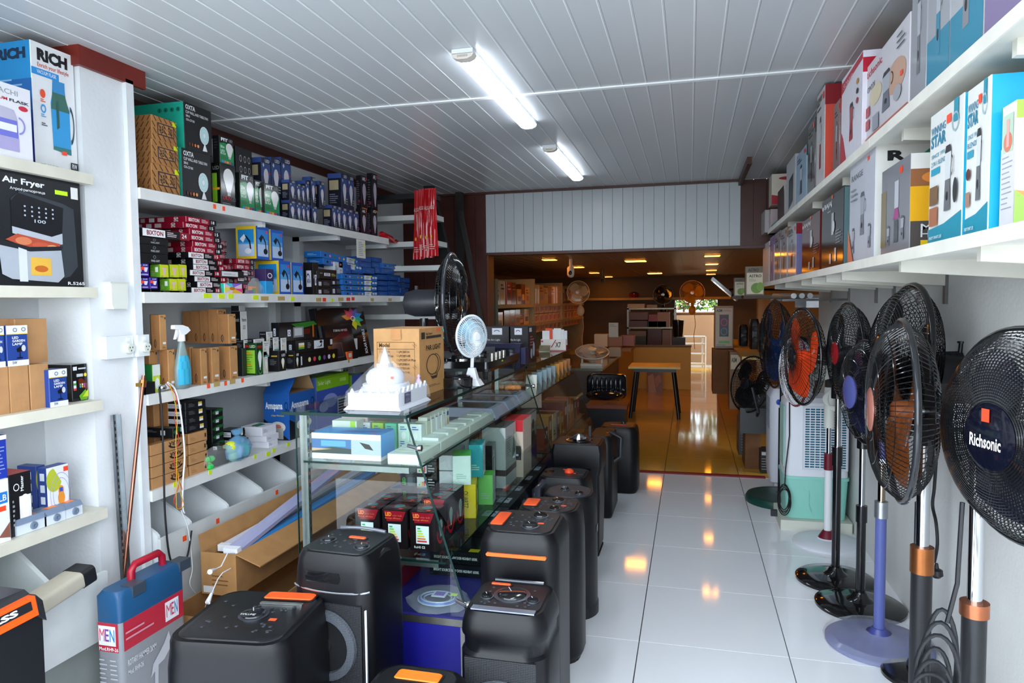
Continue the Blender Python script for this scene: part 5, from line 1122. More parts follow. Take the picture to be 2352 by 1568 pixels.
batten((-2.08,2.72,.37), (-2.08,4.2,.41), .055, .028, '#d8dcec', 'white lamp batten deeper in the torn carton')
batten((-1.98,3.1,.375), (-1.99,4.2,.42), .05, .02, '#2a2c38', 'dark lamp batten beside the violet-white one')
for k, (a, b_) in enumerate((((508,1300),(488,1310)), ((500,1330),(482,1372)))):
    pa = P(*a, x=-1.95); pb = P(*b_, x=-1.93)
    r = empty('mains_plug', tuple(pb), ['white two-pin plug hanging from the batten, upper one', 'white two-pin plug hanging lower beside the torn carton'][k], 'plug')
    e0 = P(545, 1270, x=-1.96) if k == 0 else P(530,1305,x=-1.96)
    b2 = MB(); b2.tube([e0-pb, (e0-pb)*.6+Vector((0,0,.03)), pa-pb, Vector((0,0,0))], .0025, '#e8eaf0', 6); b2.build('cord', RUBBER, r, smooth=60)
    b2 = MB(); dn = (pb-pa).normalized(); b2.cyl(-dn*.02, dn*.025, .006, '#f0f2f6', 10, r1=.011); b2.build('plug_body', PLAST, r, smooth=40)
    for s_ in (-1, 1): b2 = MB(); b2.cyl(dn*.025+Vector((0,.005*s_,0)), dn*.045+Vector((0,.005*s_,0)), .0018, '#c8ccd2', 6); b2.build('pin', CHROME, r)
# pale boxes stacked at the far end of the aisle
for k in range(5):
    carton('white_flat_box', 'blue and white flat box stacked beyond the long cartons, ' + ['bottom', 'second', 'third', 'fourth', 'top'][k], 'box', (-1.82+.01*(k % 2), 4.45, .2+.075*k), PI/2, .55, .22, .07, dict(a='#d0d6e4', F='#c8d2e8'), lambda on, w, d, h: on('L').p([(.1, .2), (.5, .8), (.9, .8), (.5, .2)], '#5a7ad0'), CARD, 'blue and white flat boxes beyond the long cartons')
carton('plain_carton', 'brown carton under the blue and white flat boxes', 'box', (-1.8, 4.42, 0), PI/2, .6, .3, .198, '#a87a4a', None, KRAFT)
# ---------------------------------------------------------------- glass counters
ZT = 1.1; ZBASE = .36; ZS1 = .905; ZS2 = .555
def gx(z): return -1.0 + (1.088 - z) / (1.088 - ZBASE) * .23     # slanted front glass
def counter(y0, y1, label, blue):
    o_ = Vector((-1.46, y0, 0)); r = empty('display_counter', o_, label, 'counter', 'glass display counters')
    def pt_(mb, nm, m, smooth=None):
        ob = mb.build(nm, m, r, smooth=smooth); ob.location = -o_; return ob
    pt_(MB().box(-1.47, y0, .06, -.78, y1-.005, ZBASE-.03, blue), 'base_panel', CARD)
    pt_(MB().box(-1.44, y0+.03, 0, -.82, y1-.03, .059, '#15151a'), 'plinth', MATTE)
    pt_(MB().box(-1.47, y0-.003, ZBASE-.0299, -.772, y1-.005, ZBASE-.004, '#8c8a84'), 'base_trim', METAL)
    pt_(MB().box(-1.47, y0+.001, ZBASE-.0039, -.775, y1-.006, ZBASE, '#28267a'), 'base_top', CARD)
    for xx in (-1.465, -.80): pt_(MB().box(xx, y0-.004, .06, xx+.03, y0+.026, ZBASE-.031, '#a5a39c'), 'corner_trim', METAL)
    # slanted front glass, end glass, shelves, top
    t = .006
    pt_(MB().hexa([(gx(ZBASE),y0,ZBASE+.001),(gx(ZBASE)+t,y0,ZBASE+.001),(gx(ZBASE)+t,y1-.01,ZBASE+.001),(gx(ZBASE),y1-.01,ZBASE+.001)], [(-1.0,y0,1.088),(-1.0+t,y0,1.088),(-1.0+t,y1-.01,1.088),(-1.0,y1-.01,1.088)]), 'front_glass', GLASS)
    pt_(MB().hexa([(gx(ZBASE)-.001,y0-.002,ZBASE+.001),(gx(ZBASE)+t+.001,y0-.002,ZBASE+.001),(gx(ZBASE)+t+.001,y0,ZBASE+.001),(gx(ZBASE)-.001,y0,ZBASE+.001)], [(-1.001,y0-.002,1.088),(-.993,y0-.002,1.088),(-.993,y0,1.088),(-1.001,y0,1.088)]), 'front_glass_edge', GLASSEDGE)
    b = MB(); b.prism([(-1.45, ZBASE+.001), (gx(ZBASE)-.002, ZBASE+.001), (-1.002, 1.088), (-1.45, 1.088)], .005, '#ffffff', Matrix(((1,0,0,0),(0,0,-1,y0+.012),(0,1,0,0),(0,0,0,1)))); pt_(b, 'end_glass', GLASS); pt_(MB().box(-1.453, y0+.005, ZBASE+.001, -1.4505, y0+.013, 1.088), 'end_glass_edge', GLASSEDGE)
    for z, xe, nm in ((ZS1, gx(ZS1)-.01, 'upper_shelf'), (ZS2, gx(ZS2)-.03, 'lower_shelf')):
        pt_(MB().box(-1.43, y0+.02, z-.007, xe, y1-.02, z-.0005), nm, GLASS)
        pt_(MB().box(xe, y0+.02, z-.008, xe+.0012, y1-.02, z), 'shelf_edge', GLASSEDGE)
        pt_(MB().box(-1.43, y0+.0185, z-.008, xe, y0+.0198, z), 'shelf_edge', GLASSEDGE)
    pt_(MB().box(-1.49, y0-.03, 1.0885, -.985, y1-.004, 1.099), 'top_glass', GLASS)
    pt_(MB().box(-.985, y0-.03, 1.088, -.9838, y1-.004, 1.0995), 'top_edge', GLASSEDGE)
    pt_(MB().box(-1.49, y0-.0315, 1.088, -.985, y0-.0302, 1.0995), 'top_edge', GLASSEDGE)
    for yy in (y0+.04, (y0+y1)/2+.1):
        b = MB(); b.box(-1.455, yy, ZBASE+.001, -1.425, yy+.02, 1.087, '#a9aeae'); pt_(b, 'upright', METAL)
        b = MB(); 
        for k in range(24): b.box(-1.4245, yy+.006, ZBASE+.03+k*.029, -1.4235, yy+.012, ZBASE+.045+k*.029, '#30353a')
        tag(pt_(b, 'slots', RUBBER), kind='stuff')
    for z in (.98, .42):
        b = MB(); b.cyl((gx(z)-.03, y0+.014, z), (gx(z)+.022, y0-.02, z), .008, '#c8ccd0', 12); pt_(b, 'glass_clip', CHROME, 40)
        b = MB(); b.cyl((gx(z)+.02, y0-.012, z), (gx(z)+.032, y0-.012, z), .012, '#d8dce0', 14); pt_(b, 'glass_clip', CHROME, 40)
    b = MB(); b.box(-1.47, y0+.02, ZBASE+.001, -1.462, y1-.02, ZBASE+.05, '#5a564e'); pt_(b, 'back_rail', METAL)
    for z in (ZS1-.02, ZS2-.02):
        for yy in (y0+.06, (y0+y1)/2+.11):
            b = MB(); b.box(-1.43, yy, z-.02, gx(z)-.08, yy+.006, z+.008, '#9a9e9e'); pt_(b, 'shelf_bracket', METAL)
    return r
YC0, YC1, YC2 = 2.335, 4.22, 5.85
counter(YC0, YC1, 'nearer glass display counter with slanted front and blue base', '#1c1a8c')
counter(YC1, YC2, 'farther glass display counter, joined behind the nearer one', '#1c1a6c')
def C(name, label, x0, x1, y0, y1, z0, z1, cols, style=None, m=None, group=None, rz=0, cat='box', **kw):
    return carton(name, label, cat, (x0, y0, z0), rz, x1-x0, y1-y0, z1-z0, cols, style, m, group, **kw)
# upper shelf goods
def st_bluebox(on, w, d, h):
    p = on('F'); p.r(0, 0, 1, 1, '#dfe3e8'); p.r(0, .22, .58, .78, '#3d6aa0'); p.p([(0, .22), (.58, .22), (.58, .42), (.3, .48), (0, .34)], '#2a3a3a'); p.p([(0, .3), (.3, .4), (0, .42)], '#c8a080'); p.r(.14, .5, .5, .72, '#5a9ae0'); p.r(.58, .22, 1, .78, '#a8b2b8'); p.p([(.7, .7), (.84, .62), (.9, .4), (.78, .46)], '#1a1c20')
    p = on('R'); p.r(0, .0, 1, .14, '#dfe3e8')
    p = on('T'); p.p([(.3, .35), (.7, .25), (.95, .5), (.5, .6)], '#1470d0'); p.r(.82, .1, .9, .22, '#ff4a2a')
C('lamp_kit_box', 'long bright blue and white printed carton at the counter end, upper glass shelf', -1.42, -1.13, 2.40, 2.53, ZS1, ZS1+.10, dict(a='#2f9ae6', F='#dfe3e8'), st_bluebox)
xx = -1.1
def st_switch(on, w, d, h):
    p = on('T'); p.lines(.1, .05, .9, .95, 5, '#c8d4cc', .25); p.r(.15, .3, .3, .34, '#d8e84a'); p.r(.7, .7, .85, .74, '#d8e84a')
for k, (ya, yb, dx) in enumerate([(2.37, 2.60, 0), (2.605, 2.98, 0), (2.985, 3.38, 0)]):
    C('switch_box', 'long white box of wall switches along the upper shelf edge, ' + ['nearest', 'middle', 'farthest'][k], -1.09, -.965, ya, yb, ZS1, ZS1+.038, dict(a='#d5dbd2', T='#e2e8e0'), st_switch, group='switch boxes on the upper glass shelf')
for k in range(6):
    C('wall_switch', 'flat white switch plate lying on the switch boxes, ' + ORD[k] + ' from the counter end', -1.07+.006*(k % 3), -.985, 2.63+.12*k, 2.72+.12*k, ZS1+.0385, ZS1+.05, '#e4ece8', lambda on, w, d, h: on('T').r(.3, .3, .7, .7, '#f2f6f4'), group='switch plates on the boxes', cat='switch')
C('bulb_box', 'round-capped white tape roll box on the switch boxes', -1.115, -1.091, 2.56, 2.6, ZS1, ZS1+.03, '#e8ecec')
for k in range(9):
    col = ['#dfe6ea','#a9d84a','#5ac8a0','#c8e8d8','#dfe8e4','#d8dcc8','#e4e6e0','#dfe4e8','#e6e6e2'][k]
    C('small_bulb_box', 'small upright bulb box at the back of the upper glass shelf, ' + ORD[k] + ' from the left', -1.33+.058*min(k, 3.9)-.0*(k), -1.33+.058*min(k, 3.9)+.05, 2.62+.06*max(0, k-4), 2.665+.06*max(0, k-4), ZS1, ZS1+.105, dict(a=col), lambda on, w, d, h: on('F').lines(.2, .75, .8, .92, 2, '#3a62b0').lines(.2, .1, .8, .35, 3, '#3a62b0').e(.5, .55, .2, .15, '#f0f4f0'), group='small bulb boxes on the upper glass shelf')
for k in range(6):
    C('small_bulb_box', 'narrow candle bulb box in the row above the glass edge, ' + ORD[k] + ' from the left', -1.1, -1.06, 2.70+.047*k, 2.742+.047*k, ZS1, ZS1+.12, '#dcdcd2', lambda on, w, d, h: on('R').r(.25, .75, .75, .9, '#3a5aa8').r(.25, .1, .75, .3, '#3a5aa8').e(.5, .5, .15, .14, '#c89a5a'), group='candle bulb boxes')
C('pale_box', 'pale pink and grey box behind the blue carton', -1.42, -1.30, 2.64, 2.85, ZS1, ZS1+.13, '#c8b0b0', lambda on, w, d, h: on('F').p([(.1, .2), (.9, .7), (.9, .9), (.1, .5)], '#d87a7a'))
C('pale_box', 'white and green box at the back corner of the upper shelf', -1.42, -1.31, 2.56, 2.63, ZS1+.0, ZS1+.12, '#dfe2d8', lambda on, w, d, h: on('F').r(.75, 0, .95, 1, '#a8d83a'))
for k in range(3):
    ya = 3.43+.27*k; r = empty('flat_lamp', (-1.30, ya, ZS1), 'pale grey square lamp with dark glass on the upper shelf, ' + ['nearest', 'middle', 'farthest'][k], 'lamp', 'square lamps on the upper glass shelf')
    b = MB(); b.hexa([(0,0,0),(.335,0,0),(.335,.26,0),(0,.26,0)], [(.03,.02,.045),(.305,.02,.045),(.305,.24,.045),(.03,.24,.045)], '#a8acc4'); b.build('frame', PLAST, r)
    b = MB(); b.box(.06, .045, .0452, .275, .215, .047, '#39494c'); b.build('lens', SHINY, r)
C('blender_bucket', 'red-lidded clear bag of building blocks on the lower glass shelf', -.98, -.87, 3.62, 3.82, ZS2, ZS2+.31, dict(a='#c8b8a8', T='#c8222e'), lambda on, w, d, h: on('F').r(0, .8, 1, 1, '#c01a28').r(.1, .3, .9, .55, '#3a3c40').lines(.2, .35, .8, .5, 2, '#c8ccd0'))
# lower shelf goods
def st_ledred(on, w, d, h):
    p = on('F'); p.p([(.08, .98), (.95, .98), (.8, .72), (.2, .70)], '#8a1626'); p.t(.14, .84, .38, .94, 'LED', '#ff8a3a', .03); p.t(.14, .76, .74, .81, 'Energy efficient', '#e8683a'); p.t(.42, .84, .8, .89, 'solar bulb', '#c05040')
    p.r(.25, .18, .75, .64, '#dfe6ea')
    for k, c in enumerate(('#2aa06a','#8ac84a','#c8d83a','#e8c83a','#e8823a','#d8303a')): p.r(.3, .55-.065*k, .42+.05*k, .59-.065*k, c)
    p.t(.18, .06, .6, .12, 'RoHS CE', '#dfe2e6')
    p = on('R'); p.e(.5, .5, .3, .28, '#4a3a3e'); p.ring(.5, .5, .42, .4, .2, '#c01a2e', t0=3.2, t1=6.2); p.bulb(.5, .5, .18, .22, '#9ab0a8')
    p = on('T'); p.e(.5, .5, .35, .35, '#6a2a30'); p.e(.5, .5, .2, .2, '#5a8a90'); p.r(.6, .1, .75, .25, '#ff4a2a')
LR = dict(a='#1c1518', T='#3a2226')
for j in range(3):
    for k in range(3):
        if j == 2 and k == 0: continue
        x0 = [-1.27, -1.155, -1.04][k]
        C('solar_bulb_box', 'black and red solar bulb box, ' + ['front', 'middle', 'back'][j] + ' row, ' + ['left', 'centre', 'right'][k] + (' one by the slanted glass' if k == 2 else ' one'), x0, x0+.105, 2.45+.12*j, 2.56+.12*j, ZS2, ZS2+.15+(.0 if j == 0 else .02*(k == 2)), LR, st_ledred, GLOSSY, 'black and red solar bulb boxes')
def st_blk(on, w, d, h):
    p = on('F'); p.t(.06, .2, .14, .75, 'LED', '#4ac84a', .02, 90); p.r(.2, .15, .42, .8, '#3a4a52'); p.r(.46, .12, .72, .85, '#e4e8e6')
    for k, c in enumerate(('#2aa06a','#c8d83a','#e8823a','#d8303a')): p.r(.5+.05*k, .2, .54+.05*k, .35+.08*k, c)
    p.lines(.76, .2, .95, .8, 3, '#b8bcc0')
for k in range(5):
    C('dark_box', 'black floodlight box in the stack behind the solar bulb boxes, ' + ['bottom', 'second', 'third', 'fourth', 'top'][k], -1.255+.003*(k % 2), -1.08, 2.86, 3.02, ZS2+.062*k, ZS2+.062*k+.06, '#17191c', st_blk, GLOSSY, 'black floodlight boxes in the counter')
for k in range(4):
    C('white_box', 'white box with a red square at the middle of the lower shelf, ' + ['bottom', 'second', 'third', 'top'][k], -1.07, -1.0, 2.86, 3.10, ZS2+.07*k, ZS2+.07*k+.066, '#c8ccd0', lambda on, w, d, h: on('R').r(.75, .2, .92, .7, '#b8202e').lines(.1, .4, .5, .6, 1, '#3a3c40'), rz=.12, group='white and red boxes')
def st_clock(main, ring_c, n=1):
    def f(on, w, d, h):
        p = on('R')
        if n == 1: p.e(.5, .55, .36, .3, ring_c); p.e(.5, .55, .26, .22, '#e8e0d8')
        else:
            for a, b, c in ((.35, .3, '#2a4aa0'), (.7, .4, '#2a8a5a'), (.5, .75, '#2a2c34')): p.ring(a, b, .16, .15, .2, c)
        on('F').t(.3, .3, .6, .8, 'QUARTZ', '#3a3a20', .01, -90) if n == 1 else on('F').lines(.2, .2, .8, .4, 3, '#a8c8b8')
    return f
C('clock_box', 'yellow clock box with a red-rimmed clock standing against the slanted glass', -.99, -.905, 2.86, 3.02, ZS2, ZS2+.15, dict(a='#e0c818'), st_clock(0, '#b8301e'), rz=.25)
C('clock_box', 'white and green clock box on top of the yellow one', -1.0, -.92, 2.84, 2.97, ZS2+.152, ZS2+.28, dict(a='#dfe8ea', T='#5fd05a', F='#d8ece4'), st_clock(0, '', 3), rz=.3)
C('clock_box', 'teal-topped white box with three clocks, topmost of the clock boxes', -.975, -.91, 2.99, 3.12, ZS2+.152, ZS2+.30, dict(a='#dfe6f0', T='#1a98a0', F='#1a98a0'), st_clock(0, '', 3), rz=.2)
C('clock_box', 'white and green clock box at floor of the lower shelf behind the yellow one', -.96, -.89, 3.08, 3.18, ZS2, ZS2+.14, dict(a='#dfe0ea', T='#5fc04a', F='#7ad06a'), st_clock(0, '', 3), rz=.15)
C('trimmer_box', 'black trimmer box leaning beside the clock boxes', -.97, -.93, 3.22, 3.33, ZS2, ZS2+.25, '#1a1a1e', lambda on, w, d, h: on('R').e(.5, .5, .2, .25, '#8a8a92').t(.2, .75, .5, .9, 'X', W_), GLOSSY, rz=.1)
def st_sew(on, w, d, h):
    p = on('F'); 
    for k in range(5): p.r(.28, .12+.16*k, .45, .24+.16*k, '#1c1e22'); p.e(.18, .18+.16*k, .05, .03, '#2a2c30')
    p.ring(.72, .55, .16, .14, .08, '#3a3c40', t0=0, t1=3.2); p.lines(.58, .2, .88, .4, 3, '#5a5c60', .15)
C('machine_carton', 'white carton with a column of black pictograms, left of the dark post', -1.30, -1.09, 3.36, 3.55, ZS2, ZS2+.30, '#b4c2c0', st_sew)
def st_app(on, w, d, h):
    p = on('F'); p.r(0, .2, 1, .3, '#3a2e2c'); p.ring(.35, .6, .2, .12, .1, '#3a3c40'); p.lines(.2, .35, .6, .45, 2, '#5a5c60', .2)
    p = on('R'); p.r(0, .2, 1, .3, '#3a2e2c'); p.lines(.1, .5, .5, .85, 9, '#5a6068', .25); p.p([(.6, .4), (.9, .5), (.8, .9)], '#3a6a6a')
C('machine_carton', 'tall white carton with a dark band near its foot, right of the dark post', -1.03, -.905, 3.38, 3.60, ZS2, ZS2+.31, dict(a='#aab4b2', T='#4a4e50'), st_app)
tag(MB().box(-1.08, 3.34, ZS2, -1.04, 3.37, ZS1-.01, '#1c1a1c').build('counter_post', RUBBER), 'dark square post standing between the two white cartons in the counter', 'post')
C('photo_box', 'grey box with a printed portrait at the end of the near counter', -.985, -.90, 3.90, 4.1, ZS2, ZS2+.30, '#4a484a', lambda on, w, d, h: on('R').r(.05, .5, .95, .98, '#8a9088').e(.5, .75, .14, .1, '#2a2a2c').p([(.2, .45), (.35, .62), (.65, .62), (.8, .45)], '#2a2c30').r(.1, .1, .9, .3, '#4a2a6a'))
# base-level goods
def st_dob(txt):
    def f(on, w, d, h):
        p = on('F'); p.t(.08, .38, .95, .62, txt, '#dfe2e2', .02); p = on('T'); p.e(.4, .55, .22, .3, '#3a3e40'); p.e(.4, .55, .1, .14, '#23282a'); p.e(.45, .12, .12, .08, '#5a5a20'); p.r(.75, .05, .95, .2, '#b8b02a'); p.r(.8, .7, .9, .85, '#c8ccd0')
    return f
C('highbay_box', 'flat black high bay lamp box with white lettering, lower of two on the blue base', -1.06, -.83, 2.70, 2.95, ZBASE, ZBASE+.05, '#15181a', st_dob('BRIGHT SOURCE 100W DOB HIGHBAY 6500K'), GLOSSY)
C('highbay_box', 'flat black high bay lamp box with white lettering, upper of two on the blue base', -1.06, -.84, 2.71, 2.95, ZBASE+.051, ZBASE+.10, '#15181a', st_dob('BRIGHT SOURCE 100W DOB HIGHBAY 6500K'), GLOSSY)
for k in range(5):
    C('floodlight_box', 'dark floodlight box with white logo under the lower glass shelf, ' + ORD[k] + ' from the front', -.99+.01*k, -.85, 3.02+.23*k, 3.24+.23*k, ZBASE, ZBASE+.14, dict(a='#1b1d20', T='#2a2c30'), lambda on, w, d, h: (on('T').r(.3, .3, .8, .7, '#c8ccdc').ring(.55, .48, .18, .14, .3, '#2a2a80', t0=.3, t1=2.8), on('R').r(.1, .3, .35, .7, '#b8bcc4').e(.6, .5, .1, .25, '#6a6c70')), group='dark floodlight boxes on the blue base')
C('red_box', 'dark red box lying at the back of the blue base', -1.32, -1.12, 2.55, 2.75, ZBASE, ZBASE+.08, '#6a1420', lambda on, w, d, h: on('F').lines(.1, .3, .8, .7, 2, '#c84a4a'))
r = empty('led_strip_bag', (-.93, 2.45, ZBASE), 'clear bag of coiled blue LED strip on the blue base by the counter corner', 'bag')
b = MB()
for k in range(5): b.tube([((.078-.006*k)*math.cos(2*PI*i/28), (.062-.005*k)*math.sin(2*PI*i/28), .012+.004*(k % 3)) for i in range(28)], .0035, '#3f66c8' if k % 2 else '#a8b4d8', 5, True)
tag(b.build('coil', SHINY, r, smooth=60), kind='stuff')
b = MB(); b.box(-.02, -.02, .028, .035, .03, .031, '#d8dcf0'); b.box(-.012,-.012,.0312,.027,.022,.0318,'#8a6ad0'); b.build('remote', CARD, r)
b = MB(); b.box(.05, .0, .03, .075, .02, .0312, '#c8e82a'); b.build('price_sticker', CARD, r)
rr_ = random.Random(11); rings = [[Vector((sx*math.cos(2*PI*i/20)*(1+.1*rr_.uniform(-1,1)), s*math.sin(2*PI*i/20)*(1+.1*rr_.uniform(-1,1)), z)) for i in range(20)] for (z, s, sx) in ((.001,.105,.12),(.02,.1,.115),(.036,.08,.09),(.04,.03,.04))]
b = MB(); b.loft(rings, '#ffffff'); b.build('film', FILM, r, smooth=20)
# far counter goods
rr_ = random.Random(21)
pal = ['#8a3a28', '#a87848', '#c8b898', '#7a7c78', '#b88a3a', '#5a2a3a', '#98908a', '#c86a2a', '#4a4440', '#b04a6a']
for k in range(10):
    y_ = 4.32 + .148*k; h_ = .12 + .1*rr_.random()
    C('small_goods_box', 'small box on the lower shelf of the farther counter, ' + ORD[k] + ' from its near end', -1.08, -.9, y_, y_+.12, ZS2, ZS2+h_, dict(a=pal[k], T=pal[(k+3) % 10]), lambda on, w, d, h: on('R').r(.2, .5, .8, .8, '#d8d0c0').lines(.2, .15, .8, .4, 2, '#2a2a2a'), group='small boxes on the lower shelf of the farther counter')
for k in range(9):
    y_ = 4.32 + .16*k
    r = empty('blister_pack', (-1.02, y_, ZS1), 'hanging blister card standing on the upper shelf of the farther counter, ' + ORD[k], 'blister card', 'blister cards in the farther counter')
    c = ['#dfe0d8','#7f9aa8','#8aa0a8','#90a4aa','#8a9aa0','#c8862a','#c87a2a','#b8702a','#a8642a'][k]
    b = MB(); b.hexa([(0,0,0),(.07,.0,0),(.07,.06,0),(0,.06,0)], [(0,.028,.13),(.07,.028,.13),(.07,.032,.13),(0,.032,.13)], c); b.build('card', CARD, r)
    b = MB(); b.box(.0702, .02, .03, .074, .045, .075, '#6a6a4a' if k == 0 else '#3a3c40'); b.build('item', SHINY, r)
C('pink_box', 'magenta and white box with its lid open on the lower shelf of the farther counter', -1.12, -.98, 4.62, 4.80, ZS2+.22, ZS2+.33, dict(a='#c8b0a8', T='#b0206a'), None, rz=.3)
# ---------------------------------------------------------------- things on the counter
x0, x1 = -1.34, -1.10
q = P(965, 912, z=ZT); xb, yb_ = q.x, q.y
xa = P(860, 900, y=yb_).x; yc = P(1021, 890, x=xb).y; zt_ = P(965, 755, y=yb_).z
def st_par(on, w, d, h):
    p = on('F'); p.ring(.47, .44, .0001, .0001, .1, '#4a3420'); 
    for (a, b, c, d_) in ((.08,.8,.9,.806),(.08,.1,.086,.8),(.895,.1,.9,.8),(.08,.7,.9,.706)): p.r(a, b, c, d_, '#4a3420')
    p.t(.13, .73, .36, .79, 'Model', '#4a3420', .02)
    L = ['LPC007-H', 'LPC007-HR', 'LPC007-H Plus', 'LPC008-H', 'LPC011-H', 'LPC019-H']
    for k, t in enumerate(L):
        y = .645 - .06*k; p.ring(.525, y+.02, .018, .018, .2, '#4a3420', 4, PI/4, PI/4+2*PI); p.t(.56, y, .56+.028*len(t), y+.035, t, '#4a3420')
    p.ring(.155, .665, .018, .018, .2, '#4a3420', 4, PI/4, PI/4+2*PI); p.t(.19, .645, .36, .68, 'LPC01-H', '#4a3420'); p.t(.26, .585, .44, .62, 'H Plus', '#4a3420')
    for b_ in (.74, .42, .1): p.p([(.86, b_+.03), (.87, b_+.03), (.93, b_-.01), (.92, b_-.01)], '#7a3a20'); p.p([(.89, b_+.05), (.9, b_+.05), (.96, b_+.01), (.95, b_+.01)], '#7a3a20')
    p.r(.42, .84, .62, 1, '#c08a58')
    p = on('R'); p.r(.08, .84, .22, .94, '#2a1c10'); p.t(.26, .89, .52, .93, 'Big Dipper', '#2a1c10'); p.r(.26, .84, .88, .88, '#2a1c10'); p.r(.7, .94, .84, .985, '#e8532a'); p.t(.25, .66, .85, .74, 'PAR LIGHT', '#2a1c10', .02)
    p.ring(.5, .44, .25, .16, .09, '#3a2614'); p.ring(.58, .44, .25, .16, .07, '#3a2614', t0=-1.5, t1=1.5); p.p([(.4, .28), (.46, .22), (.66, .22), (.7, .3), (.64, .26), (.48, .26)], '#3a2614'); p.lines(.3, .1, .82, .14, 2, '#3a2614', .3)
    p.p([(.9, .98), (.99, .90), (.99, .94), (.94, .99)], '#3ac8c8'); p.p([(.86, .84), (.99, .8), (.99, .82)], '#3ac8c8')
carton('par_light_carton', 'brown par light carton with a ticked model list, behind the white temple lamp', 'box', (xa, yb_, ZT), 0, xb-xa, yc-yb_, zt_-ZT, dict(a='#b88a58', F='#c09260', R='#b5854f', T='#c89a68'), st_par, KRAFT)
# temple lamp
tx0 = P(806, 935, z=ZT).x; tx1 = P(925, 943, z=ZT).x; ty0 = 2.385; ty1 = 2.70
tx0 = tx1 - .235
r = empty('temple_lamp', (tx0, ty0, ZT), 'white moulded dome-and-spire temple lamp wrapped in clear film on the counter corner', 'lamp'); r.scale = (1, 1, .74)
w_, d_ = tx1-tx0, ty1-ty0
WP = '#cfd3dc'
WPM = mat('white_plastic', .35, spec=.5)
b = MB(); b.hexa([(0,0,0),(w_,0,0),(w_,d_,0),(0,d_,0)], [(.012,.012,.018),(w_-.012,.012,.018),(w_-.012,d_-.012,.018),(.012,d_-.012,.018)], WP); b.build('plinth', WPM, r)
b = MB(); b.box(.014,.014,.0182,w_-.014,d_-.014,.085,WP); b.build('wall', WPM, r)
b = MB()
for i in range(6):
    for (xx, yy, al) in ((.02+i*(w_-.05)/5, .016, 0), (.02+i*(w_-.05)/5, d_-.018, 0)):
        b.hexa([(xx,yy,.0852),(xx+.018,yy,.0852),(xx+.018,yy+.006,.0852),(xx,yy+.006,.0852)], [(xx+.008,yy,.107),(xx+.010,yy,.107),(xx+.010,yy+.006,.107),(xx+.008,yy+.006,.107)], WP)
for i in range(7):
    yy = .02+i*(d_-.055)/6; b.hexa([(w_-.022,yy,.0852),(w_-.014,yy,.0852),(w_-.014,yy+.026,.0852),(w_-.022,yy+.026,.0852)], [(w_-.022,yy+.012,.112),(w_-.014,yy+.012,.112),(w_-.014,yy+.014,.112),(w_-.022,yy+.014,.112)], WP)
b.build('parapet', WPM, r)
cx_, cy_ = w_*.47, d_*.45; k_ = 1.0
b = MB(); b.lathe([(.095,.0855),(.095,.10),(.088,.104),(.088,.118),(.08,.122)], 28, WP, Matrix.Translation((cx_, cy_, 0))); b.build('terrace', WPM, r, smooth=40)
b = MB(); b.lathe([(.072,.1222),(.076,.14),(.074,.165),(.06,.19),(.04,.203),(.03,.206)], 28, WP, Matrix.Translation((cx_, cy_, 0))); b.build('dome', WPM, r, smooth=40)
b = MB(); b.box(cx_-.024, cy_-.024, .2062, cx_+.024, cy_+.024, .224, WP); b.build('square_tee', WPM, r)
b = MB(); b.lathe([(.022,.2242),(.019,.235),(.016,.25),(.010,.275),(.005,.295),(.001,.31)], 16, WP, Matrix.Translation((cx_, cy_, 0))); b.build('spire', WPM, r, smooth=60)
b = MB()
for i in range(9): b.box(cx_-.022+i*.005, cy_-.0246, .209, cx_-.0205+i*.005, cy_-.0242, .221, '#e8823a')
b.build('painted_lines', CARD, r)
b = MB(); b.box(w_-.0139, .07, .025, w_-.0125, .13, .08, '#211c4a'); sg = b.build('sign', CARD, r)
pr = Print(); pr.on((w_-.0125,.07,.025),(0,.06,0),(0,0,.055)); pr.lines(.15,.7,.85,.9,2,'#8a8ac8'); pr.lines(.15,.1,.85,.5,4,'#8a8ac8',.2); pr.build(sg)
b = MB(); b.lathe([(.012,0),(.012,.03),(.004,.045),(.008,.055),(.002,.065)], 10, '#c8b0e0', Matrix.Translation((w_-.03, d_-.06, .086))); b.build('figurine', WPM, r, smooth=50)
b = MB(); b.box(cx_+.05,cy_-.06,.15,cx_+.062,cy_-.058,.163,'#ff5a3a'); b.build('price_sticker', CARD, r)
rings = [rrect(.0-.004, -.004, w_+.004, d_+.004, .02, .02, 3), rrect(.0, .0, w_, d_, .03, .09, 3), rrect(cx_-.085, cy_-.085, cx_+.085, cy_+.085, .05, .16, 3), rrect(cx_-.03, cy_-.03, cx_+.03, cy_+.03, .02, .235, 3), rrect(cx_-.006, cy_-.006, cx_+.006, cy_+.006, .004, .312, 3)]
b = MB(); b.loft(rings, '#ffffff', cap=(0, 1)); b.build('film', mat('thin_film', .05, color='#ffffff', alpha=.09, spec=.9), r)
# coil stove drum
q = P(1050, 890, z=ZT)
r = empty('hot_plate', (-1.07, 3.12, ZT), 'round black hot plate on the counter beside the brown carton', 'hot plate')
b = MB(); b.lathe([(.072,0),(.076,.01),(.076,.045),(.07,.05)], 28, '#121315'); b.build('body', SHINY, r, smooth=30)
b = MB(); b.lathe([(.066,.0502),(.064,.056),(.02,.058)], 28, '#2a2c2e'); b.build('plate', METAL, r, smooth=30)
b = MB(); b.box(-.05,-.02,.058,.0,.02,.075,'#1a1b1d'); b.build('handle', PLAST, r)
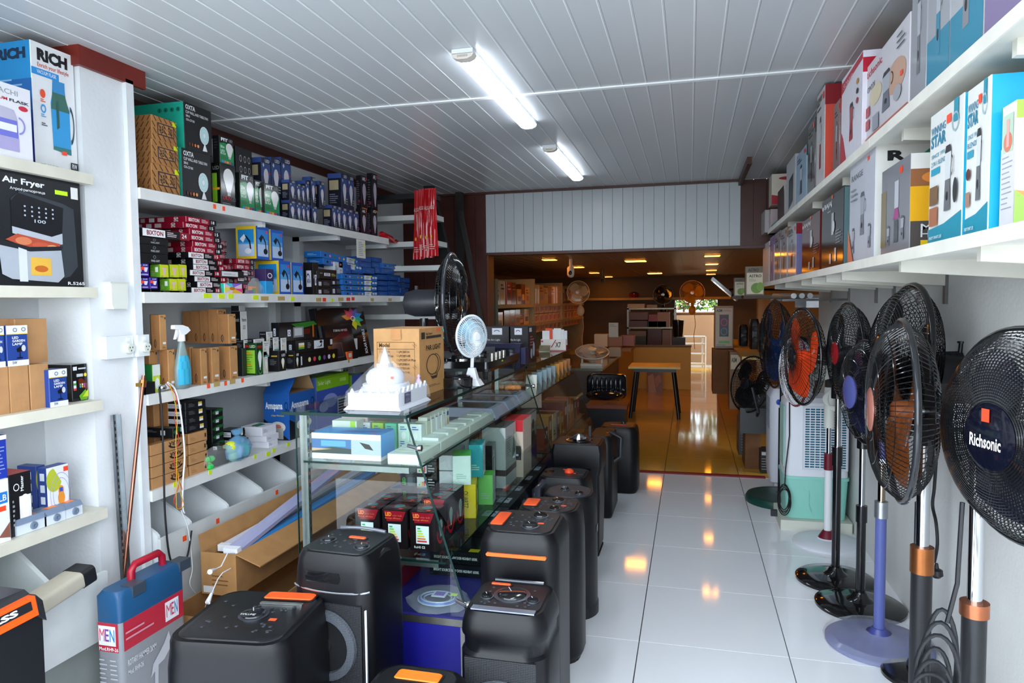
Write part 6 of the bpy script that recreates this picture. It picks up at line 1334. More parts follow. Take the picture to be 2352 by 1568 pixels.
# gas stove
q0 = P(1040, 870, z=ZT)
r = empty('gas_stove', (-1.33, 3.42, ZT), 'black glass-top two-burner gas stove with pan supports and silver knobs', 'stove')
b = MB(); b.loft([rrect(0,0,.33,.68,.02,.045), rrect(-.004,-.004,.334,.684,.024,.06), rrect(0,0,.33,.68,.02,.095)], '#15171b'); b.build('body', SHINY, r)
for (x, y) in ((.03,.04),(.30,.04),(.03,.64),(.30,.64)): b = MB(); b.cyl((x,y,0),(x,y,.0449),.012,'#17181a',10,.016); b.build('leg', PLAST, r)
for (x, y) in ((.12,.18),(.12,.5)):
    b = MB(); b.lathe([(.085,.0952),(.085,.101),(.075,.101),(.07,.097)], 28, '#b8bcc0', Matrix.Translation((x,y,0))); b.build('drip_ring', CHROME, r, smooth=30)
    b = MB(); b.lathe([(.05,.0972),(.052,.115),(.03,.122),(.02,.122)], 24, '#4a4c50', Matrix.Translation((x,y,0))); b.build('burner', METAL, r, smooth=30)
    for i in range(4):
        a = i*PI/2+.4; b = MB(); b.box(.035,-.004,.101,.10,.004,.14,'#1c1e22', Matrix.Translation((x,y,0)) @ Matrix.Rotation(a,4,'Z')); b.build('pan_support', PLAST, r)
for y in (.22, .30, .38, .46): b = MB(); b.cyl((.285,y,.0955),(.285,y,.125),.014,'#c8c8bc',14); b.build('knob', METAL, r, smooth=30)
b = MB(); b.box(.3305,.25,.06,.332,.28,.085,'#c8e83a'); b.build('price_sticker', CARD, r)
# navy appliance and black round-light boxes
r = empty('navy_grill', (-1.25, 4.14, ZT), 'navy blue rounded appliance behind the gas stove', 'appliance')
b = MB(); b.loft([[Vector((x, y, z)) for (y, z) in ((0,0),(.12,0),(.13,.04),(.13,.11),(.10,.145),(.02,.145),(-.005,.11),(-.005,.04))] for x in (0,.24)], '#191a3a'); b.build('body', PLAST, r, smooth=30)
b = MB(); b.box(.03, -.012, .04, .21, -.0055, .12, '#23242e'); b.build('panel', SHINY, r)
b = MB(); b.box(.242, .02, .02, .27, .11, .12, '#20224a'); b.build('side_cheek', PLAST, r)
def st_flood(on, w, d, h):
    p = on('F'); p.r(.3, .78, .68, .96, '#e4e6ee'); p.ring(.48, .85, .12, .06, .3, '#2a2a80', t0=.3, t1=2.8); p.t(.1, .6, .6, .67, 'Flat Arc Light', '#c8cacc'); p.lines(.1, .2, .5, .4, 3, '#6a6c70', .3)
    p = on('R'); p.lines(.2, .45, .7, .75, 4, '#a85a5a', .5); p.e(.65, .35, .14, .2, '#b8b8c8'); p.e(.35, .25, .12, .14, '#b8b8c8'); p.r(.1, .85, .4, .96, '#dfe2ea')
for k, (a, b_) in enumerate(((1112,1166),(1168,1203))):
    qa = P(a, 750, y=4.42); qb = P(b_, 750, y=4.42)
    C('arc_light_box', 'black lamp box with white logo at the counter back, ' + ['left', 'right one with side pictures'][k], qa.x, qb.x + (.02 if k == 0 else .03), 4.42, 4.66, ZT, qa.z, '#1b1a20', st_flood, group='black lamp boxes on the counter')
# leaflet box
q0 = P(1242, 812, z=ZT); q1 = P(1300, 812, z=ZT)
yx = 5.60; xa = P(1242, 800, y=yx).x; xb = P(1300, 800, y=yx).x; zt_ = P(1242, 779, y=yx).z
r = C('leaflet_holder', 'white and red folded-card tray full of leaflets at the far end of the counter', xa, xb, yx, yx+.08, ZT, zt_, dict(a='#e4ddd4', R='#b01c2e'), lambda on, w, d, h: on('F').t(.58, .3, .8, .75, 'X7', '#2a2a2e', .02).r(0, .02, 1, .07, '#c02030').p([(.4, .3), (.44, .3), (.62, .95), (.58, .95)], '#b01c2e').r(.02, .75, .1, .9, '#c02030'), cat='leaflet holder')
for k in range(7):
    b = MB(); x_ = .012+.024*k; h_ = .07+.02*((k*5) % 3)/2; c = ['#e8e8e8','#e04a2a','#e6e6ea','#dfe2e6','#e8e8e8','#e0e0e2','#d8dade'][k]
    b.box(x_, .01+.008*(k % 4), (zt_-ZT)*.5, x_+.06, .012+.008*(k % 4), (zt_-ZT)+h_, c, Matrix.Rotation(.0, 4, 'Y')); b.build('leaflet', CARD, r)
r = empty('metal_clip', ((xa+xb)/2-.1, 5.5, ZT), 'bent silver card stand in front of the leaflet tray', 'card stand')
b = MB(); b.box(0,0,0,.09,.05,.003,'#a8aaa4'); b.hexa([(0,.0,.003),(.09,.0,.003),(.09,.003,.003),(0,.003,.003)],[(0,.03,.05),(.09,.03,.05),(.09,.033,.05),(0,.033,.05)],'#a89a7a'); b.build('plate', METAL, r)
# ---------------------------------------------------------------- fans
def fan_head(root, c, az, R, wire='#141517', blade='#1b1d22', rings_=0, front_d=.055, rear_d=.09, nsp=72, badge='#1a1b20', badge_r=.05, motor='#141519', mL=.15, mR=.055, nbl=3, rimc=None, wr=.0011, rim_r=.008, swirl=.25, tilt=0, motor_flat=False, bm=None):
    """head with its axis along azimuth az; parts are children of root (root origin = floor point)"""
    a = math.radians(az); f = Vector((math.sin(a)*math.cos(tilt), math.cos(a)*math.cos(tilt), math.sin(tilt)))
    M_ = Matrix.Translation(c) @ f.to_track_quat('Z', 'Y').to_matrix().to_4x4()
    rimc = rimc or wire
    def prof(t, d): return d * (1 - t**6)
    def cage(d, sgn, nm, r0, tw):
        b = MB()
        for k in range(nsp):
            th = 2*PI*k/nsp; pts = []
            for i in range(8):
                t = r0/R + (1-r0/R)*(0,.2,.4,.6,.75,.86,.94,.985)[i]; ph = th + tw*math.sin(PI*.5*(1-t))
                pts.append(M_ @ Vector((R*t*math.cos(ph), R*t*math.sin(ph), sgn*(prof(t, d)+.004))))
            pts.append(M_ @ Vector((R*math.cos(th), R*math.sin(th), sgn*.001)))
            b.tube(pts, wr*1.25, wire, 3)
        for k in range(rings_ or 3):
            t = (r0/R) + (1-r0/R)*(k+.5)/(rings_ or 3)
            b.tube([M_ @ Vector((R*t*math.cos(2*PI*i/40), R*t*math.sin(2*PI*i/40), sgn*(prof(t, d)+.005))) for i in range(40)], wr*1.25, wire, 3, True)
        o = b.build(nm, SHINY, root, smooth=80); return tag(o, kind='stuff')
    cage(front_d, 1, 'front_grille', badge_r*.9, swirl); cage(rear_d, -1, 'rear_grille', .06, -swirl*.4)
    b = MB(); b.tube([M_ @ Vector(((R+.002)*math.cos(2*PI*i/56), (R+.002)*math.sin(2*PI*i/56), 0)) for i in range(56)], rim_r, rimc, 8, True); b.build('rim', SHINY, root, smooth=80)
    b = MB(); b.lathe([(badge_r, front_d-.002), (badge_r, front_d+.008), (badge_r*.8, front_d+.014), (.002, front_d+.015)], 28, badge, M_); b.build('badge', SHINY, root, smooth=35)
    # motor
    b = MB()
    if motor_flat: pf = [(mR, -rear_d-.002), (mR, -rear_d-mL), (mR*.9, -rear_d-mL-.008)]
    else: pf = [(mR*.8, -rear_d-.002), (mR, -rear_d-.015), (mR, -rear_d-mL*.7), (mR*.8, -rear_d-mL*.93), (mR*.3, -rear_d-mL)]
    b.lathe(pf, 28, motor, M_); b.build('motor_housing', PLAST if not motor_flat else mat('grey_paint', .45), root, smooth=40)
    b = MB(); b.lathe([(.035,-.02),(.035,.018),(.02,.03)], 20, blade, M_); hub = b.build('blade_hub', PLAST, root, smooth=40)
    for k in range(nbl):
        b = MB(); n = 8; a0 = 2*PI*k/nbl; vs = []
        W = 2*PI/nbl*.78
        for i in range(n+1):
            t = i/n; rr = .03 + (R*.86-.03)*t
            wd = W*(.35+.65*math.sin(PI*min(1, .15+t*.75)))
            for j in range(5):
                s = j/4-.5; ph = a0 + wd*s + .25*t
                vs.append(M_ @ Vector((rr*math.cos(ph), rr*math.sin(ph), .045*s*(1-.3*t)*(-1))))
        fs = [(i*5+j, i*5+j+1, (i+1)*5+j+1, (i+1)*5+j) for i in range(n) for j in range(4)]
        b._add(vs, fs, blade); b.build('blade', bm or SHINY, root, smooth=80)
    b = MB(); b.cyl(M_ @ Vector((0,0,-rear_d)), M_ @ Vector((0,0,0)), .006, '#c0c4c8', 8); b.build('shaft', CHROME, root)
    return M_, f
def pedestal_fan(label, xp, yp, zh, az, R, base_c='#101114', base_r=.2, tubes=(), off=.12, name='pedestal_fan', base_m=None, basefn=None, head=None, tilt=0, hc=None):
    r = empty(name, (xp, yp, 0), label, 'fan', 'pedestal fans along the right wall')
    if basefn: basefn(r)
    else:
        b = MB(); b.lathe([(base_r, 0), (base_r, .012), (base_r*.93, .022), (base_r*.55, .03), (base_r*.3, .034), (.04, .05), (.028, .075)], 48, base_c); b.build('base', base_m or SHINY, r, smooth=30)
    for (z0, z1, rad, c, m, nm) in tubes:
        b = MB(); b.cyl((0,0,z0),(0,0,z1),rad,c,20); b.build(nm, m, r, smooth=30)
    a = math.radians(az); hd = dict(head or {})
    if hc: q = P(hc[0], hc[1], y=hc[2]); hc = Vector((q.x-xp, q.y-yp, q.z)); zh = q.z
    else: hc = Vector((off*math.sin(a), off*math.cos(a), zh))
    fan_head(r, hc, az, R, tilt=tilt, **hd)
    b = MB(); zt = tubes[-1][1]; b.box(-.022,-.022,zt,.022,.022,zh-.03,'#15161a'); b.build('neck', PLAST, r)
    return r
def zat(px, py, y): return P(px, py, y=y).z
def floor_at(px, py): q = P(px, py, z=0); return q.x, q.y
# nearest fan with the dark glossy badge
yp = 1.95; xp = P(2238, 1400, y=yp).x; HC = (2350, 1001, 1.82)
zh = zat(2334, 1001, 1.82); HW = P(2350, 1001, y=1.82)
R1 = pedestal_fan('nearest black mesh pedestal fan with big dark blue badge, at the right edge', xp, yp, zh, 252, .243, base_r=.19, hc=HC,
    tubes=((.05, .80-.10, .028, '#1b1c1f', PLAST, 'lower_tube'), (.70, .735, .033, '#b8704e', METAL, 'copper_collar'), (.735, zh-.02, .017, '#c9ccd0', CHROME, 'upper_tube')),
    head=dict(rings_=26, nsp=110, badge='#0c0e1c', badge_r=.078, front_d=.075, rear_d=.10, motor='#15161d', blade='#1b2038', wr=.0013, rim_r=.009, swirl=.5, mR=.085, mL=.13))
pr = Print(); a = math.radians(252); f = Vector((math.sin(a), math.cos(a), 0)); u_ = Vector((0,0,1)).cross(f).normalized()
c0 = Vector((HW.x-xp, HW.y-yp, zh)) + f*(.075+.0165)
pr.on(c0 - u_*.048 + Vector((0,0,-.026)), u_*.096, Vector((0,0,.03))); pr.t(0,0,1,1,'Richsonic','#e8eaf0',.02); pr.on(c0 - u_*.012 + Vector((0,0,.035)), u_*.024, Vector((0,0,.03))); pr.r(0,0,1,1,'#ff4a2a'); pr.build(R1)
# second: brown blades, large motor drum with label
xp, yp = .775, 2.62
zh = zat(2078, 942, 2.6)
R2 = pedestal_fan('large black pedestal fan with chrome-edged rim, brown blades and a motor drum with white label', xp, yp, zh, 276, .30, base_r=.23, hc=(2068, 942, 2.58),
    tubes=((.05, .56, .033, '#1a1b1e', PLAST, 'lower_tube'), (.56, .65, .037, '#a8683c', METAL, 'bronze_collar'), (.65, zh-.12, .021, '#c9ccd0', CHROME, 'upper_tube')),
    head=dict(nsp=100, badge='#b8786a', badge_r=.075, front_d=.085, rear_d=.085, motor='#26282c', blade='#8a4a22', wr=.0014, rim_r=.011, rimc='#2a2c30', mR=.095, mL=.17, motor_flat=True, swirl=.0))
pr = Print(); _q = P(2068,942,y=2.58); mx_ = _q.x-xp; my_ = _q.y-yp-.018; pr.on((mx_+.115, my_-.099, zh-.03), (.075,.009,0), (0,0,.075)); pr.r(0,0,1,1,'#e2e4e6'); pr.lines(.1,.5,.9,.9,5,'#6a6c70',.25)
for k in range(16): pr.r(.15+.045*k, .08, .15+.045*k+.02, .26, '#2a2c30')
pr.on((mx_+.12, my_-.092, zh-.075), (.03,0,0), (0,0,.03)); pr.e(.5,.5,.5,.5,'#e2e4e6'); pr.on((mx_+.16, my_-.088, zh-.075), (.03,0,0), (0,0,.03)); pr.e(.5,.5,.5,.5,'#c8582a'); pr.build(R2)
# third: high tilted head behind it
xp, yp = .88, 3.0
zh = zat(2062, 838, 3.0)
R3 = pedestal_fan('tallest black pedestal fan, mesh head tilted, cord wound on its motor', xp, yp, zh, 268, .31, base_r=.13, tilt=.12, hc=(2068, 838, 3.0),
    tubes=((.05, .7, .022, '#17181b', PLAST, 'lower_tube'), (.7, zh-.08, .015, '#17181b', PLAST, 'upper_tube')),
    head=dict(rings_=18, nsp=84, badge='#101114', badge_r=.11, front_d=.08, rear_d=.08, motor='#1a1b1e', blade='#17191e', wr=.0012, rim_r=.012, mR=.062, mL=.19, swirl=.4))
b = MB(); a = math.radians(250)
for k in range(7): b.tube([Vector((.06*math.sin(a) - math.sin(a)*(.13+.012*k) + .066*math.cos(a)*math.cos(t), .06*math.cos(a) - math.cos(a)*(.13+.012*k) - .066*math.sin(a)*math.cos(t), zh + .066*math.sin(t) - .018)) for t in [2*PI*i/20 for i in range(20)]], .005, '#1c1d21', 5, True)
tag(b.build('wound_cord', RUBBER, R3, smooth=60), kind='stuff')
b = MB(); b.cyl((.13,.03,zh+.03),(.135,.03,zh+.085),.008,'#17181b',10); b.lathe([(.014,.085),(.014,.092)],12,'#17181b',Matrix.Translation((.135,.03,zh))); b.build('swing_knob', PLAST, R3)
# fourth: purple fan
xp, yp = .80, 3.25
zh = zat(1985, 900, 3.22)
PUR = '#3f4687'
R4 = pedestal_fan('purple-blue pedestal fan with film still wrapped on its round base', xp, yp, zh, 262, .215, base_c=PUR, base_r=.215, hc=(1988, 900, 3.2), base_m=PLAST,
    tubes=((.04, .56, .022, '#555f9c', PLAST, 'lower_tube'), (.56, .63, .027, '#b8bcc2', METAL, 'silver_collar'), (.63, .80, .015, '#a89a88', CHROME, 'upper_tube'), (.80, .82, .03, '#e6e8ee', PLAST, 'white_ring'), (.82, zh-.09, .032, '#3d4382', PLAST, 'control_column')),
    head=dict(nsp=72, badge='#545a9a', badge_r=.07, front_d=.06, rear_d=.06, motor='#15161a', blade='#23264a', wr=.0011, rim_r=.007, swirl=.5))
b = MB(); rr_ = random.Random(5); rings = [[Vector((r0*math.cos(2*PI*i/36)*(1+.02*rr_.uniform(-1,1)), r0*math.sin(2*PI*i/36)*(1+.02*rr_.uniform(-1,1)), z+.003*rr_.random())) for i in range(36)] for (r0, z) in ((.222,.0),(.222,.02),(.2,.036),(.12,.044),(.05,.055))]
b.loft(rings, '#ffffff', cap=(0,0)); b.build('film', mat('wrinkled_film', .12, color='#dfe4f0', alpha=.22, spec=.9), R4, smooth=15)
b = MB(); b.cyl((.03,-.01,.84),(.05,-.012,.84),.008,'#5a4a66',10); b.build('knob', PLAST, R4)
# fifth, sixth, seventh
xp, yp = floor_at(1975, 1392); zh = zat(1943, 811, yp)
R5 = pedestal_fan('black pedestal fan with wide oval black base and dotted control box, behind the purple fan', xp, yp, zh, 265, .238, base_r=.205, hc=(1946, 811, yp-.03),
    tubes=((.05, .42, .021, '#121316', SHINY, 'lower_tube'), (.42, .5, .026, '#121316', SHINY, 'clamp_collar'), (.5, .78, .014, '#b8bcc0', CHROME, 'upper_tube'), (.78, .83, .026, '#121316', SHINY, 'clamp_collar'), (.83, zh-.17, .038, '#17181b', SHINY, 'control_box')),
    head=dict(rings_=14, nsp=84, badge='#8a1620', badge_r=.055, front_d=.05, rear_d=.07, swirl=.5))
b = MB()
for k in range(4): b.ell((-.02, -.0385, zh-.2-.028*k), .005, .001, .008, '#e6e8ea', 8, 4)
b.build('indicator_dots', CARD, R5)
xp, yp = floor_at(1922, 1338); yp = max(yp, 3.96); zh = zat(1845, 818, yp)
R6 = pedestal_fan('black pedestal fan with glowing orange blades', xp, yp, zh, 258, .25, base_r=.2, hc=(1842, 818, yp-.05),
    tubes=((.05, .62, .021, '#131417', SHINY, 'lower_tube'), (.62, .72, .026, '#131417', SHINY, 'clamp_collar'), (.72, zh-.22, .015, '#b8bcc0', CHROME, 'upper_tube'), (zh-.22, zh-.1, .035, '#131417', SHINY, 'control_box')),
    head=dict(nsp=64, badge='#1a1b1e', badge_r=.045, front_d=.05, rear_d=.06, blade='#e8481a', swirl=.3, mR=.05, mL=.12))
xp, yp = floor_at(1900, 1248); zh = zat(1838, 850, yp)
R7 = pedestal_fan('white pedestal fan with maroon collars and white round base', xp, yp, zh, 258, .205, base_c='#d8dce4', base_r=.2, hc=(1826, 852, yp-.1), base_m=PLAST,
    tubes=((.075, .46, .021, '#e6e8ec', PLAST, 'lower_tube'), (.46, .56, .026, '#6a1428', PLAST, 'maroon_collar'), (.56, .72, .013, '#b8bcc0', CHROME, 'upper_tube'), (.72, zh-.1, .03, '#d8d8d0', PLAST, 'control_box')),
    head=dict(nsp=56, wire='#dfe2e6', rimc='#7a1c34', badge='#e0e0e4', badge_r=.045, blade='#c8ccd6', motor='#d4d4cc', front_d=.05, rear_d=.07))
b = MB(); b.lathe([(.055,.036),(.045,.055),(.026,.085)], 28, '#6a1428'); b.build('maroon_foot', PLAST, R7, smooth=40)
b = MB()
for k in range(4): b.tube([Vector((.03+.05*math.cos(t)*(1+.15*k), -.04, .9+.07*math.sin(t)*(1-.1*k))) for t in [2*PI*i/18 for i in range(18)]], .004, '#e0e2da', 5, True)
tag(b.build('coiled_cord', RUBBER, R7, smooth=60), kind='stuff')
xp, yp = .66, 5.45; zh = zat(1782, 792, 5.3)
R8 = pedestal_fan('big black mesh fan farthest along the wall, on a dark green round base', xp, yp, zh, 262, .32, base_c='#123c38', base_r=.235, off=.06, base_m=PLAST,
    tubes=((.05, .7, .022, '#141518', PLAST, 'lower_tube'), (.7, zh-.1, .015, '#141518', PLAST, 'upper_tube')), head=dict(rings_=16, nsp=72, blade='#1c3f7a', badge='#17181b', swirl=.5))
b = MB(); b.lathe([(.25,0),(.252,.03),(.24,.05),(.2,.058),(.19,.055),(.12,.068),(.05,.07)], 40, '#144038'); b.build('base_cover', PLAST, R8, smooth=40)
# leaning floor fan beyond the coolers
q = P(1722, 882, y=6.3)
r = empty('floor_fan', (q.x, 6.3, 0), 'black floor fan tilted on cartons just beyond the doorway', 'fan')
fan_head(r, Vector((0, 0, q.z)), 235, .24, nsp=60, rings_=10, tilt=.2, front_d=.05, rear_d=.06, blade='#17181b', swirl=.4)
b = MB(); b.box(-.08,-.05,q.z-.42,.2,.15,q.z-.2,'#2a2e30'); b.tube([(.0,-.24,q.z),(.05,-.26,q.z-.2),(.06,.0,q.z-.28),(.05,.26,q.z-.2),(0,.24,q.z)],.012,'#17181b',6); b.build('stand', PLAST, r)
# coolers
def cooler(x, y, w_, d_, z0, h, label, tank, k):
    r = empty('air_cooler', (x, y, z0), label, 'air cooler')
    zt = .27
    b = MB(); b.loft([rrect(.012,.012,w_-.012,d_-.012,.03,0,3), rrect(0,0,w_,d_,.03,zt-.01,3)], tank); b.build('water_tank', PLAST, r, smooth=40)
    b = MB(); b.loft([rrect(-.006,-.006,w_+.006,d_+.006,.03,zt-.009,3), rrect(-.006,-.006,w_+.006,d_+.006,.03,zt+.01,3)], tank); b.build('tank_lip', PLAST, r, smooth=40)
    b = MB(); b.loft([rrect(0,0,w_,d_,.035,zt+.0105,3), rrect(.005,.0,w_-.005,d_,.035,h-.03,3), rrect(.03,.03,w_-.03,d_-.03,.03,h,3)], '#dfe2ea'); b.build('body', PLAST, r, smooth=40)
    # rear louvre grid with blue pad behind
    gx0, gx1, gz0, gz1 = w_*.30, w_*.95, zt+.07, h-.06
    b = MB(); b.box(gx0,-.002,gz0,gx1,0.001,gz1,'#2a7a96'); b.build('cooling_pad', mat('honeycomb_pad', .7, noise=.7, nscale=90), r)
    b = MB(); nn = 24
    for i in range(nn+1):
        z = gz0 + (gz1-gz0)*i/nn; b.box(gx0,-.010,z-.0028,gx1,-.003,z+.0028,'#e4e6ee')
    b2 = MB()
    for i in range(9):
        x_ = gx0 + (gx1-gx0)*i/8; b2.box(x_-.0025,-.012,gz0,x_+.0025,-.0101,gz1,'#e4e6ee')
    tag(b.build('louvres', PLAST, r), kind='stuff'); tag(b2.build('grille_bars', PLAST, r), kind='stuff')
    b = MB(); 
    for (a0,b0,a1,b1) in ((gx0-.012,gz0-.012,gx1+.012,gz0),(gx0-.012,gz1,gx1+.012,gz1+.012),(gx0-.012,gz0,gx0,gz1),(gx1,gz0,gx1+.012,gz1)): b.box(a0,-.007,b0,a1,0,b1,'#d0d4dc')
    b.build('grille_frame', PLAST, r)
    b = MB(); b.tube([(w_*.38,-.004,zt-.08),(w_*.38,-.004,zt-.18),(w_*.42,-.004,zt-.22)],.002,tank,4); b.build('tank_groove', PLAST, r)
    # left side mint louvre panel
    b = MB(); b.box(-.004,.06,zt+.06,0,d_-.06,h-.06,'#a9d8cc'); b.build('side_panel', PLAST, r)
    return r
qa = P(1803, 1200, y=4.78); qb = P(1950, 1200, y=4.78)
zt_ = P(1800, 915, y=4.78).z
CL = cooler(qa.x, 4.80, qb.x-qa.x, .33, .07, zt_-.07, 'white air cooler with mint green tank standing on white foam blocks', '#8fd2c4', 0)
b = MB(); b.loft([rrect(-.03,-.04,qb.x-qa.x+.02,.36,.01,-.07,2), rrect(-.03,-.04,qb.x-qa.x+.02,.36,.01,-.002,2)], '#d6d8cc'); o = tag(b.build('foam_block', PLASTER), 'white foam packing block under the air cooler', 'foam'); o.location = (qa.x, 4.80, .07)
b = MB(); pts = [(.02,-.006,.78),(.022,-.012,.55),(.0,-.02,.33),(-.005,-.03,.22)]
b.tube(pts,.004,'#141518',6); b.build('cord', RUBBER, CL, smooth=60)
b = MB()
for k in range(4): b.tube([Vector((-.01+.03*math.sin(t)*(1+.3*(k % 2)), -.04-.006*k, .15+.085*math.cos(t)-.01*k)) for t in [2*PI*i/20 for i in range(20)]], .004, '#141518', 5, True)
tag(b.build('coiled_cord', RUBBER, CL, smooth=60), kind='stuff')
b = MB(); b.box(-.09,-.05,.02,-.05,-.02,.06,'#141518'); b.build('plug', PLAST, CL)
qa = P(1768, 1100, y=5.76)
r = empty('air_cooler', (qa.x, 5.76, .06), 'second white air cooler, slimmer, behind the mint green one', 'air cooler')
b = MB(); b.loft([rrect(.01,.0,.29,.36,.05,0,4), rrect(0,0,.3,.36,.06,.1,4), rrect(0,0,.3,.36,.06,.68,4), rrect(.03,.03,.27,.33,.05,.74,4)], '#d8dbe6'); b.build('body', PLAST, r, smooth=40)
b = MB()
for k in range(14): b.box(-.002,.05,.42+.018*k,.0,.31,.43+.018*k,'#9aa0ac')
tag(b.build('side_slots', PLAST, r), kind='stuff')
for (x, y) in ((.05,.05),(.25,.05),(.05,.31),(.25,.31)): b = MB(); b.cyl((x-.012,y,-.035),(x+.012,y,-.035),.024,'#e0e2e6',12); b.build('castor', PLAST, r, smooth=30)
b = MB(); b.ell((.06,-.004,.64), .02,.003,.022,'#2a4ac0'); b.build('badge', CARD, r)
# hanging plug of the large fan
flex('fan_flex', 'black flex with plug hanging down from the large brown-bladed fan', [tuple(P(a, b_, x=.86)) for a, b_ in ((2150,1060),(2146,1120),(2142,1160),(2150,1200),(2153,1250),(2146,1290))], .0055, '#17181b')
q = P(2151, 1312, x=.86)
r = empty('mains_plug', tuple(q), 'black three-pin plug hanging at the end of the fan flex', 'plug')
b = MB(); b.lathe([(.005,.03),(.008,.012),(.02,.006),(.022,-.012),(.012,-.022)], 16, '#1d1e22'); b.build('plug_body', PLAST, r, smooth=40)
for k, dz in enumerate((.0, -.012, .008)): b = MB(); b.box(-.038,-.003,dz-.003,-.02,.003,dz+.002,'#c8b878'); b.build('pin', CHROME, r)
# coiled flex on the nearest fan
b = MB()
for k in range(6):
    b.tube([Vector((-.09+.035*math.cos(t)*(1+.2*(k % 3)) - .006*k, -.055-.006*k, .60+.13*math.sin(t)*(1-.08*k) - .02*k)) for t in [2*PI*i/24+.2*k for i in range(24)]], .0055, '#1b1c20', 6, True)
b.tube([(-.05,-.05,1.0),(-.06,-.06,.8),(-.08,-.06,.70)],.0055,'#1b1c20',6)
tag(b.build('coiled_cord', RUBBER, R1, smooth=60), kind='stuff')
# fans standing on the counter
def table_fan(name, label, x, y, zb, zh, az, R, post_off, **hd):
    r = empty(name, (x, y, zb), label, 'fan')
    a = math.radians(az); f = Vector((math.sin(a), math.cos(a), 0))
    fan_head(r, Vector((0, 0, zh-zb)), az, R, **hd); return r, f
q = P(1040, 695, y=3.42)
TF, f = table_fan('table_fan', 'big glossy black table fan facing the aisle, standing on the counter behind the brown carton', q.x, 3.42, ZT, q.z, 82, .248, 0, nsp=96, rings_=5, front_d=.06, rear_d=.06, mR=.07, mL=.20, motor='#24262c', badge='#1b1c20', rim_r=.011, rimc='#2a2c31', badge_r=.05, wr=.0012, blade='#15161a', swirl=.7)
b = MB(); b.lathe([(.12,-.0+.096),(.12,.11),(.05,.125),(.03,.14)], 28, '#17181b', Matrix.Translation((-.16,0,0))); b.cyl((-.16,0,.14),(-.16,0,q.z-ZT-.08),.022,'#17181b',14); b.build('stand', SHINY, TF, smooth=40)
b = MB(); b.cyl((-.2,-.0,q.z-ZT+.066),(-.2,0,q.z-ZT+.09),.01,'#2a2c30',10); b.build('swing_knob', PLAST, TF)
q = P(1083, 772, y=3.22)
CF, f = table_fan('clip_fan', 'small white clip fan with pale blue blades beside the black table fan', q.x, 3.22, ZT, q.z, 118, .098, 0, nsp=56, rings_=4, front_d=.03, rear_d=.03, mR=.035, mL=.05, wire='#e2eaf0', rimc='#dfe8f0', blade='#9fd4e8', badge='#e8f0f4', badge_r=.022, motor='#dfe6ec', rim_r=.006, wr=.0011, swirl=.5)
h_ = q.z - ZT
b = MB(); b.hexa([(-.045,-.035,0),(.05,-.035,0),(.05,.04,0),(-.045,.04,0)], [(-.03,-.025,.03),(.032,-.025,.03),(.032,.03,.03),(-.03,.03,.03)], '#e4e8ee'); b.build('base', PLAST, CF)
b = MB(); b.hexa([(-.03,-.02,.0305),(.03,-.02,.0305),(.03,.02,.0305),(-.03,.02,.0305)], [(-.016,-.012,.085),(.016,-.012,.085),(.016,.012,.085),(-.016,.012,.085)], '#e4e8ee'); b.cyl((0,0,.085),(0,.01,h_-.1),.009,'#dfe4ea',10); b.build('clip', PLAST, CF)
b = MB(); b.box(-.01,-.0255,.03,.008,-.024,.045,'#ff5a2a'); b.build('price_sticker', CARD, CF)
# ---------------------------------------------------------------- party speakers
BODY = '#0a0b0f'
SPK = mat('speaker_plastic', .36, bump=.12, bscale=900, spec=.34)
MESHM = mat('speaker_mesh', .5, bump=0)
def _meshify():
    n = MESHM.node_tree; b = n.nodes['Principled BSDF']; tc = n.nodes.new('ShaderNodeTexCoord'); v = n.nodes.new('ShaderNodeTexVoronoi'); v.inputs['Scale'].default_value = 190; v.inputs['Randomness'].default_value = 0
    bp = n.nodes.new('ShaderNodeBump'); bp.inputs['Strength'].default_value = .9; bp.inputs['Distance'].default_value = .002
    n.links.new(tc.outputs['Object'], v.inputs['Vector']); n.links.new(v.outputs['Distance'], bp.inputs['Height']); n.links.new(bp.outputs[0], b.inputs['Normal'])
_meshify()
def rr_ring(w, d, rad, z, n=5, ox=0, oy=0): return rrect(-w/2+ox, -d/2+oy, w/2+ox, d/2+oy, min(rad, w/2-.001, d/2-.001), z, n)
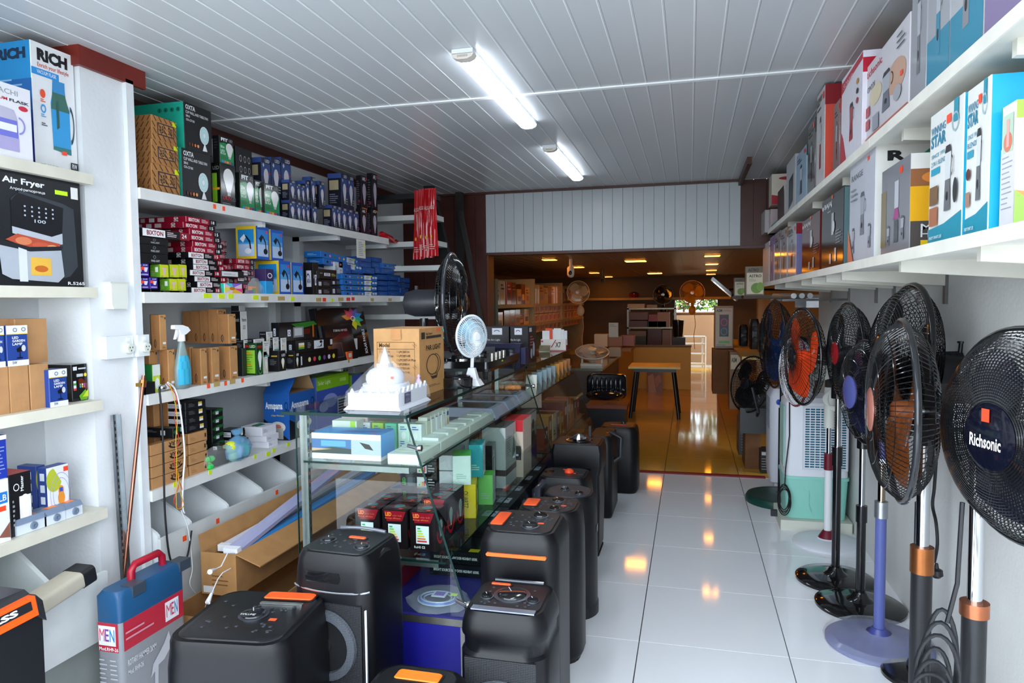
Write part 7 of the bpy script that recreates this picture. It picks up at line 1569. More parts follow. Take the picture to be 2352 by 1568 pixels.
def speaker(label, x, y, w, d, h, rz=0, rad=.05, top='flat', handle=None, bar=None, woofers=(), knobs=(), taper=.04, cut=None, strip=None, btn=18, panel_c='#101114', extra=None, orange='#ff5a1f', foot=True, shape=None):
    """x,y = centre of footprint; local front faces -Y"""
    r = empty('party_speaker', (x, y, 0), label, 'speaker', 'black party speakers on the floor', rz=rz)
    prof = shape or [(.93,.93,.012),(1,1,.05),(1,1,.55),(.99,.99,.84),(.965,.97,.92),(.91,.93,.97),(.84,.88,1.0)]
    b = MB(); b.loft([rr_ring(w*a, d*c, rad*(1 if i < len(prof)-2 else .8), h*z if z < 1 else h) for i, (a, c, z) in enumerate(prof)], BODY, cap=(1,1)); b.build('cabinet', SPK, r, smooth=50)
    if foot: b = MB(); b.loft([rr_ring(w*.9, d*.9, rad*.8, 0), rr_ring(w*.9, d*.9, rad*.8, .0119)], '#0e0f11'); b.build('foot', RUBBER, r)
    a, c, _ = prof[-1]; pw, pd = w*a*.92, d*c*.92
    b = MB(); b.loft([rr_ring(pw, pd, rad*.7, h+.0005), rr_ring(pw*.98, pd*.98, rad*.7, h+.004)], panel_c); b.build('top_panel', PLAST, r, smooth=40)
    z1 = h + .0042
    if handle:
        hx, hy, hw, hd = handle
        b = MB(); b.loft([rr_ring(hw*w+.014, hd*d+.014, .012, z1), rr_ring(hw*w+.014, hd*d+.014, .012, z1+.002)], '#0b0c0e'); o = b.build('handle_recess', PLAST, r); o.location = (hx*w, hy*d, 0)
        b = MB(); b.loft([rr_ring(hw*w, hd*d, .010, z1+.0022), rr_ring(hw*w*.95, hd*d*.9, .010, z1+.005)], orange); o = b.build('handle', CARD, r, smooth=30); o.location = (hx*w, hy*d, 0)
    for (kx, ky, kr) in knobs:
        b = MB(); b.lathe([(kr*1.25, z1), (kr*1.25, z1+.002), (kr*1.1, z1+.003)], 28, '#6a6e78'); o = b.build('knob_ring', METAL, r, smooth=30); o.location = (kx*w, ky*d, 0)
        b = MB(); b.lathe([(kr, z1+.0032), (kr*.97, z1+.007), (kr*.86, z1+.009), (.001, z1+.0092)], 28, '#141518'); o = b.build('knob', SHINY, r, smooth=30); o.location = (kx*w, ky*d, 0)
        b = MB(); b.box(-.0012, kr*.2, z1+.0094, .0012, kr*.9, z1+.0098, '#c8ccd2'); o = b.build('knob_mark', CARD, r); o.location = (kx*w, ky*d, 0); o.rotation_euler = (0,0,.5)
    rr = random.Random(int(h*1000)); b = MB(); t_ = MB()
    for k in range(btn):
        bx = (rr.random()-.5)*pw*.8; by = (rr.random()-.55)*pd*.6
        if any((bx-kx*w)**2+(by-ky*d)**2 < (kr*1.5)**2 for kx, ky, kr in knobs): continue
        if handle and abs(bx-handle[0]*w) < handle[2]*w*.6 and abs(by-handle[1]*d) < handle[3]*d*.7: continue
        b.box(bx-.004, by-.003, z1, bx+.004, by+.003, z1+.002, '#3a3d44'); t_.box(bx-.003, by+.0045, z1, bx+.003, by+.006, z1+.0004, '#c8ccd4')
    if b.v: tag(b.build('control_buttons', PLAST, r), kind='stuff'); tag(t_.build('printed_marks', CARD, r), kind='stuff')
    b = MB(); b.box(pw*.22, -pd*.1, z1, pw*.22+.022, -pd*.1+.014, z1+.0006, '#ff5a32'); b.build('price_sticker', CARD, r)
    # front mesh and woofers
    fy = -d/2
    if woofers:
        b = MB(); n = 10
        zb, zt = h*.06, h*(cut or .66)
        b.box(-w*.40, fy-.004, zb, w*.40, fy+.004, zt, '#1a1b1f'); b.build('front_grille', MESHM, r)
        for (wx, wz, wr_) in woofers:
            M_ = Matrix.Translation((wx*w, fy-.0065, wz*h)) @ Matrix.Rotation(PI/2, 4, 'X')
            b = MB(); b.lathe([(wr_*1.32, .0), (wr_*1.28, .012), (wr_*1.0, .014), (wr_*.97, .004)], 40, '#44484f', M_, cap=(0,0)); b.build('woofer_surround', MESHM, r, smooth=40)
            b = MB(); b.lathe([(wr_*.97, .004), (wr_*.6, .001), (wr_*.3, .002), (wr_*.28, .008), (.001, .011)], 36, '#101113', M_, cap=(0,1)); b.build('woofer_cone', RUBBER, r, smooth=60)
    if strip:
        b = MB(); b.box(w*.455, fy-.009, h*.06, w*.47, fy-.0065+.004, h*.77, '#e4e8ee'); b.build('light_strip', CARD, r)
    if bar:
        b = MB(); b.loft([[Vector((x_, fy*bar[2]-.006, h*bar[0]+z_)) for x_, z_ in ((-w*.36,-.006),(w*.36,-.006),(w*.375,0),(w*.36,.006),(-w*.36,.006),(-w*.375,0))][::-1], [Vector((x_, fy*bar[2]+.01, h*bar[0]+z_)) for x_, z_ in ((-w*.36,-.006),(w*.36,-.006),(w*.375,0),(w*.36,.006),(-w*.36,.006),(-w*.375,0))][::-1]], bar[1]); b.build('accent_bar', CARD, r)
    if extra: extra(r, w, d, h, z1)
    return r
# A: front left, big
def exA(r, w, d, h, z1):
    b = MB(); b.box(-w*.03, d*.20, z1+.0002, w*.33, d*.235, z1+.003, '#c8ccc8'); b.build('silver_lip', METAL, r)
    pr = Print(); pr.on((-.03, -.03, z1+.0096), (.06,0,0), (0,.02,0)); pr.t(.1, .2, .9, .8, 'VOLUME', '#c8ccd4'); pr.build(r)
speaker('largest black front-row speaker with orange handle and big round volume dial', -1.285, 1.80, .385, .375, .56, rz=.12, rad=.08, shape=[(.93,.93,.012),(1,1,.05),(1,1,.60),(.99,.99,.84),(.96,.97,.93),(.93,.95,.98),(.90,.93,1.0)], handle=(.16, .36, .42, .13), knobs=((.02, .0, .036),), woofers=((0,.45,.12),), cut=.74, extra=exA, btn=34)
# B: tall with big woofer and white strip
def exB(r, w, d, h, z1):
    b = MB(); 
    b.loft([[Vector((x_, -d*.4925-.0012, h*.895+z_)) for x_, z_ in ((-w*.30,.0),(-w*.28,-.017),(w*.12,-.017),(w*.14,.0),(w*.12,.017),(-w*.28,.017))][::-1], [Vector((x_, -d/2+.03, h*.895+z_)) for x_, z_ in ((-w*.30,.0),(-w*.28,-.017),(w*.12,-.017),(w*.14,.0),(w*.12,.017),(-w*.28,.017))][::-1]], '#0c0d0f'); b.build('front_vent', SHINY, r)
    b = MB(); b.tube([Vector((w*.49*math.sin(t), -d/2-.004+.03*(1-math.cos(t)), h*.845-.01*math.cos(t))) for t in [(-1.3+2.6*i/20) for i in range(21)]], .003, '#c8ccd4', 6); b.build('silver_line', METAL, r)
    b = MB(); b.tube([Vector((w*.42, -.08+i*.04, h*.93+.03*math.sin(PI*i/4))) for i in range(5)], .012, '#1c1e22', 8); b.build('side_handle', PLAST, r)
    b = MB(); b.tube([Vector((-w*.3+w*.6*i/6, d*.34, h+.012+.006*math.sin(PI*i/6))) for i in range(7)], .006, '#5a5e68', 8); b.build('rear_handle', SHINY, r)
speaker('tall black speaker with large woofer and white light strip at the counter end', -1.11, 2.10, .29, .27, .70, rz=-.05, rad=.05, handle=(.05, .10, .22, .06), knobs=((-.25, -.05, .022), (.25, -.18, .022)), woofers=((-.05,.585,.088),(-.05,.22,.07)), cut=.78, strip=True, extra=exB, btn=22)
# C: bottom centre
speaker('black speaker at the bottom edge, only its curved top and orange handle in view', -.77, 1.78, .30, .32, .40, rad=.07, handle=(.0, .24, .46, .16), knobs=((-.1, -.2, .02),), btn=14, orange='#ff7a1f')
# D
def exD(r, w, d, h, z1):
    b = MB(); b.box(-w*.36, -d*.40, z1-.002, w*.36, -d*.31, z1+.002, '#aab2c4'); b.build('silver_lip', METAL, r)
    b = MB(); b.tube([Vector((-w*.3+w*.6*i/8, d*.36, h+.008)) for i in range(9)], .006, '#2a2d36', 8); b.build('rear_handle', SHINY, r)
speaker('black speaker with a large silver-rimmed jog dial and sloping front lip', -.555, 2.13, .28, .30, .55, rad=.07, knobs=((0, .02, .048), (-.27, -.08, .018), (.27, -.08, .018)), woofers=((0,.42,.095),), cut=.76, btn=30, extra=exD, handle=(-.2,.26,.24,.04), shape=[(.93,.93,.012),(1,1,.05),(1,1,.76),(.95,.94,.775),(.955,.945,.84),(1,1,.865),(.985,.975,.92),(.92,.91,.97),(.86,.85,1.0)])
# E
speaker('black speaker with an orange handle recess and a bright orange bar across its front', -.585, 2.465, .29, .31, .69, rad=.06, shape=[(.93,.93,.012),(1,1,.05),(1,1,.90),(.985,.985,.94),(.93,.94,.97),(.85,.88,1.0)], handle=(-.33, .02, .16, .5), knobs=((.1, -.18, .028), (.14, .22, .026)), btn=34, bar=(.895, '#ff6a2a', 1.0))
# F
speaker('slim rounded black speaker with orange handle recess right behind the orange-barred one', -.575, 2.88, .29, .26, .635, rad=.10, handle=(-.28, .02, .2, .4), knobs=((.08, .22, .026), (.1, -.25, .02)), btn=34)
# G: glossy curved
def exG(r, w, d, h, z1):
    b = MB(); b.lathe([(w*.52,.0),(w*.52,.05),(w*.49,.07)], 36, '#15161a'); b.build('round_foot', PLAST, r, smooth=40)
    b = MB(); b.box(w*.501, -.02, h*.68, w*.504, .02, h*.74, '#8a8e96'); b.build('badge', METAL, r)
    b = MB(); b.tube([Vector((-w*.55, -.05, h*.9)), Vector((-w*.58, 0, h*1.0)), Vector((-w*.5, .06, h*1.04))], .02, '#2a2d36', 8); b.build('side_handle', SHINY, r)
speaker('black tower speaker with round base ring and glossy wing-shaped top', -.565, 3.30, .27, .27, .58, rad=.12, knobs=((-.1, .1, .02), (.2, -.15, .02)), btn=18, extra=exG, foot=False, panel_c='#2c2f36')
# H
def exH(r, w, d, h, z1):
    for s in (-1, 1): b = MB(); b.loft([rr_ring(.05, .05, .012, z1), rr_ring(.05, .05, .012, z1+.002)], '#08090a'); o = b.build('cup_recess', SHINY, r); o.location = (s*w*.3, 0, 0)
    b = MB(); b.ell((w*.08, 0, z1+.004), .026, .03, .018, '#e84a20', 16, 6); b.build('orange_knob', PLAST, r, smooth=60)
    b = MB(); b.box(-.02, d*.2, z1, .0, d*.26, z1+.0006, '#ff5a32'); b.build('price_sticker', CARD, r)
speaker('black speaker with four recesses and an orange knob in its flat top', -.66, 3.72, .29, .26, .565, rad=.06, extra=exH, btn=0)
# I disco ball
def exI(r, w, d, h, z1):
    b = MB(); b.lathe([(.075, z1), (.08, z1+.004), (.065, z1+.006), (.05, z1+.001)], 32, '#101114'); b.build('ball_socket', SHINY, r, smooth=30)
    b = MB(); b.ell((0, 0, z1+.012), .042, .042, .03, '#c8ccd4', 14, 8); b.build('disco_ball', CHROME, r)
    b = MB(); b.box(w*.15, d*.35, z1, w*.2, d*.45, z1+.07, '#17181b'); b.build('clip', PLAST, r)
    for k in range(3): b = MB(); b.box(-w*.4, -d*.5-.008, h*(.78-.05*k), w*.3, -d*.5-.001, h*(.80-.05*k), '#0d0e10'); b.build('front_slot', SHINY, r)
speaker('black angular speaker with a mirrored ball set in its top', -.645, 4.14, .29, .26, .66, rad=.02, extra=exI, btn=0, shape=[(.85,.9,.012),(.9,.95,.05),(.95,1,.5),(.92,.95,.72),(1.02,1.02,.80),(1.02,1.02,.93),(.96,.98,1.0)])
# J, K
def exJ(r, w, d, h, z1):
    b = MB(); b.tube([Vector((w*.3, -.06, h*.62)), Vector((w*.75, -.05, h*.72)), Vector((w*.78, -.04, h*.95)), Vector((w*.3, -.03, h*1.02))], .018, '#22252b', 8); b.build('side_handle', PLAST, r, smooth=50)
speaker('narrow black speaker with a loop handle on its side, second from the doorway', -.60, 4.95, .17, .42, .565, rad=.04, extra=exJ, btn=0)
speaker('farthest black speaker near the doorway with a red accent line on top', -.545, 5.55, .31, .3, .515, rad=.07, handle=(0,-.1,.4,.06), orange='#d8203a', knobs=((.1,.2,.02),), btn=8)
# L: bass speaker at the left edge
r = empty('party_speaker', (-2.0, 1.5, 0), 'black boxy speaker with an orange handle lettered BASS, at the lower left corner', 'speaker', 'black party speakers on the floor')
q = P(97, 1400, y=1.62); zL = P(95, 1372, y=1.62).z; xr = P(97, 1400, y=1.62).x
b = MB(); b.hexa([(xr-.34-r.location.x,-.25,.01),(xr-r.location.x-.02,-.25,.01),(xr-r.location.x-.004,.12,.01),(xr-.34-r.location.x,.12,.01)], [(xr-.34-r.location.x,-.25,zL-.02),(xr-r.location.x-.02,-.25,zL-.02),(xr-r.location.x,.12,zL-.02),(xr-.34-r.location.x,.12,zL-.02)], '#1a1c1f'); b.build('cabinet', SPK, r)
X_ = xr - r.location.x
b = MB(); b.hexa([(X_-.34,-.25,zL-.0195),(X_-.02,-.25,zL-.0195),(X_,.12,zL-.0195),(X_-.34,.12,zL-.0195)], [(X_-.33,-.2,zL+.03),(X_-.05,-.2,zL+.03),(X_-.04,.1,zL+.03),(X_-.33,.1,zL+.03)], '#232529'); b.build('top_panel', PLAST, r)
hA = Vector((X_-.012, .10, zL-.012)); hB = Vector((X_-.03, -.28, zL-.035))
b = MB(); b.hexa([hB+Vector((-.02,0,-.03)), hB+Vector((.022,0,-.03)), hA+Vector((.022,0,-.03)), hA+Vector((-.02,0,-.03))], [hB+Vector((-.02,0,.026)), hB+Vector((.010,0,.026)), hA+Vector((.010,0,.026)), hA+Vector((-.02,0,.026))], '#ff5416'); b.build('handle', CARD, r)
b = MB(); b.hexa([hA+Vector((-.02,.0005,-.035)), hA+Vector((.024,.0005,-.035)), hA+Vector((.018,.028,-.06)), hA+Vector((-.02,.028,-.06))], [hA+Vector((-.02,.0005,.03)), hA+Vector((.012,.0005,.03)), hA+Vector((.006,.028,.0)), hA+Vector((-.02,.028,.0))], '#2a2c30'); b.build('handle_bracket', PLAST, r)
pr = Print(); u_ = (hA-hB); pr.on(hB+Vector((.0225,0,-.026))+Vector((-.003,0,.012)), u_*1.0, Vector((-.008,0,.036))); pr.r(.3,.15,.96,.85,'#1b1c20'); pr.t(.55,.28,.85,.74,'BASS','#e8eaf0',.04); pr.build(r)
# ---------------------------------------------------------------- right shelf boxes
def RB(name, label, pxf, pxn, pyt, z0, xf=.60, d=.28, cols='#888888', style=None, m=None, group=None, z1=None, cat='box', yn=None):
    q = P(pxn, pyt, x=xf); yn = q.y if yn is None else yn; zz_ = q.z if z1 is None else z1
    yf = P(pxf, pyt + (pxn-pxf)*.0, x=xf).y
    # far edge solved at mid height
    zm = (z0+zz_)/2
    lo, hi = yn, 9
    for _ in range(30):
        mid = (lo+hi)/2; v = Vector((xf, mid, zm)) - CAMP; c = RW.transposed() @ v; px = CX + FPX*c.x/c.z
        if px > pxf: lo = mid
        else: hi = mid
    yf = lo
    return carton(name, label, cat, (xf, yf-.002, z0), -PI/2, max(yf-yn-.004, .02), d, zz_-z0, cols, style, m, group)
def blender(p, a, b, s, c='#3a3c42', jug='#c8ccd0', base='#5a5e66'):
    p.p([(a-s*.5, b+s*.2), (a+s*.5, b+s*.2), (a+s*.62, b+s*1.5), (a-s*.62, b+s*1.5)], jug); p.p([(a-s*.6, b+s*1.5), (a+s*.6, b+s*1.5), (a+s*.4, b+s*1.85), (a-s*.4, b+s*1.85)], c)
    p.p([(a-s*.6, b-s*1.3), (a+s*.6, b-s*1.3), (a+s*.45, b+s*.2), (a-s*.45, b+s*.2)], base); p.ring(a+s*.8, b+s*.8, s*.3, s*.5, .25, c, t0=-1.6, t1=1.6); p.e(a, b-s*.6, s*.22, s*.22, '#1a1b20')
def st_star(two):
    def f(on, w, d, h):
        p = on('F'); p.p([(0,0),(1,0),(1,.2),(.5,.14),(0,.12)],'#1b8fa8'); p.t(.05,.84,.5,.9,'WINNING','#1b7fa0'); p.t(.05,.74,.52,.835,'STAR','#1b7fa0',.04); p.t(.08,.66,.5,.69,'SINCE 1991','#3a8fa8'); p.t(.08,.6,.62,.635,two,'#1b7fa0'); p.r(.08,.53,.36,.58,'#1b9ab8'); p.r(.75,.84,.88,1,'#1b8fa8'); p.ring(.8,.84,.1,.07,.2,'#9ab8c0'); p.r(.55,.86,.68,.92,'#ff4a2a')
        blender(p, .62, .42, .15, '#1c1d22', '#d4d8da', '#6a6c70')
        if two[0] == '2': p.r(.08,.14,.34,.28,'#a86a4a'); p.r(.08,.3,.34,.44,'#7a5a3a'); p.e(.86,.35,.06,.09,'#2a2c30')
        else: p.e(.2,.42,.1,.04,'#5a2a2a'); p.r(.1,.2,.3,.3,'#a88070')
        p.t(.1,.03,.5,.06,'ENJOY SMART LIFE','#d8f0f4')
        p = on('R')
        for k in range(4): p.ring(.25+.16*k,.87,.05,.035,.2,'#9ae0f0')
    return f
def st_range(on, w, d, h):
    p = on('F'); p.t(.08,.82,.55,.88,'RANGE','#6a6e76',.02); p.r(.72,.92,.8,.96,'#ff4a2a'); blender(p,.55,.42,.13,'#5a5c64','#a8acb4','#7a7e88'); blender(p,.2,.2,.08,'#5a5c64','#b0b4bc','#8a8e98'); blender(p,.85,.2,.07,'#5a5c64','#b0b4bc','#8a8e98'); p.p([(0,0),(.25,0),(0,.35)],'#d87a5a'); p.lines(.1,.6,.4,.75,3,'#8a8e96',.3)
    p = on('R'); p.t(.1,.86,.26,.95,'R','#1a1b20',.05); p.p([(.33,.86),(.45,.95),(.57,.86)],'#c83a3a'); p.p([(.33,.86),(.45,.86),(.45,.95)],'#2a8a6a'); p.p([(.45,.86),(.57,.86),(.5,.9)],'#2a4aa0'); p.t(.62,.86,.99,.95,'NG','#1a1b20',.05); p.lines(.1,.74,.5,.8,2,'#8a8e96',.3)
def st_graypink(on, w, d, h):
    p = on('F'); p.r(0,.1,.2,.75,'#8a7a5a'); p.r(.66,.86,.76,.93,'#ff4a2a'); p.r(.5,.5,.64,.8,'#c8c8d0'); p.p([(.46,.38),(.68,.38),(.62,.5),(.52,.5)],'#a83a80'); p.r(.5,.12,.64,.37,'#4a4c54'); blender(p,.3,.2,.07,'#55585f','#a8aab2','#77797f'); blender(p,.8,.24,.08,'#55585f','#a8aab2','#77797f')
    p = on('R'); p.r(0,.3,1,.66,'#d8a01e'); p.r(0,.66,1,.84,'#8a5a3a'); p.e(.3,.75,.2,.07,'#c87a3a'); p.e(.7,.76,.2,.06,'#6a7a3a'); p.r(0,.84,1,1,'#d0d0cc'); p.t(.1,.2,.6,.27,'MODEL','#c8ccd0'); p.t(.1,.13,.6,.2,'HMC-001','#c8ccd0'); p.r(.1,.03,.9,.1,'#d8b81e')
def st_bajaj(on, w, d, h):
    p = on('F'); p.t(.14,.84,.5,.93,'BAJAJ','#e8e8ea',.03); p.e(.07,.885,.04,.03,'#e8e8ea'); p.lines(.3,.78,.55,.81,1,'#c8c8cc',.4); p.r(.48,.95,.55,1,'#ff4a2a'); p.r(.5,.45,.6,.75,'#c8c8cc'); p.r(.42,.06,.5,.2,'#b8b8bc'); p.r(.65,.08,.73,.26,'#b8b8bc'); p.e(.6,.56,.05,.08,'#e0e0e4'); p.lines(.7,.3,.95,.5,5,'#9a9ca0',.25)
def st_juicer(on, w, d, h):
    p = on('F'); p.r(0,.0,1,.66,'#d8d4d8'); p.lines(.1,.15,.9,.6,11,'#9a9ca8',.25); p.r(.15,.62,.85,.92,'#b8d0b8'); p.e(.5,.7,.3,.08,'#d87a5a'); p.r(.4,.66,.6,.88,'#e8a8a0'); p.r(0,.9,.05,1,'#3aa04a')
    p = on('R'); p.r(0,.86,1,1,'#9ad04a'); p.p([(0,.0),(1,0),(1,.12),(0,.3)],'#8ac84a'); p.p([(0,.3),(.6,.2),(.3,.1)],'#e8884a')
def st_generic(c1, c2, txt=None):
    def f(on, w, d, h):
        p = on('F'); blender(p,.5,.42,.17,c1,'#b8bcc4',c2); p.lines(.1,.8,.6,.9,2,c1,.4); p.r(.78,.88,.92,.95,'#ff3a2a')
        if txt: p.t(.08,.86,.7,.95,txt,c1,.02)
        on('R').r(0,.8,1,1,c2)
    return f
def st_onyx(on, w, d, h):
    p = on('F'); p.t(.04,.84,.44,.93,'Richsonic','#b8263a',.02); p.t(.08,.66,.28,.73,'ONYX','#3a3c44'); p.e(.75,.5,.2,.18,'#c8a088'); p.e(.3,.55,.15,.12,'#d8c8a8'); blender(p,.55,.42,.14,'#2a2c32','#b0b4bc','#6a6c78'); p.r(.06,.36,.17,.48,'#b02a3a'); p.r(.06,.2,.17,.32,'#b02a3a'); p.r(0,0,1,.1,'#b8604a'); p.r(.85,.44,.9,.49,'#ff4a2a'); p.r(.25,.12,.4,.3,'#9a9ca8'); p.e(.8,.3,.08,.08,'#a8a8b0'); p.lines(.78,.74,.95,.92,3,'#4a4c54',.3)
def st_redb(on, w, d, h):
    p = on('F'); p.p([(0,.82),(.5,.9),(1,.92),(1,.99),(0,.95)],'#b81a34'); p.t(.1,.86,.55,.92,'SONIC','#e8b8c0'); p.p([(0,0),(.3,.0),(.12,.3),(0,.4)],'#b81a34'); blender(p,.52,.36,.13,'#2a2c36','#a84a50','#a01a2e'); p.e(.8,.75,.05,.03,'#c8903a'); p.e(.8,.65,.05,.03,'#3a3c44'); p.e(.8,.55,.05,.03,'#b02a3a')
    p = on('R'); p.r(0,.78,1,.93,'#b81a34')
G1 = 'appliance boxes on the lower right shelf'; G2 = 'appliance boxes on the upper right shelf'
Z = ZR1 + .001
RB('blender_box', 'white and teal blender box with a silver blender picture, left of the cyan-sided one', 2134, 2216, 211, Z, xf=.60, d=.3, cols=dict(a='#e2e3df', R='#1fa8cc'), style=st_star('2 IN 1 BLENDER'), group=G1)
RB('blender_box', 'white and teal blender box whose bright cyan side faces the camera', 2218, 2278, 170, Z, xf=.60, d=.34, cols=dict(a='#e2e3df', R='#16a4cc', T='#16a4cc'), style=st_star('BLENDER'), group=G1)
RB('juicer_box', 'white and green juicer box at the right edge, nearest on the lower shelf', 2298, 2337, 228, Z, xf=.615, d=.2, cols=dict(a='#e4e2e2', T='#d8d8d8'), style=st_juicer, group=G1)
RB('blender_box', 'pale grey blender box with large black lettering on its side', 1951, 2012, 334, Z, cols=dict(a='#c0c2cc', R='#dcdbd6', T='#d0d0cc'), style=st_range, group=G1, d=.36)
RB('blender_box', 'grey blender box with a pink-ringed blender and a food jar picture on its side', 2024, 2093, 352, Z, cols=dict(a='#85868c', R='#4a4644'), style=st_graypink, m=GLOSSY, group=G1)
RB('appliance_box', 'glossy black appliance box with white lettering and teal side', 1887, 1939, 428, Z, cols=dict(a='#1f2124', R='#5a7478'), style=st_bajaj, m=GLOSSY, group=G1)
RB('appliance_box', 'glossy dark red appliance box reflecting the warm lamps', 1842, 1884, 482, Z, cols=dict(a='#5a211e'), style=st_bajaj, m=GLOSSY, group=G1)
RB('blender_box', 'silver blender box with purple side just left of the dark red one', 1810, 1829, 512, Z, cols=dict(a='#b4b4b8', R='#7a76a0'), style=st_generic('#3a3c42','#8a2a34','R'), m=GLOSSY, group=G1)
RB('blender_box', 'silver blender box, fourth from the dark end of the lower right shelf', 1794, 1808, 520, Z, cols=dict(a='#a8a8ac'), style=st_generic('#3a3c42','#8a6a4a'), m=GLOSSY, group=G1)
RB('blender_box', 'silver blender box, third from the dark end of the lower right shelf', 1779, 1793, 528, Z, cols=dict(a='#a4a4a8'), style=st_generic('#5a2a2a','#6a6a6e'), m=GLOSSY, group=G1)
RB('blender_box', 'box with a violet blender picture, second from the dark end of the lower right shelf', 1768, 1778, 540, Z, cols=dict(a='#8a86a8', R='#b8b8bc'), style=st_generic('#4a3a90','#5a4a9a'), group=G1)
RB('appliance_box', 'white box with a red top band at the dark end of the lower right shelf', 1752, 1767, 553, Z, cols=dict(a='#cfcdcd'), style=lambda on, w, d, h: on('R').r(0, .86, 1, .9, '#b8202e').lines(.1, .2, .5, .8, 8, '#5a5c60', .3), group=G1)
Z = ZR2 + .001
def zc(v): return min(v, ZC-.045)
lst = [
 ('blender_box', 'white blender box with a grey jug picture and red lettering on the upper shelf', 1985, 2092, 25, .60, dict(a='#d0ccd2', R='#b8b4b8'), st_onyx, CARD),
 ('blender_box', 'white rounded box with red bands and a red blender, bulging out on the upper shelf', 1932, 1983, 115, .585, dict(a='#dcd8e2', T='#c8a070'), st_redb, CARD),
 ('appliance_box', 'film-wrapped grey and red box between the red-sided and the red-banded ones', 1914, 1930, 225, .60, dict(a='#8a6a6a'), st_generic('#6a6c70','#a84a44'), GLOSSY),
 ('blender_box', 'white blender box with a bright red side, upper shelf', 1875, 1896, 193, .60, dict(a='#c8c4c4', R='#d8503e'), st_generic('#3a3c42','#8a1a24','power'), CARD),
 ('appliance_box', 'dark grey appliance box just left of the red-sided one on the upper shelf', 1855, 1873, 268, .60, dict(a='#5a5856', R='#77797c'), st_generic('#2a2c2e','#4a4c50','RANGE'), GLOSSY),
 ('stove_box', 'blue-grey box with a black stove picture on the upper shelf', 1829, 1853, 330, .60, dict(a='#8fa8bc'), st_generic('#2a3040','#2a3446'), CARD),
 ('appliance_box', 'pale grey tall box with a black panel picture on the upper shelf', 1806, 1827, 352, .60, dict(a='#b4b4ba', R='#a8a8b0'), lambda on, w, d, h: on('F').p([(.3,.1),(.8,.2),(.8,.7),(.3,.65)], '#24262c'), CARD),
 ('appliance_box', 'glossy black box near the dark end of the upper shelf', 1786, 1801, 424, .60, dict(a='#15161a', R='#b0a8a8'), None, GLOSSY),
]
for (nm, lab, a, b_, yt, xf, cols, sty, m_) in lst:
    o = RB(nm, lab, a, b_, yt, Z, xf=xf, cols=cols, style=sty, m=m_, group=G2, d=.27 if 'rounded' not in lab else .2)
y0_ = P(2094, 25, x=.6).y
yy = y0_
for k, (c, sty, wd) in enumerate([('#9a9ca2', st_generic('#5a5c62','#77797f'), .14), ('#a4a6ac', st_generic('#5a5c62','#3a8aa8','S'), .17), ('#b4b6ba', st_generic('#6a6c72','#8a8c92','RANGE'), .2), ('#8a7aa0', st_generic('#6a3a80','#8a2a5a'), .2), ('#a8a0b8', st_generic('#3a3c42','#5a5c62'), .2)]):
    cols = dict(a=c)
    o = carton('appliance_box', 'film-wrapped box near the top right corner, ' + ORD[k] + ' streetward of the grey jug one', 'box', (.60, yy-.004, Z), -PI/2, wd-.006, .27, .40, cols, (lambda sty, k: (lambda on, w, d, h: (sty(on, w, d, h), on('F').r(0, 0, 1, .33, '#2f8aa8') if k in (1, 2) else None)))(sty, k), GLOSSY, G2); yy -= wd
# far end pile on the upper shelf
for k, (a, b_, yt, yb, c, xf) in enumerate([(1742,1757,482,530,'#a8a4a4',.57),(1759,1770,480,525,'#b8a8a8',.6),(1771,1785,505,520,'#1f8a90',.6)]):
    q = P(b_, yt, x=xf); z1_ = q.z
    RB('appliance_box', 'box in the pile at the dark end of the upper right shelf, ' + ['leftmost', 'middle', 'low teal'][k], a, b_, yt, Z, xf=xf, cols=dict(a=c), style=None, group=G2, d=.25)
q = P(1770, 404, x=.6)
carton('appliance_box', 'cream box with a red corner on top of the pile at the dark end', 'box', (.60, q.y+.12, P(1765, 478, x=.6).z), -PI/2, .2, .25, q.z-P(1765, 478, x=.6).z, dict(a='#c8beb0', R='#d8cfbe'), lambda on, w, d, h: on('R').p([(0,0),(.9,0),(.9,.15),(0,.32)],'#a81a2c').e(.5,.85,.3,.06,'#a82a34'), CARD, G2)
# ---------------------------------------------------------------- back room
def BX(name, label, pxl, pyt, pxr, pyb, y, d=.25, cols='#7a5a3a', style=None, m=None, group=None, cat='box'):
    a = P(pxl, pyt, y=y); b = P(pxr, pyb, y=y)
    return carton(name, label, cat, (a.x, y, b.z), 0, b.x-a.x, d, a.z-b.z, cols, style, m, group)
# outdoors behind: bank wall, railing, shrubs
YO = YB + 1.6
b = MB(); b.box(-3, YO, -.05, 4, YO+.2, P(1600, 716, y=YO).z, '#94704f'); tag(b.build('boundary_wall', PLASTER), 'sunlit tan outdoor wall seen through the back opening', 'wall')
a = P(1520, 712, y=YO-.2); 
rr_ = random.Random(9)
for k in range(5):
    cx_ = -0.9 + .75*k; b = MB(); z0 = P(1600, 716, y=YO).z
    for i in range(900):
        c = Vector((cx_+rr_.gauss(0,.28), YO+.75+rr_.gauss(0,.12), z0+.05+rr_.random()*1.3)); u = Vector((rr_.gauss(0,1), rr_.gauss(0,1), rr_.gauss(0,1))).normalized(); v = u.orthogonal().normalized(); s = .05+.04*rr_.random()
        b.poly([c-u*s, c+v*s*.4, c+u*s, c-v*s*.4], rr_.choice(['#4f7a28','#3f6a20','#7a9a3a','#a07848','#2f4a18']))
    b.cyl((cx_, YO+.75, -.03), (cx_, YO+.75, z0+.3), .03, '#6a5238', 6)
    o = tag(b.build('shrub', MATTE), 'bright green shrub above the outdoor wall, ' + ORD[k] + ' from the left', 'shrub', 'shrubs behind the shop')
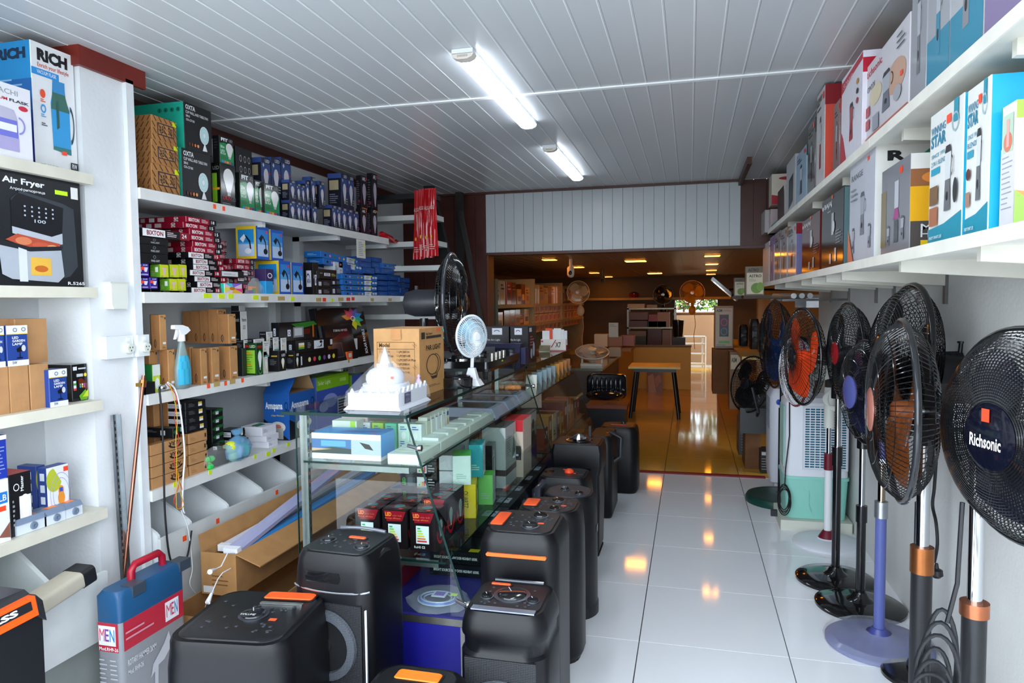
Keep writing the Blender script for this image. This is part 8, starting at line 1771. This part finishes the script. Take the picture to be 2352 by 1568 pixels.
# opening frame and counter ledge
b = MB(); b.box(xo0-.03, YB-.05, zo0-.05, xo1+.04, YB, zo0, '#c8c4b8'); struct(b, 'trim_11', PAINTW)
b = MB(); b.box(xo0-.04, YB-.04, zo0, xo0, YB, zo1, '#4a3a2a'); b.box(xo1, YB-.04, .0, xo1+.04, YB, zo1, '#4a3a2a'); struct(b, 'trim_12', PAINTW)
zb = P(1550, 718, y=YB).z
# railing outside
r = empty('railing', (P(1592,850,y=YB+.5).x, YB+.5, 0), 'white welded railing just outside the back opening', 'railing')
xa = P(1571,780,y=YB+.5).x - r.location.x; xb = P(1620,780,y=YB+.5).x - r.location.x; zt = P(1600,773,y=YB+.5).z; zbm = max(.03, P(1600,852,y=YB+.5).z)
for z in (zt, zt-.16, zt-.38, zt-.6): b = MB(); b.cyl((xa,0,z),(xb,0,z),.02,'#e8e8e4',8); b.build('rail', PAINTW, r)
for x in (xb-.06, xb): b = MB(); b.cyl((x,0,0),(x,0,zt),.018,'#e8e8e4',8); b.build('post', PAINTW, r)
# blue ledge wall / yellow half wall
yH = 12.1
xa = P(1455, 800, y=yH).x; xb = P(1587, 800, y=yH).x; zt = P(1500, 797, y=yH).z
b = MB(); b.box(xa, yH, 0, xb, yH+.12, zt, '#d8b86a'); struct(b, 'wall_half_height', PLASTER)
b = MB(); b.box(xa-.02, yH-.02, zt, xb+.01, yH+.14, zt+.03, '#6a5a3a'); struct(b, 'trim_13', PAINTW)
# sloping counter panel continuing left (yellow)
qa = P(1345, 855, y=9.2); 
b = MB(); b.hexa([(P(1385,850,y=10.4).x,10.4,.0),(xa,yH,.0),(xa,yH+.06,.0),(P(1385,850,y=10.4).x,10.46,.0)], [(P(1385,850,y=10.4).x,10.4,zt),(xa,yH,zt),(xa,yH+.06,zt),(P(1385,850,y=10.4).x,10.46,zt)], '#cba95c'); struct(b, 'wall_half_height_side', PLASTER)
b = MB(); pb_ = BX('floor_picture', 'rust-stained framed board leaning on the yellow half wall', 1486, 852, 1522, 908, 11.6, d=.03, cols='#7a4a30', style=lambda on, w, d, h: on('F').p([(.1,.1),(.6,.05),(.4,.9),(.05,.8)],'#b08a6a').p([(.6,.3),(.9,.6),(.8,.9),(.5,.7)],'#a87a58'), cat='board')
# table with white-yellow top and black splayed legs
yT = 8.75
q = P(1545, 947, z=0); yT = 8.95
zt = P(1450, 842, y=yT).z
xa = P(1443, 842, y=yT).x; xb = P(1563, 842, y=yT).x; y2 = yT + .62
r = empty('work_table', ((xa+xb)/2, yT, 0), 'pale yellow-topped table with four splayed black legs', 'table')
hw = (xb-xa)/2
b = MB(); b.box(-hw, 0, zt-.025, hw, .62, zt, '#d8c88a'); b.build('table_top', PAINTW, r)
b = MB(); b.box(-hw+.06, .05, zt-.07, hw-.06, .57, zt-.0255, '#17181a'); b.build('apron', PLAST, r)
for sx in (-1, 1):
    for yy, dy in ((.08,-.04),(.54,.04)):
        b = MB(); b.cyl((sx*(hw-.09), yy, zt-.071), (sx*(hw-.02), yy+dy, 0), .022, '#111214', 10); b.build('leg', PLAST, r, smooth=40)
# desk with black chair
yD = 6.9
q = P(1446, 985, z=0); 
xa = P(1345, 932, y=7.1).x; xb = P(1440, 932, y=7.1).x; zt = P(1440, 932, y=7.1).z
r = empty('desk', ((xa+xb)/2, 7.1, 0), 'brown-topped dark desk behind the last speaker', 'desk')
hw = (xb-xa)/2
b = MB(); b.box(-hw, 0, zt-.035, hw, .36, zt, '#7a3a22'); b.build('desk_top', PAINTW, r)
b = MB(); b.box(-hw+.02, .02, 0, hw-.02, .34, zt-.0355, '#14151c'); b.build('cabinet', CARD, r)
b = MB(); b.tube([(-.05,.1,zt+.004),(.0,.12,zt+.008),(.05,.09,zt+.004),(.1,.11,zt+.006)],.006,'#a8a8a0',6); o = b.build('key_bunch', METAL); o.location = ((xa+xb)/2, 7.1, 0); tag(o, 'small bunch of metal keys lying on the brown desk top', 'keys')
xa = P(1349, 880, y=7.9).x; xb = P(1439, 880, y=7.9).x; za = P(1400, 858, y=7.9).z; zb_ = P(1400, 915, y=7.9).z
r = empty('office_chair', ((xa+xb)/2, 7.9, 0), 'black padded office chair behind the brown desk', 'chair')
hw = (xb-xa)/2; b = MB()
b.loft([[Vector((v.x, y_, v.y)) for v in rrect(-hw*k_, zb_+(za-zb_)*(1-k_)/2, hw*k_, za-(za-zb_)*(1-k_)/2, .06, 0)] for (y_, k_) in ((.06,.9),(.04,1.0),(-.03,1.0),(-.05,.92))], '#15171c'); b.build('backrest', SHINY, r, smooth=40)
for i in range(7): b = MB(); b.ell((-hw*.7+hw*1.4*i/6, -.05, (za+zb_)/2), hw*.11, .02, (za-zb_)*.38, '#1b1d23', 10, 8); b.build('padding_rib', SHINY, r, smooth=60)
b = MB(); b.ell((0, -.2, .46), hw*.95, .2, .06, '#15171c', 20, 8); b.build('seat', SHINY, r, smooth=60)
b = MB(); b.cyl((0,-.25,.1),(0,-.25,.42),.03,'#17181a',10); b.build('gas_lift', PLAST, r)
for i in range(5): a = 2*PI*i/5; b = MB(); b.tube([(0,-.25,.1),(.28*math.cos(a),-.25+.28*math.sin(a),.05)],.02,'#17181a',6); b.build('base_arm', PLAST, r); b = MB(); b.ell((.28*math.cos(a),-.25+.28*math.sin(a),.025),.025,.025,.025,'#17181a',10,6); b.build('castor', PLAST, r)
b = MB(); b.box(-.02,.061,.4,.02,.08,zb_+.1,'#17181a'); b.build('back_post', PLAST, r)
# more counters inside (left side), white table fan on it
xc0, xc1 = -2.1, P(1345, 870, y=7.6).x
yC = 7.7
zc_ = P(1370, 842, y=8.3).z
r = empty('back_counter', (-2.0, 7.6, 0), 'dark glass counter inside the back room holding the white table fan', 'counter')
xr_ = P(1385, 845, y=8.3).x
b = MB(); b.box(-.35, .5, 0, xr_+2.0, 2.6, zc_-.03, '#4a3220'); b.build('body', DARKWOOD, r)
b = MB(); b.box(-.37, .48, zc_-.0295, xr_+2.02, 2.62, zc_, '#6a6a58'); b.build('top', SHINY, r)
q = P(1360, 808, y=8.45)
WF, f = table_fan('table_fan', 'white table fan lying face up on the back room counter', q.x, 8.45, zc_, q.z, 160, .21, 0, nsp=56, wire='#c8c0b0', rimc='#c8c0b0', blade='#b8b0a0', badge='#e8d8b0', motor='#b8b0a0', tilt=1.15, front_d=.04, rear_d=.05) if False else (empty('table_fan', (q.x, 8.45, zc_), 'white table fan tilted face up on the back room counter', 'fan'), None)
fan_head(WF, Vector((0,0,q.z-zc_)), 170, .20, nsp=56, wire='#c8c0b0', rimc='#c8c0b0', blade='#b8b0a0', badge='#e8d8b0', motor='#b8b0a0', tilt=1.2, front_d=.04, rear_d=.05, mL=.08)
b = MB(); b.box(-.13,-.08,0,.13,.08,.03,'#c8c4b8'); b.box(-.13,-.02,.03,-.11,.02,q.z-zc_-.08,'#c8c4b8'); b.box(.11,-.02,.03,.13,.02,q.z-zc_-.08,'#c8c4b8'); b.build('stand', PLAST, WF)
# round items on the counter
for k, (px, py, w_, c) in enumerate([(1378,776,.2,'#c8b898'),(1403,782,.3,'#8a5a2a'),(1437,780,.2,'#8a4a3a')]):
    q = P(px, py, y=10.4); 
    carton('small_carton', 'small carton on the yellow half wall ledge, ' + ['pale one', 'brown tray', 'red-brown one'][k], 'box', (q.x-w_/2, 10.5+.12*k, P(px, 797, y=10.4).z), 0, w_, .2, q.z-P(px, 797, y=10.4).z+.05, c)
b = MB(); b.box(P(1360,800,y=10.4).x, 10.35, P(1400,800,y=10.4).z-.04, P(1450,800,y=10.4).x, 11.2, P(1400,800,y=10.4).z, '#8a6a3a'); tag(b.build('ledge', PAINTW), 'wooden ledge carrying small cartons in the back room', 'ledge')
q0 = P(1397, 818, y=9.6); q1 = P(1426, 818, y=9.6)
BX('steel_tin', 'grey steel box on the slope of the yellow counter', 1398, 798, 1426, 819, 9.7, d=.15, cols='#8a8878')
BX('brochure_stand', 'pale blue standing brochure on the ledge', 1398, 741, 1420, 774, 10.6, d=.02, cols='#a8c0c0', style=lambda on, w, d, h: on('F').lines(.1,.7,.9,.9,2,'#5a8a98',.3), cat='sign')
# rack on the back wall
yR = 14.6
r = empty('metal_rack', (P(1440,760,y=yR).x, yR, 0), 'open steel rack with dim cartons against the back wall', 'rack')
o_ = r.location.copy(); xa = P(1440,760,y=yR).x; xb = P(1553,760,y=yR).x
zs_ = [P(1500,p,y=yR).z for p in (707, 751, 795)] + [.3]
for z in zs_: b = MB(); b.box(0,0,z-.03,xb-xa,.45,z,'#7a7260'); b.build('shelf_board', METAL, r)
for x in (0, xb-xa-.04):
    for y in (0, .41): b = MB(); b.box(x,y,0,x+.04,y+.04,zs_[0]+.02,'#7a7468'); b.build('post', METAL, r)
items = [(1441,698,1480,706,'#b0a890'),(1485,700,1508,706,'#8a7a66'),(1443,717,1488,734,'#5a3a30'),(1489,722,1510,737,'#7a1a1a'),(1510,717,1538,738,'#8a7058'),(1443,737,1487,750,'#4a2018'),(1488,738,1530,750,'#3a5a50'),(1443,760,1484,772,'#6a6258'),(1443,772,1484,794,'#2a3a34'),(1488,755,1520,794,'#3a1a16'),(1521,757,1541,793,'#6a5c50')]
for k, (a, t_, c_, bt, col) in enumerate(items):
    sh_ = [z for z in zs_ if z <= P(1500, bt, y=yR).z + .12]
    z0 = sh_[0] if sh_ else zs_[-1]
    qa = P(a, t_, y=yR); qb = P(c_, t_, y=yR); z0 = P(1500, bt, y=yR).z if bt not in (706,750,794,737,738,793) else min(zs_, key=lambda z: abs(z-P(1500,bt,y=yR).z))
    carton('dim_carton', 'dim carton on the steel rack, ' + ORD[k] + ' from the top left', 'box', (qa.x, yR+.02, z0+.001), 0, qb.x-qa.x, .35, max(qa.z-z0, .06), col, None, None, 'cartons on the steel rack')
def pot(name, label, pxl, pyt, pxr, pyb, y, c, cat, k0=.8):
    a = P(pxl, pyt, y=y); b_ = P(pxr, pyb, y=y); R_ = (b_.x-a.x)/2; h = a.z-b_.z
    r = empty(name, (a.x+R_, y+R_, b_.z), label, cat)
    b = MB(); b.lathe([(R_*k0, 0), (R_*.97, h*.93), (R_*.97, h)], 24, c); b.build('body', SHINY, r, smooth=40)
    b = MB(); b.lathe([(R_, h+.0005), (R_, h+.02), (R_*.5, h+.035)], 24, c); b.build('lid', SHINY, r, smooth=40)
pot('waste_bin', 'black bin standing on a dark box beside the rack', 1543, 738, 1571, 774, 14.4, '#15161a', 'bin')
BX('dark_box', 'dark box under the black bin by the back opening', 1543, 775, 1574, 796, 14.4, d=.3, cols='#1a1c22')
# wall shelf with fans hanging
b = MB(); xa = P(1340, 680, y=YB).x; xb = P(1700, 680, y=YB).x; z = P(1500, 683, y=YB-.2).z
b.box(xa, YB-.28, z-.05, xb, YB-.001, z, '#b89a5a'); tag(b.build('wall_shelf', PAINTW), 'long yellowish shelf across the back wall', 'shelf')
zq_ = P(1456, 683, y=YB-.2).z; qq = P(1456, 683, y=YB-.2)
r = empty('red_pot', (qq.x, YB-.15, z), 'small dark red pot on the long back wall shelf', 'pot'); b = MB(); b.lathe([(.09,0),(.11,.07),(.11,.09)], 20, '#7a1414'); b.build('body', SHINY, r, smooth=40); b = MB(); b.lathe([(.112,.0905),(.06,.12),(.015,.13),(.015,.15)], 20, '#3a1414'); b.build('lid', SHINY, r, smooth=40)
def wall_fan(px, py, y, R, c, label, az=180, post=True):
    q = P(px, py, y=y); r = empty('wall_fan', (q.x, y, q.z), label, 'fan')
    fan_head(r, Vector((0,0,0)), az, R, nsp=48, wire=c, rimc=c, blade=c, badge=c, motor=c, front_d=.05, rear_d=.05, mL=.12, nbl=3, badge_r=.04, wr=.0014)
    b = MB(); b.tube([(0,.14,0),(0,.2,-.15),(0,.24,-.3)],.025,c,8); b.ell((0,.24,-.32),.07,.04,.09,c,14,6); b.build('wall_bracket', PLAST, r, smooth=50)
    b = MB(); b.tube([(.04,.2,-.38),(.06,.2,-.6),(.03,.2,-.8),(.05,.2,-1.05)],.006,c,5); b.build('pull_cord', RUBBER, r)
    return r
wall_fan(1328, 671, 11.8, .19, '#e8d8b0', 'cream wall fan with three broad blades on the left of the back room')
wall_fan(1523, 676, 14.6, .20, '#1c1812', 'dark wall fan with a pale hub in the middle of the back wall')
wall_fan(1590, 672, 13.2, .22, '#c88a20', 'yellow-lit round wall fan above the back opening')
# security cameras
def cctv(px, py, y, label, c='#d8d0c8', s=1.0):
    q = P(px, py, y=y); r = empty('security_camera', (q.x, y, q.z), label, 'camera')
    b = MB(); b.cyl((0,0,.02*s),(0,0,ZB-q.z-.001),.02,c,10); b.build('mount', PLAST, r)
    b = MB(); b.lathe([(.03*s,.05*s),(.045*s,.03*s),(.045*s,-.05*s),(.03*s,-.08*s),(.005,-.09*s)],20,c); b.build('housing', PLAST, r, smooth=50)
    b = MB(); b.ell((0,-.042*s,-.03*s),.022*s,.012*s,.028*s,'#121214',12,6); b.build('lens', SHINY, r, smooth=60)
cctv(1311, 621, 8.6, 'white round security camera under the back room ceiling')
cctv(1384, 640, 11.5, 'darker security camera farther back by the lamps', '#6a6050', .9)
# left shelving of the back room
xs_ = -2.75
r = empty('back_shelving', (XBL+.05, 7.0, 0), 'warm lit shelving with goods along the left of the back room', 'shelving')
o_ = r.location.copy()
xf_ = P(1225, 700, y=9.0).x
for z in (P(1225,698,y=9).z, P(1225,740,y=9).z-.02, .55):
    b = MB(); b.box(0,0,z-.04,xf_-o_.x,6.5,z,'#a8905a'); b.build('shelf_board', PAINTW, r)
for y in (0.0, 2.1, 4.2, 6.4):
    b = MB(); b.box(0,y,0,xf_-o_.x-.01,y+.05,P(1225,640,y=9).z,'#a8986a'); b.build('divider', PAINTW, r)
z1 = P(1225,698,y=9).z; z0_ = P(1225,740,y=9).z-.02
rr_ = random.Random(33); pal2 = ['#a87a3a','#c89a5a','#8a4a2a','#b8a080','#6a3a20','#d8b070','#7a5a3a','#a83a28','#c8b898','#5a4a3a']
def rowgoods(ya, yb, z, hmax, n, what, grp, wmin=.8):
    st_ = (yb-ya)/n
    for k in range(n):
        h = hmax*(.55+.45*rr_.random())
        carton('shelf_goods_box', what + ', ' + ORD[k] + ' from the doorway', 'box', (xf_-.03-.04*rr_.random(), ya+st_*k, z+.001), PI/2, st_*.9, .2, h, dict(a=rr_.choice(pal2)), (lambda s: (lambda on, w, d, h: on('F').r(.2,.2,.8,.5,pal2[s]).lines(.15,.6,.85,.9,2,pal2[(s+4) % 10],.4)))(rr_.randrange(10)), GLOSSY, grp)
rowgoods(7.1, 9.05, z1, .27, 8, 'film-wrapped goods box on the upper warm-lit shelf', 'goods on the upper warm shelf, near part')
rowgoods(9.2, 13.3, z1, .30, 12, 'tall goods box on the upper warm-lit shelf past the divider', 'goods on the upper warm shelf, far part')
rowgoods(7.1, 9.05, z0_, .2, 7, 'red and yellow goods pack on the lower warm-lit shelf', 'goods on the lower warm shelf, near part')
for rr2 in range(3):
    for k in range(12):
        y_ = 9.25 + .33*k
        carton('red_white_pack', 'small red and cream pack in row ' + ['one', 'two', 'three'][rr2] + ' of the stacked packs, ' + ORD[k] + ' along', 'box', (xf_-.04, y_, z0_-.13+.13*rr2), PI/2, .29, .12, .12, dict(a='#c89858', F='#d0a060'), lambda on, w, d, h: on('F').r(.2,.2,.5,.8,'#a83020').r(.6,.3,.85,.9,'#b84a28'), None, 'stacked red and cream packs')
# big equaliser-like panel by the doorway
BX('equaliser_box', 'tall dark blue panel with round symbols just inside the doorway', 1121, 640, 1133, 1030, 6.6, d=.1, cols='#10204a', style=lambda on, w, d, h: on('F').ring(.5,.95,.25,.015,.2,'#6a8ac0').ring(.5,.89,.25,.015,.2,'#6a8ac0').ring(.5,.83,.3,.02,.2,'#6a8ac0').ring(.5,.76,.3,.02,.2,'#6a8ac0'), cat='panel')
BX('greenish_box', 'greenish glass edge panel beside the blue panel', 1134, 640, 1142, 1028, 6.65, d=.1, cols='#3a5a4a', cat='panel')
# right side of the back room
BX('speaker_carton', 'tall brown carton printed with a speaker picture on a stack by the doorway', 1642, 703, 1684, 800, 8.6, d=.35, cols='#8a6a4a', style=lambda on, w, d, h: on('F').r(.05,.05,.95,.95,'#b8a890').t(.08,.86,.4,.93,'ASM','#2a2a30',.03).t(.45,.87,.9,.92,'POWERFUL','#b83040').r(.25,.28,.75,.8,'#3a2030').ring(.5,.62,.18,.09,.2,'#c03060').ring(.5,.4,.18,.09,.2,'#2a8a90').r(.2,.12,.8,.18,'#6aa04a').lines(.1,.02,.9,.1,2,'#4a4a50',.3), cat='box')
BX('plain_carton', 'tall plain brown carton under the printed speaker carton', 1637, 803, 1685, 905, 8.5, d=.4, cols='#7a5230', m=KRAFT)
BX('speaker_carton', 'second speaker carton, lower and partly hidden by the black fan', 1676, 808, 1702, 940, 7.9, d=.35, cols='#6a4828', style=lambda on, w, d, h: on('F').r(.1,.7,.9,.95,'#b8a890').t(.15,.82,.6,.9,'ASM','#2a2a30',.03))
BX('plain_carton', 'brown carton on the floor beneath the tilted black fan', 1712, 950, 1748, 1078, 6.45, d=.35, cols='#6f4a2c', m=KRAFT)
BX('dark_box', 'black box standing left of the brown carton under the tilted fan', 1697, 962, 1712, 1045, 6.75, d=.3, cols='#15161a', style=lambda on, w, d, h: on('F').t(.3,.8,.7,.92,'R',W_).lines(.4,.1,.7,.7,8,'#8a8c90',.2))
BX('dark_box', 'small black and white box on the floor beside the second cooler', 1747, 1035, 1772, 1086, 6.3, d=.2, cols='#1c1d20', style=lambda on, w, d, h: on('F').r(.1,.8,.9,.95,'#b8bcc0').lines(.1,.1,.8,.7,5,'#8a8c90',.3))
BX('grey_case', 'dark grey case stacked under the tilted black fan', 1712, 905, 1765, 950, 6.42, d=.3, cols='#2c3234', cat='case')
# yellowish wall shelf with speakers and framed posters
r = empty('wall_shelf', (XBR, 7.2, 0), 'pale wooden shelf on the right wall of the back room carrying speakers', 'shelf')
zt = P(1700, 812, y=7.6).z
b = MB(); b.box(P(1695,812,y=7.8).x-XBR, 0, zt-.03, 0, 3.2, zt, '#b89c60'); b.build('shelf_board', PAINTW, r)
for k, (a, t_, c_, bt, y) in enumerate([(1697,745,1717,792,9.0),(1722,732,1742,800,8.4),(1742,742,1757,802,7.9)]):
    qa = P(a, t_, y=y); qb = P(c_, bt, y=y); w_ = qb.x-qa.x; h = qa.z-zt
    s = empty('shelf_speaker', (qa.x+w_/2, y, zt), 'black speaker on the back room wall shelf, ' + ['farthest', 'middle', 'nearest'][k], 'speaker', 'black speakers on the back room shelf')
    b = MB(); b.loft([rr_ring(w_*.9,.2,.02,.0), rr_ring(w_,.22,.03,h*.2), rr_ring(w_,.22,.03,h*.85), rr_ring(w_*.8,.18,.03,h)], '#141518'); b.build('cabinet', PLAST, s, smooth=40)
    for zz_ in (.32,.68): b = MB(); b.lathe([(w_*.34,0),(w_*.3,.008),(w_*.1,.004)],20,'#2a2c30',Matrix.Translation((0,-.111,h*zz_)) @ Matrix.Rotation(PI/2,4,'X')); b.build('woofer', RUBBER, s, smooth=40)
def st_astro(on, w, d, h): on('F').r(.08,.05,.95,.78,'#b8b09a').t(.15,.82,.7,.93,'ASTRO','#14161a',.02).t(.2,.62,.85,.72,'ASTRO','#14161a',.02).e(.6,.25,.3,.18,'#5a7a2a').e(.8,.3,.2,.15,'#6a8a3a').lines(.2,.48,.6,.58,3,'#6a6a60',.3)
BX('tv_set', 'flat screen carton with a plant picture under the shelf end', 1712, 612, 1755, 678, 6.9, d=.06, cols='#6a5c4c', style=st_astro)
BX('tv_set', 'second flat screen carton with a dimmer picture, left of the first', 1686, 638, 1711, 680, 7.6, d=.06, cols='#5a4c3e', style=st_astro)
q0 = P(1645, 642, y=7.9); q1 = P(1682, 682, y=7.9)
r = empty('tilted_screen', tuple(P(1664, 664, y=7.9)), 'tilted flat screen fixed high near the plant picture cartons', 'screen')
b = MB(); b.box(-.18,-.02,-.01,.18,.3,.02,'#17181a', Matrix.Rotation(math.radians(42),4,'Y')); b.build('screen', SHINY, r)
b = MB(); b.cyl((.05,.1,.0),(XBR-P(1664,664,y=7.9).x,.12,-.02),.012,'#2a2a2c',8); b.build('arm', METAL, r)
q = P(1763, 685, x=.72)
r = empty('tube_bundle', (.72, 5.2, P(1800,680,y=5.2).z), 'long silver lamp tubes resting under the right shelf near the doorway', 'lamp tubes')
for k in range(3): b = MB(); b.cyl((-.06+.05*k,-.3,.0),(-.06+.05*k,.8,.01),.018,'#b8bcc0',10); b.build('tube', METAL, r, smooth=40)
b = MB(); b.box(-.12,-.2,-.035,.3,-.17,-.02,'#6a6c6e'); b.box(-.12,.5,-.035,.3,.53,-.02,'#6a6c6e'); b.build('rail', METAL, r)

zq = P(1712, 678, y=6.9).z; zq2 = P(1686, 680, y=7.6).z
for (y, z, px, lab) in ((6.88, zq, 1708, 'narrow dark wall shelf under the nearer plant picture carton'), (7.58, zq2, 1682, 'narrow dark wall shelf under the farther plant picture carton')):
    xa = P(px, 680, y=y).x; r = empty('wall_shelf', (XBR, y, z-.001), lab, 'shelf'); b = MB(); b.box(xa-XBR, 0, -.03, 0, .3, 0, '#3a2a1c'); b.build('shelf_board', PAINTW, r); b = MB(); b.box(-.3, .1, -.12, 0, .12, -.0305, '#6a6c6e'); b.build('bracket', METAL, r)
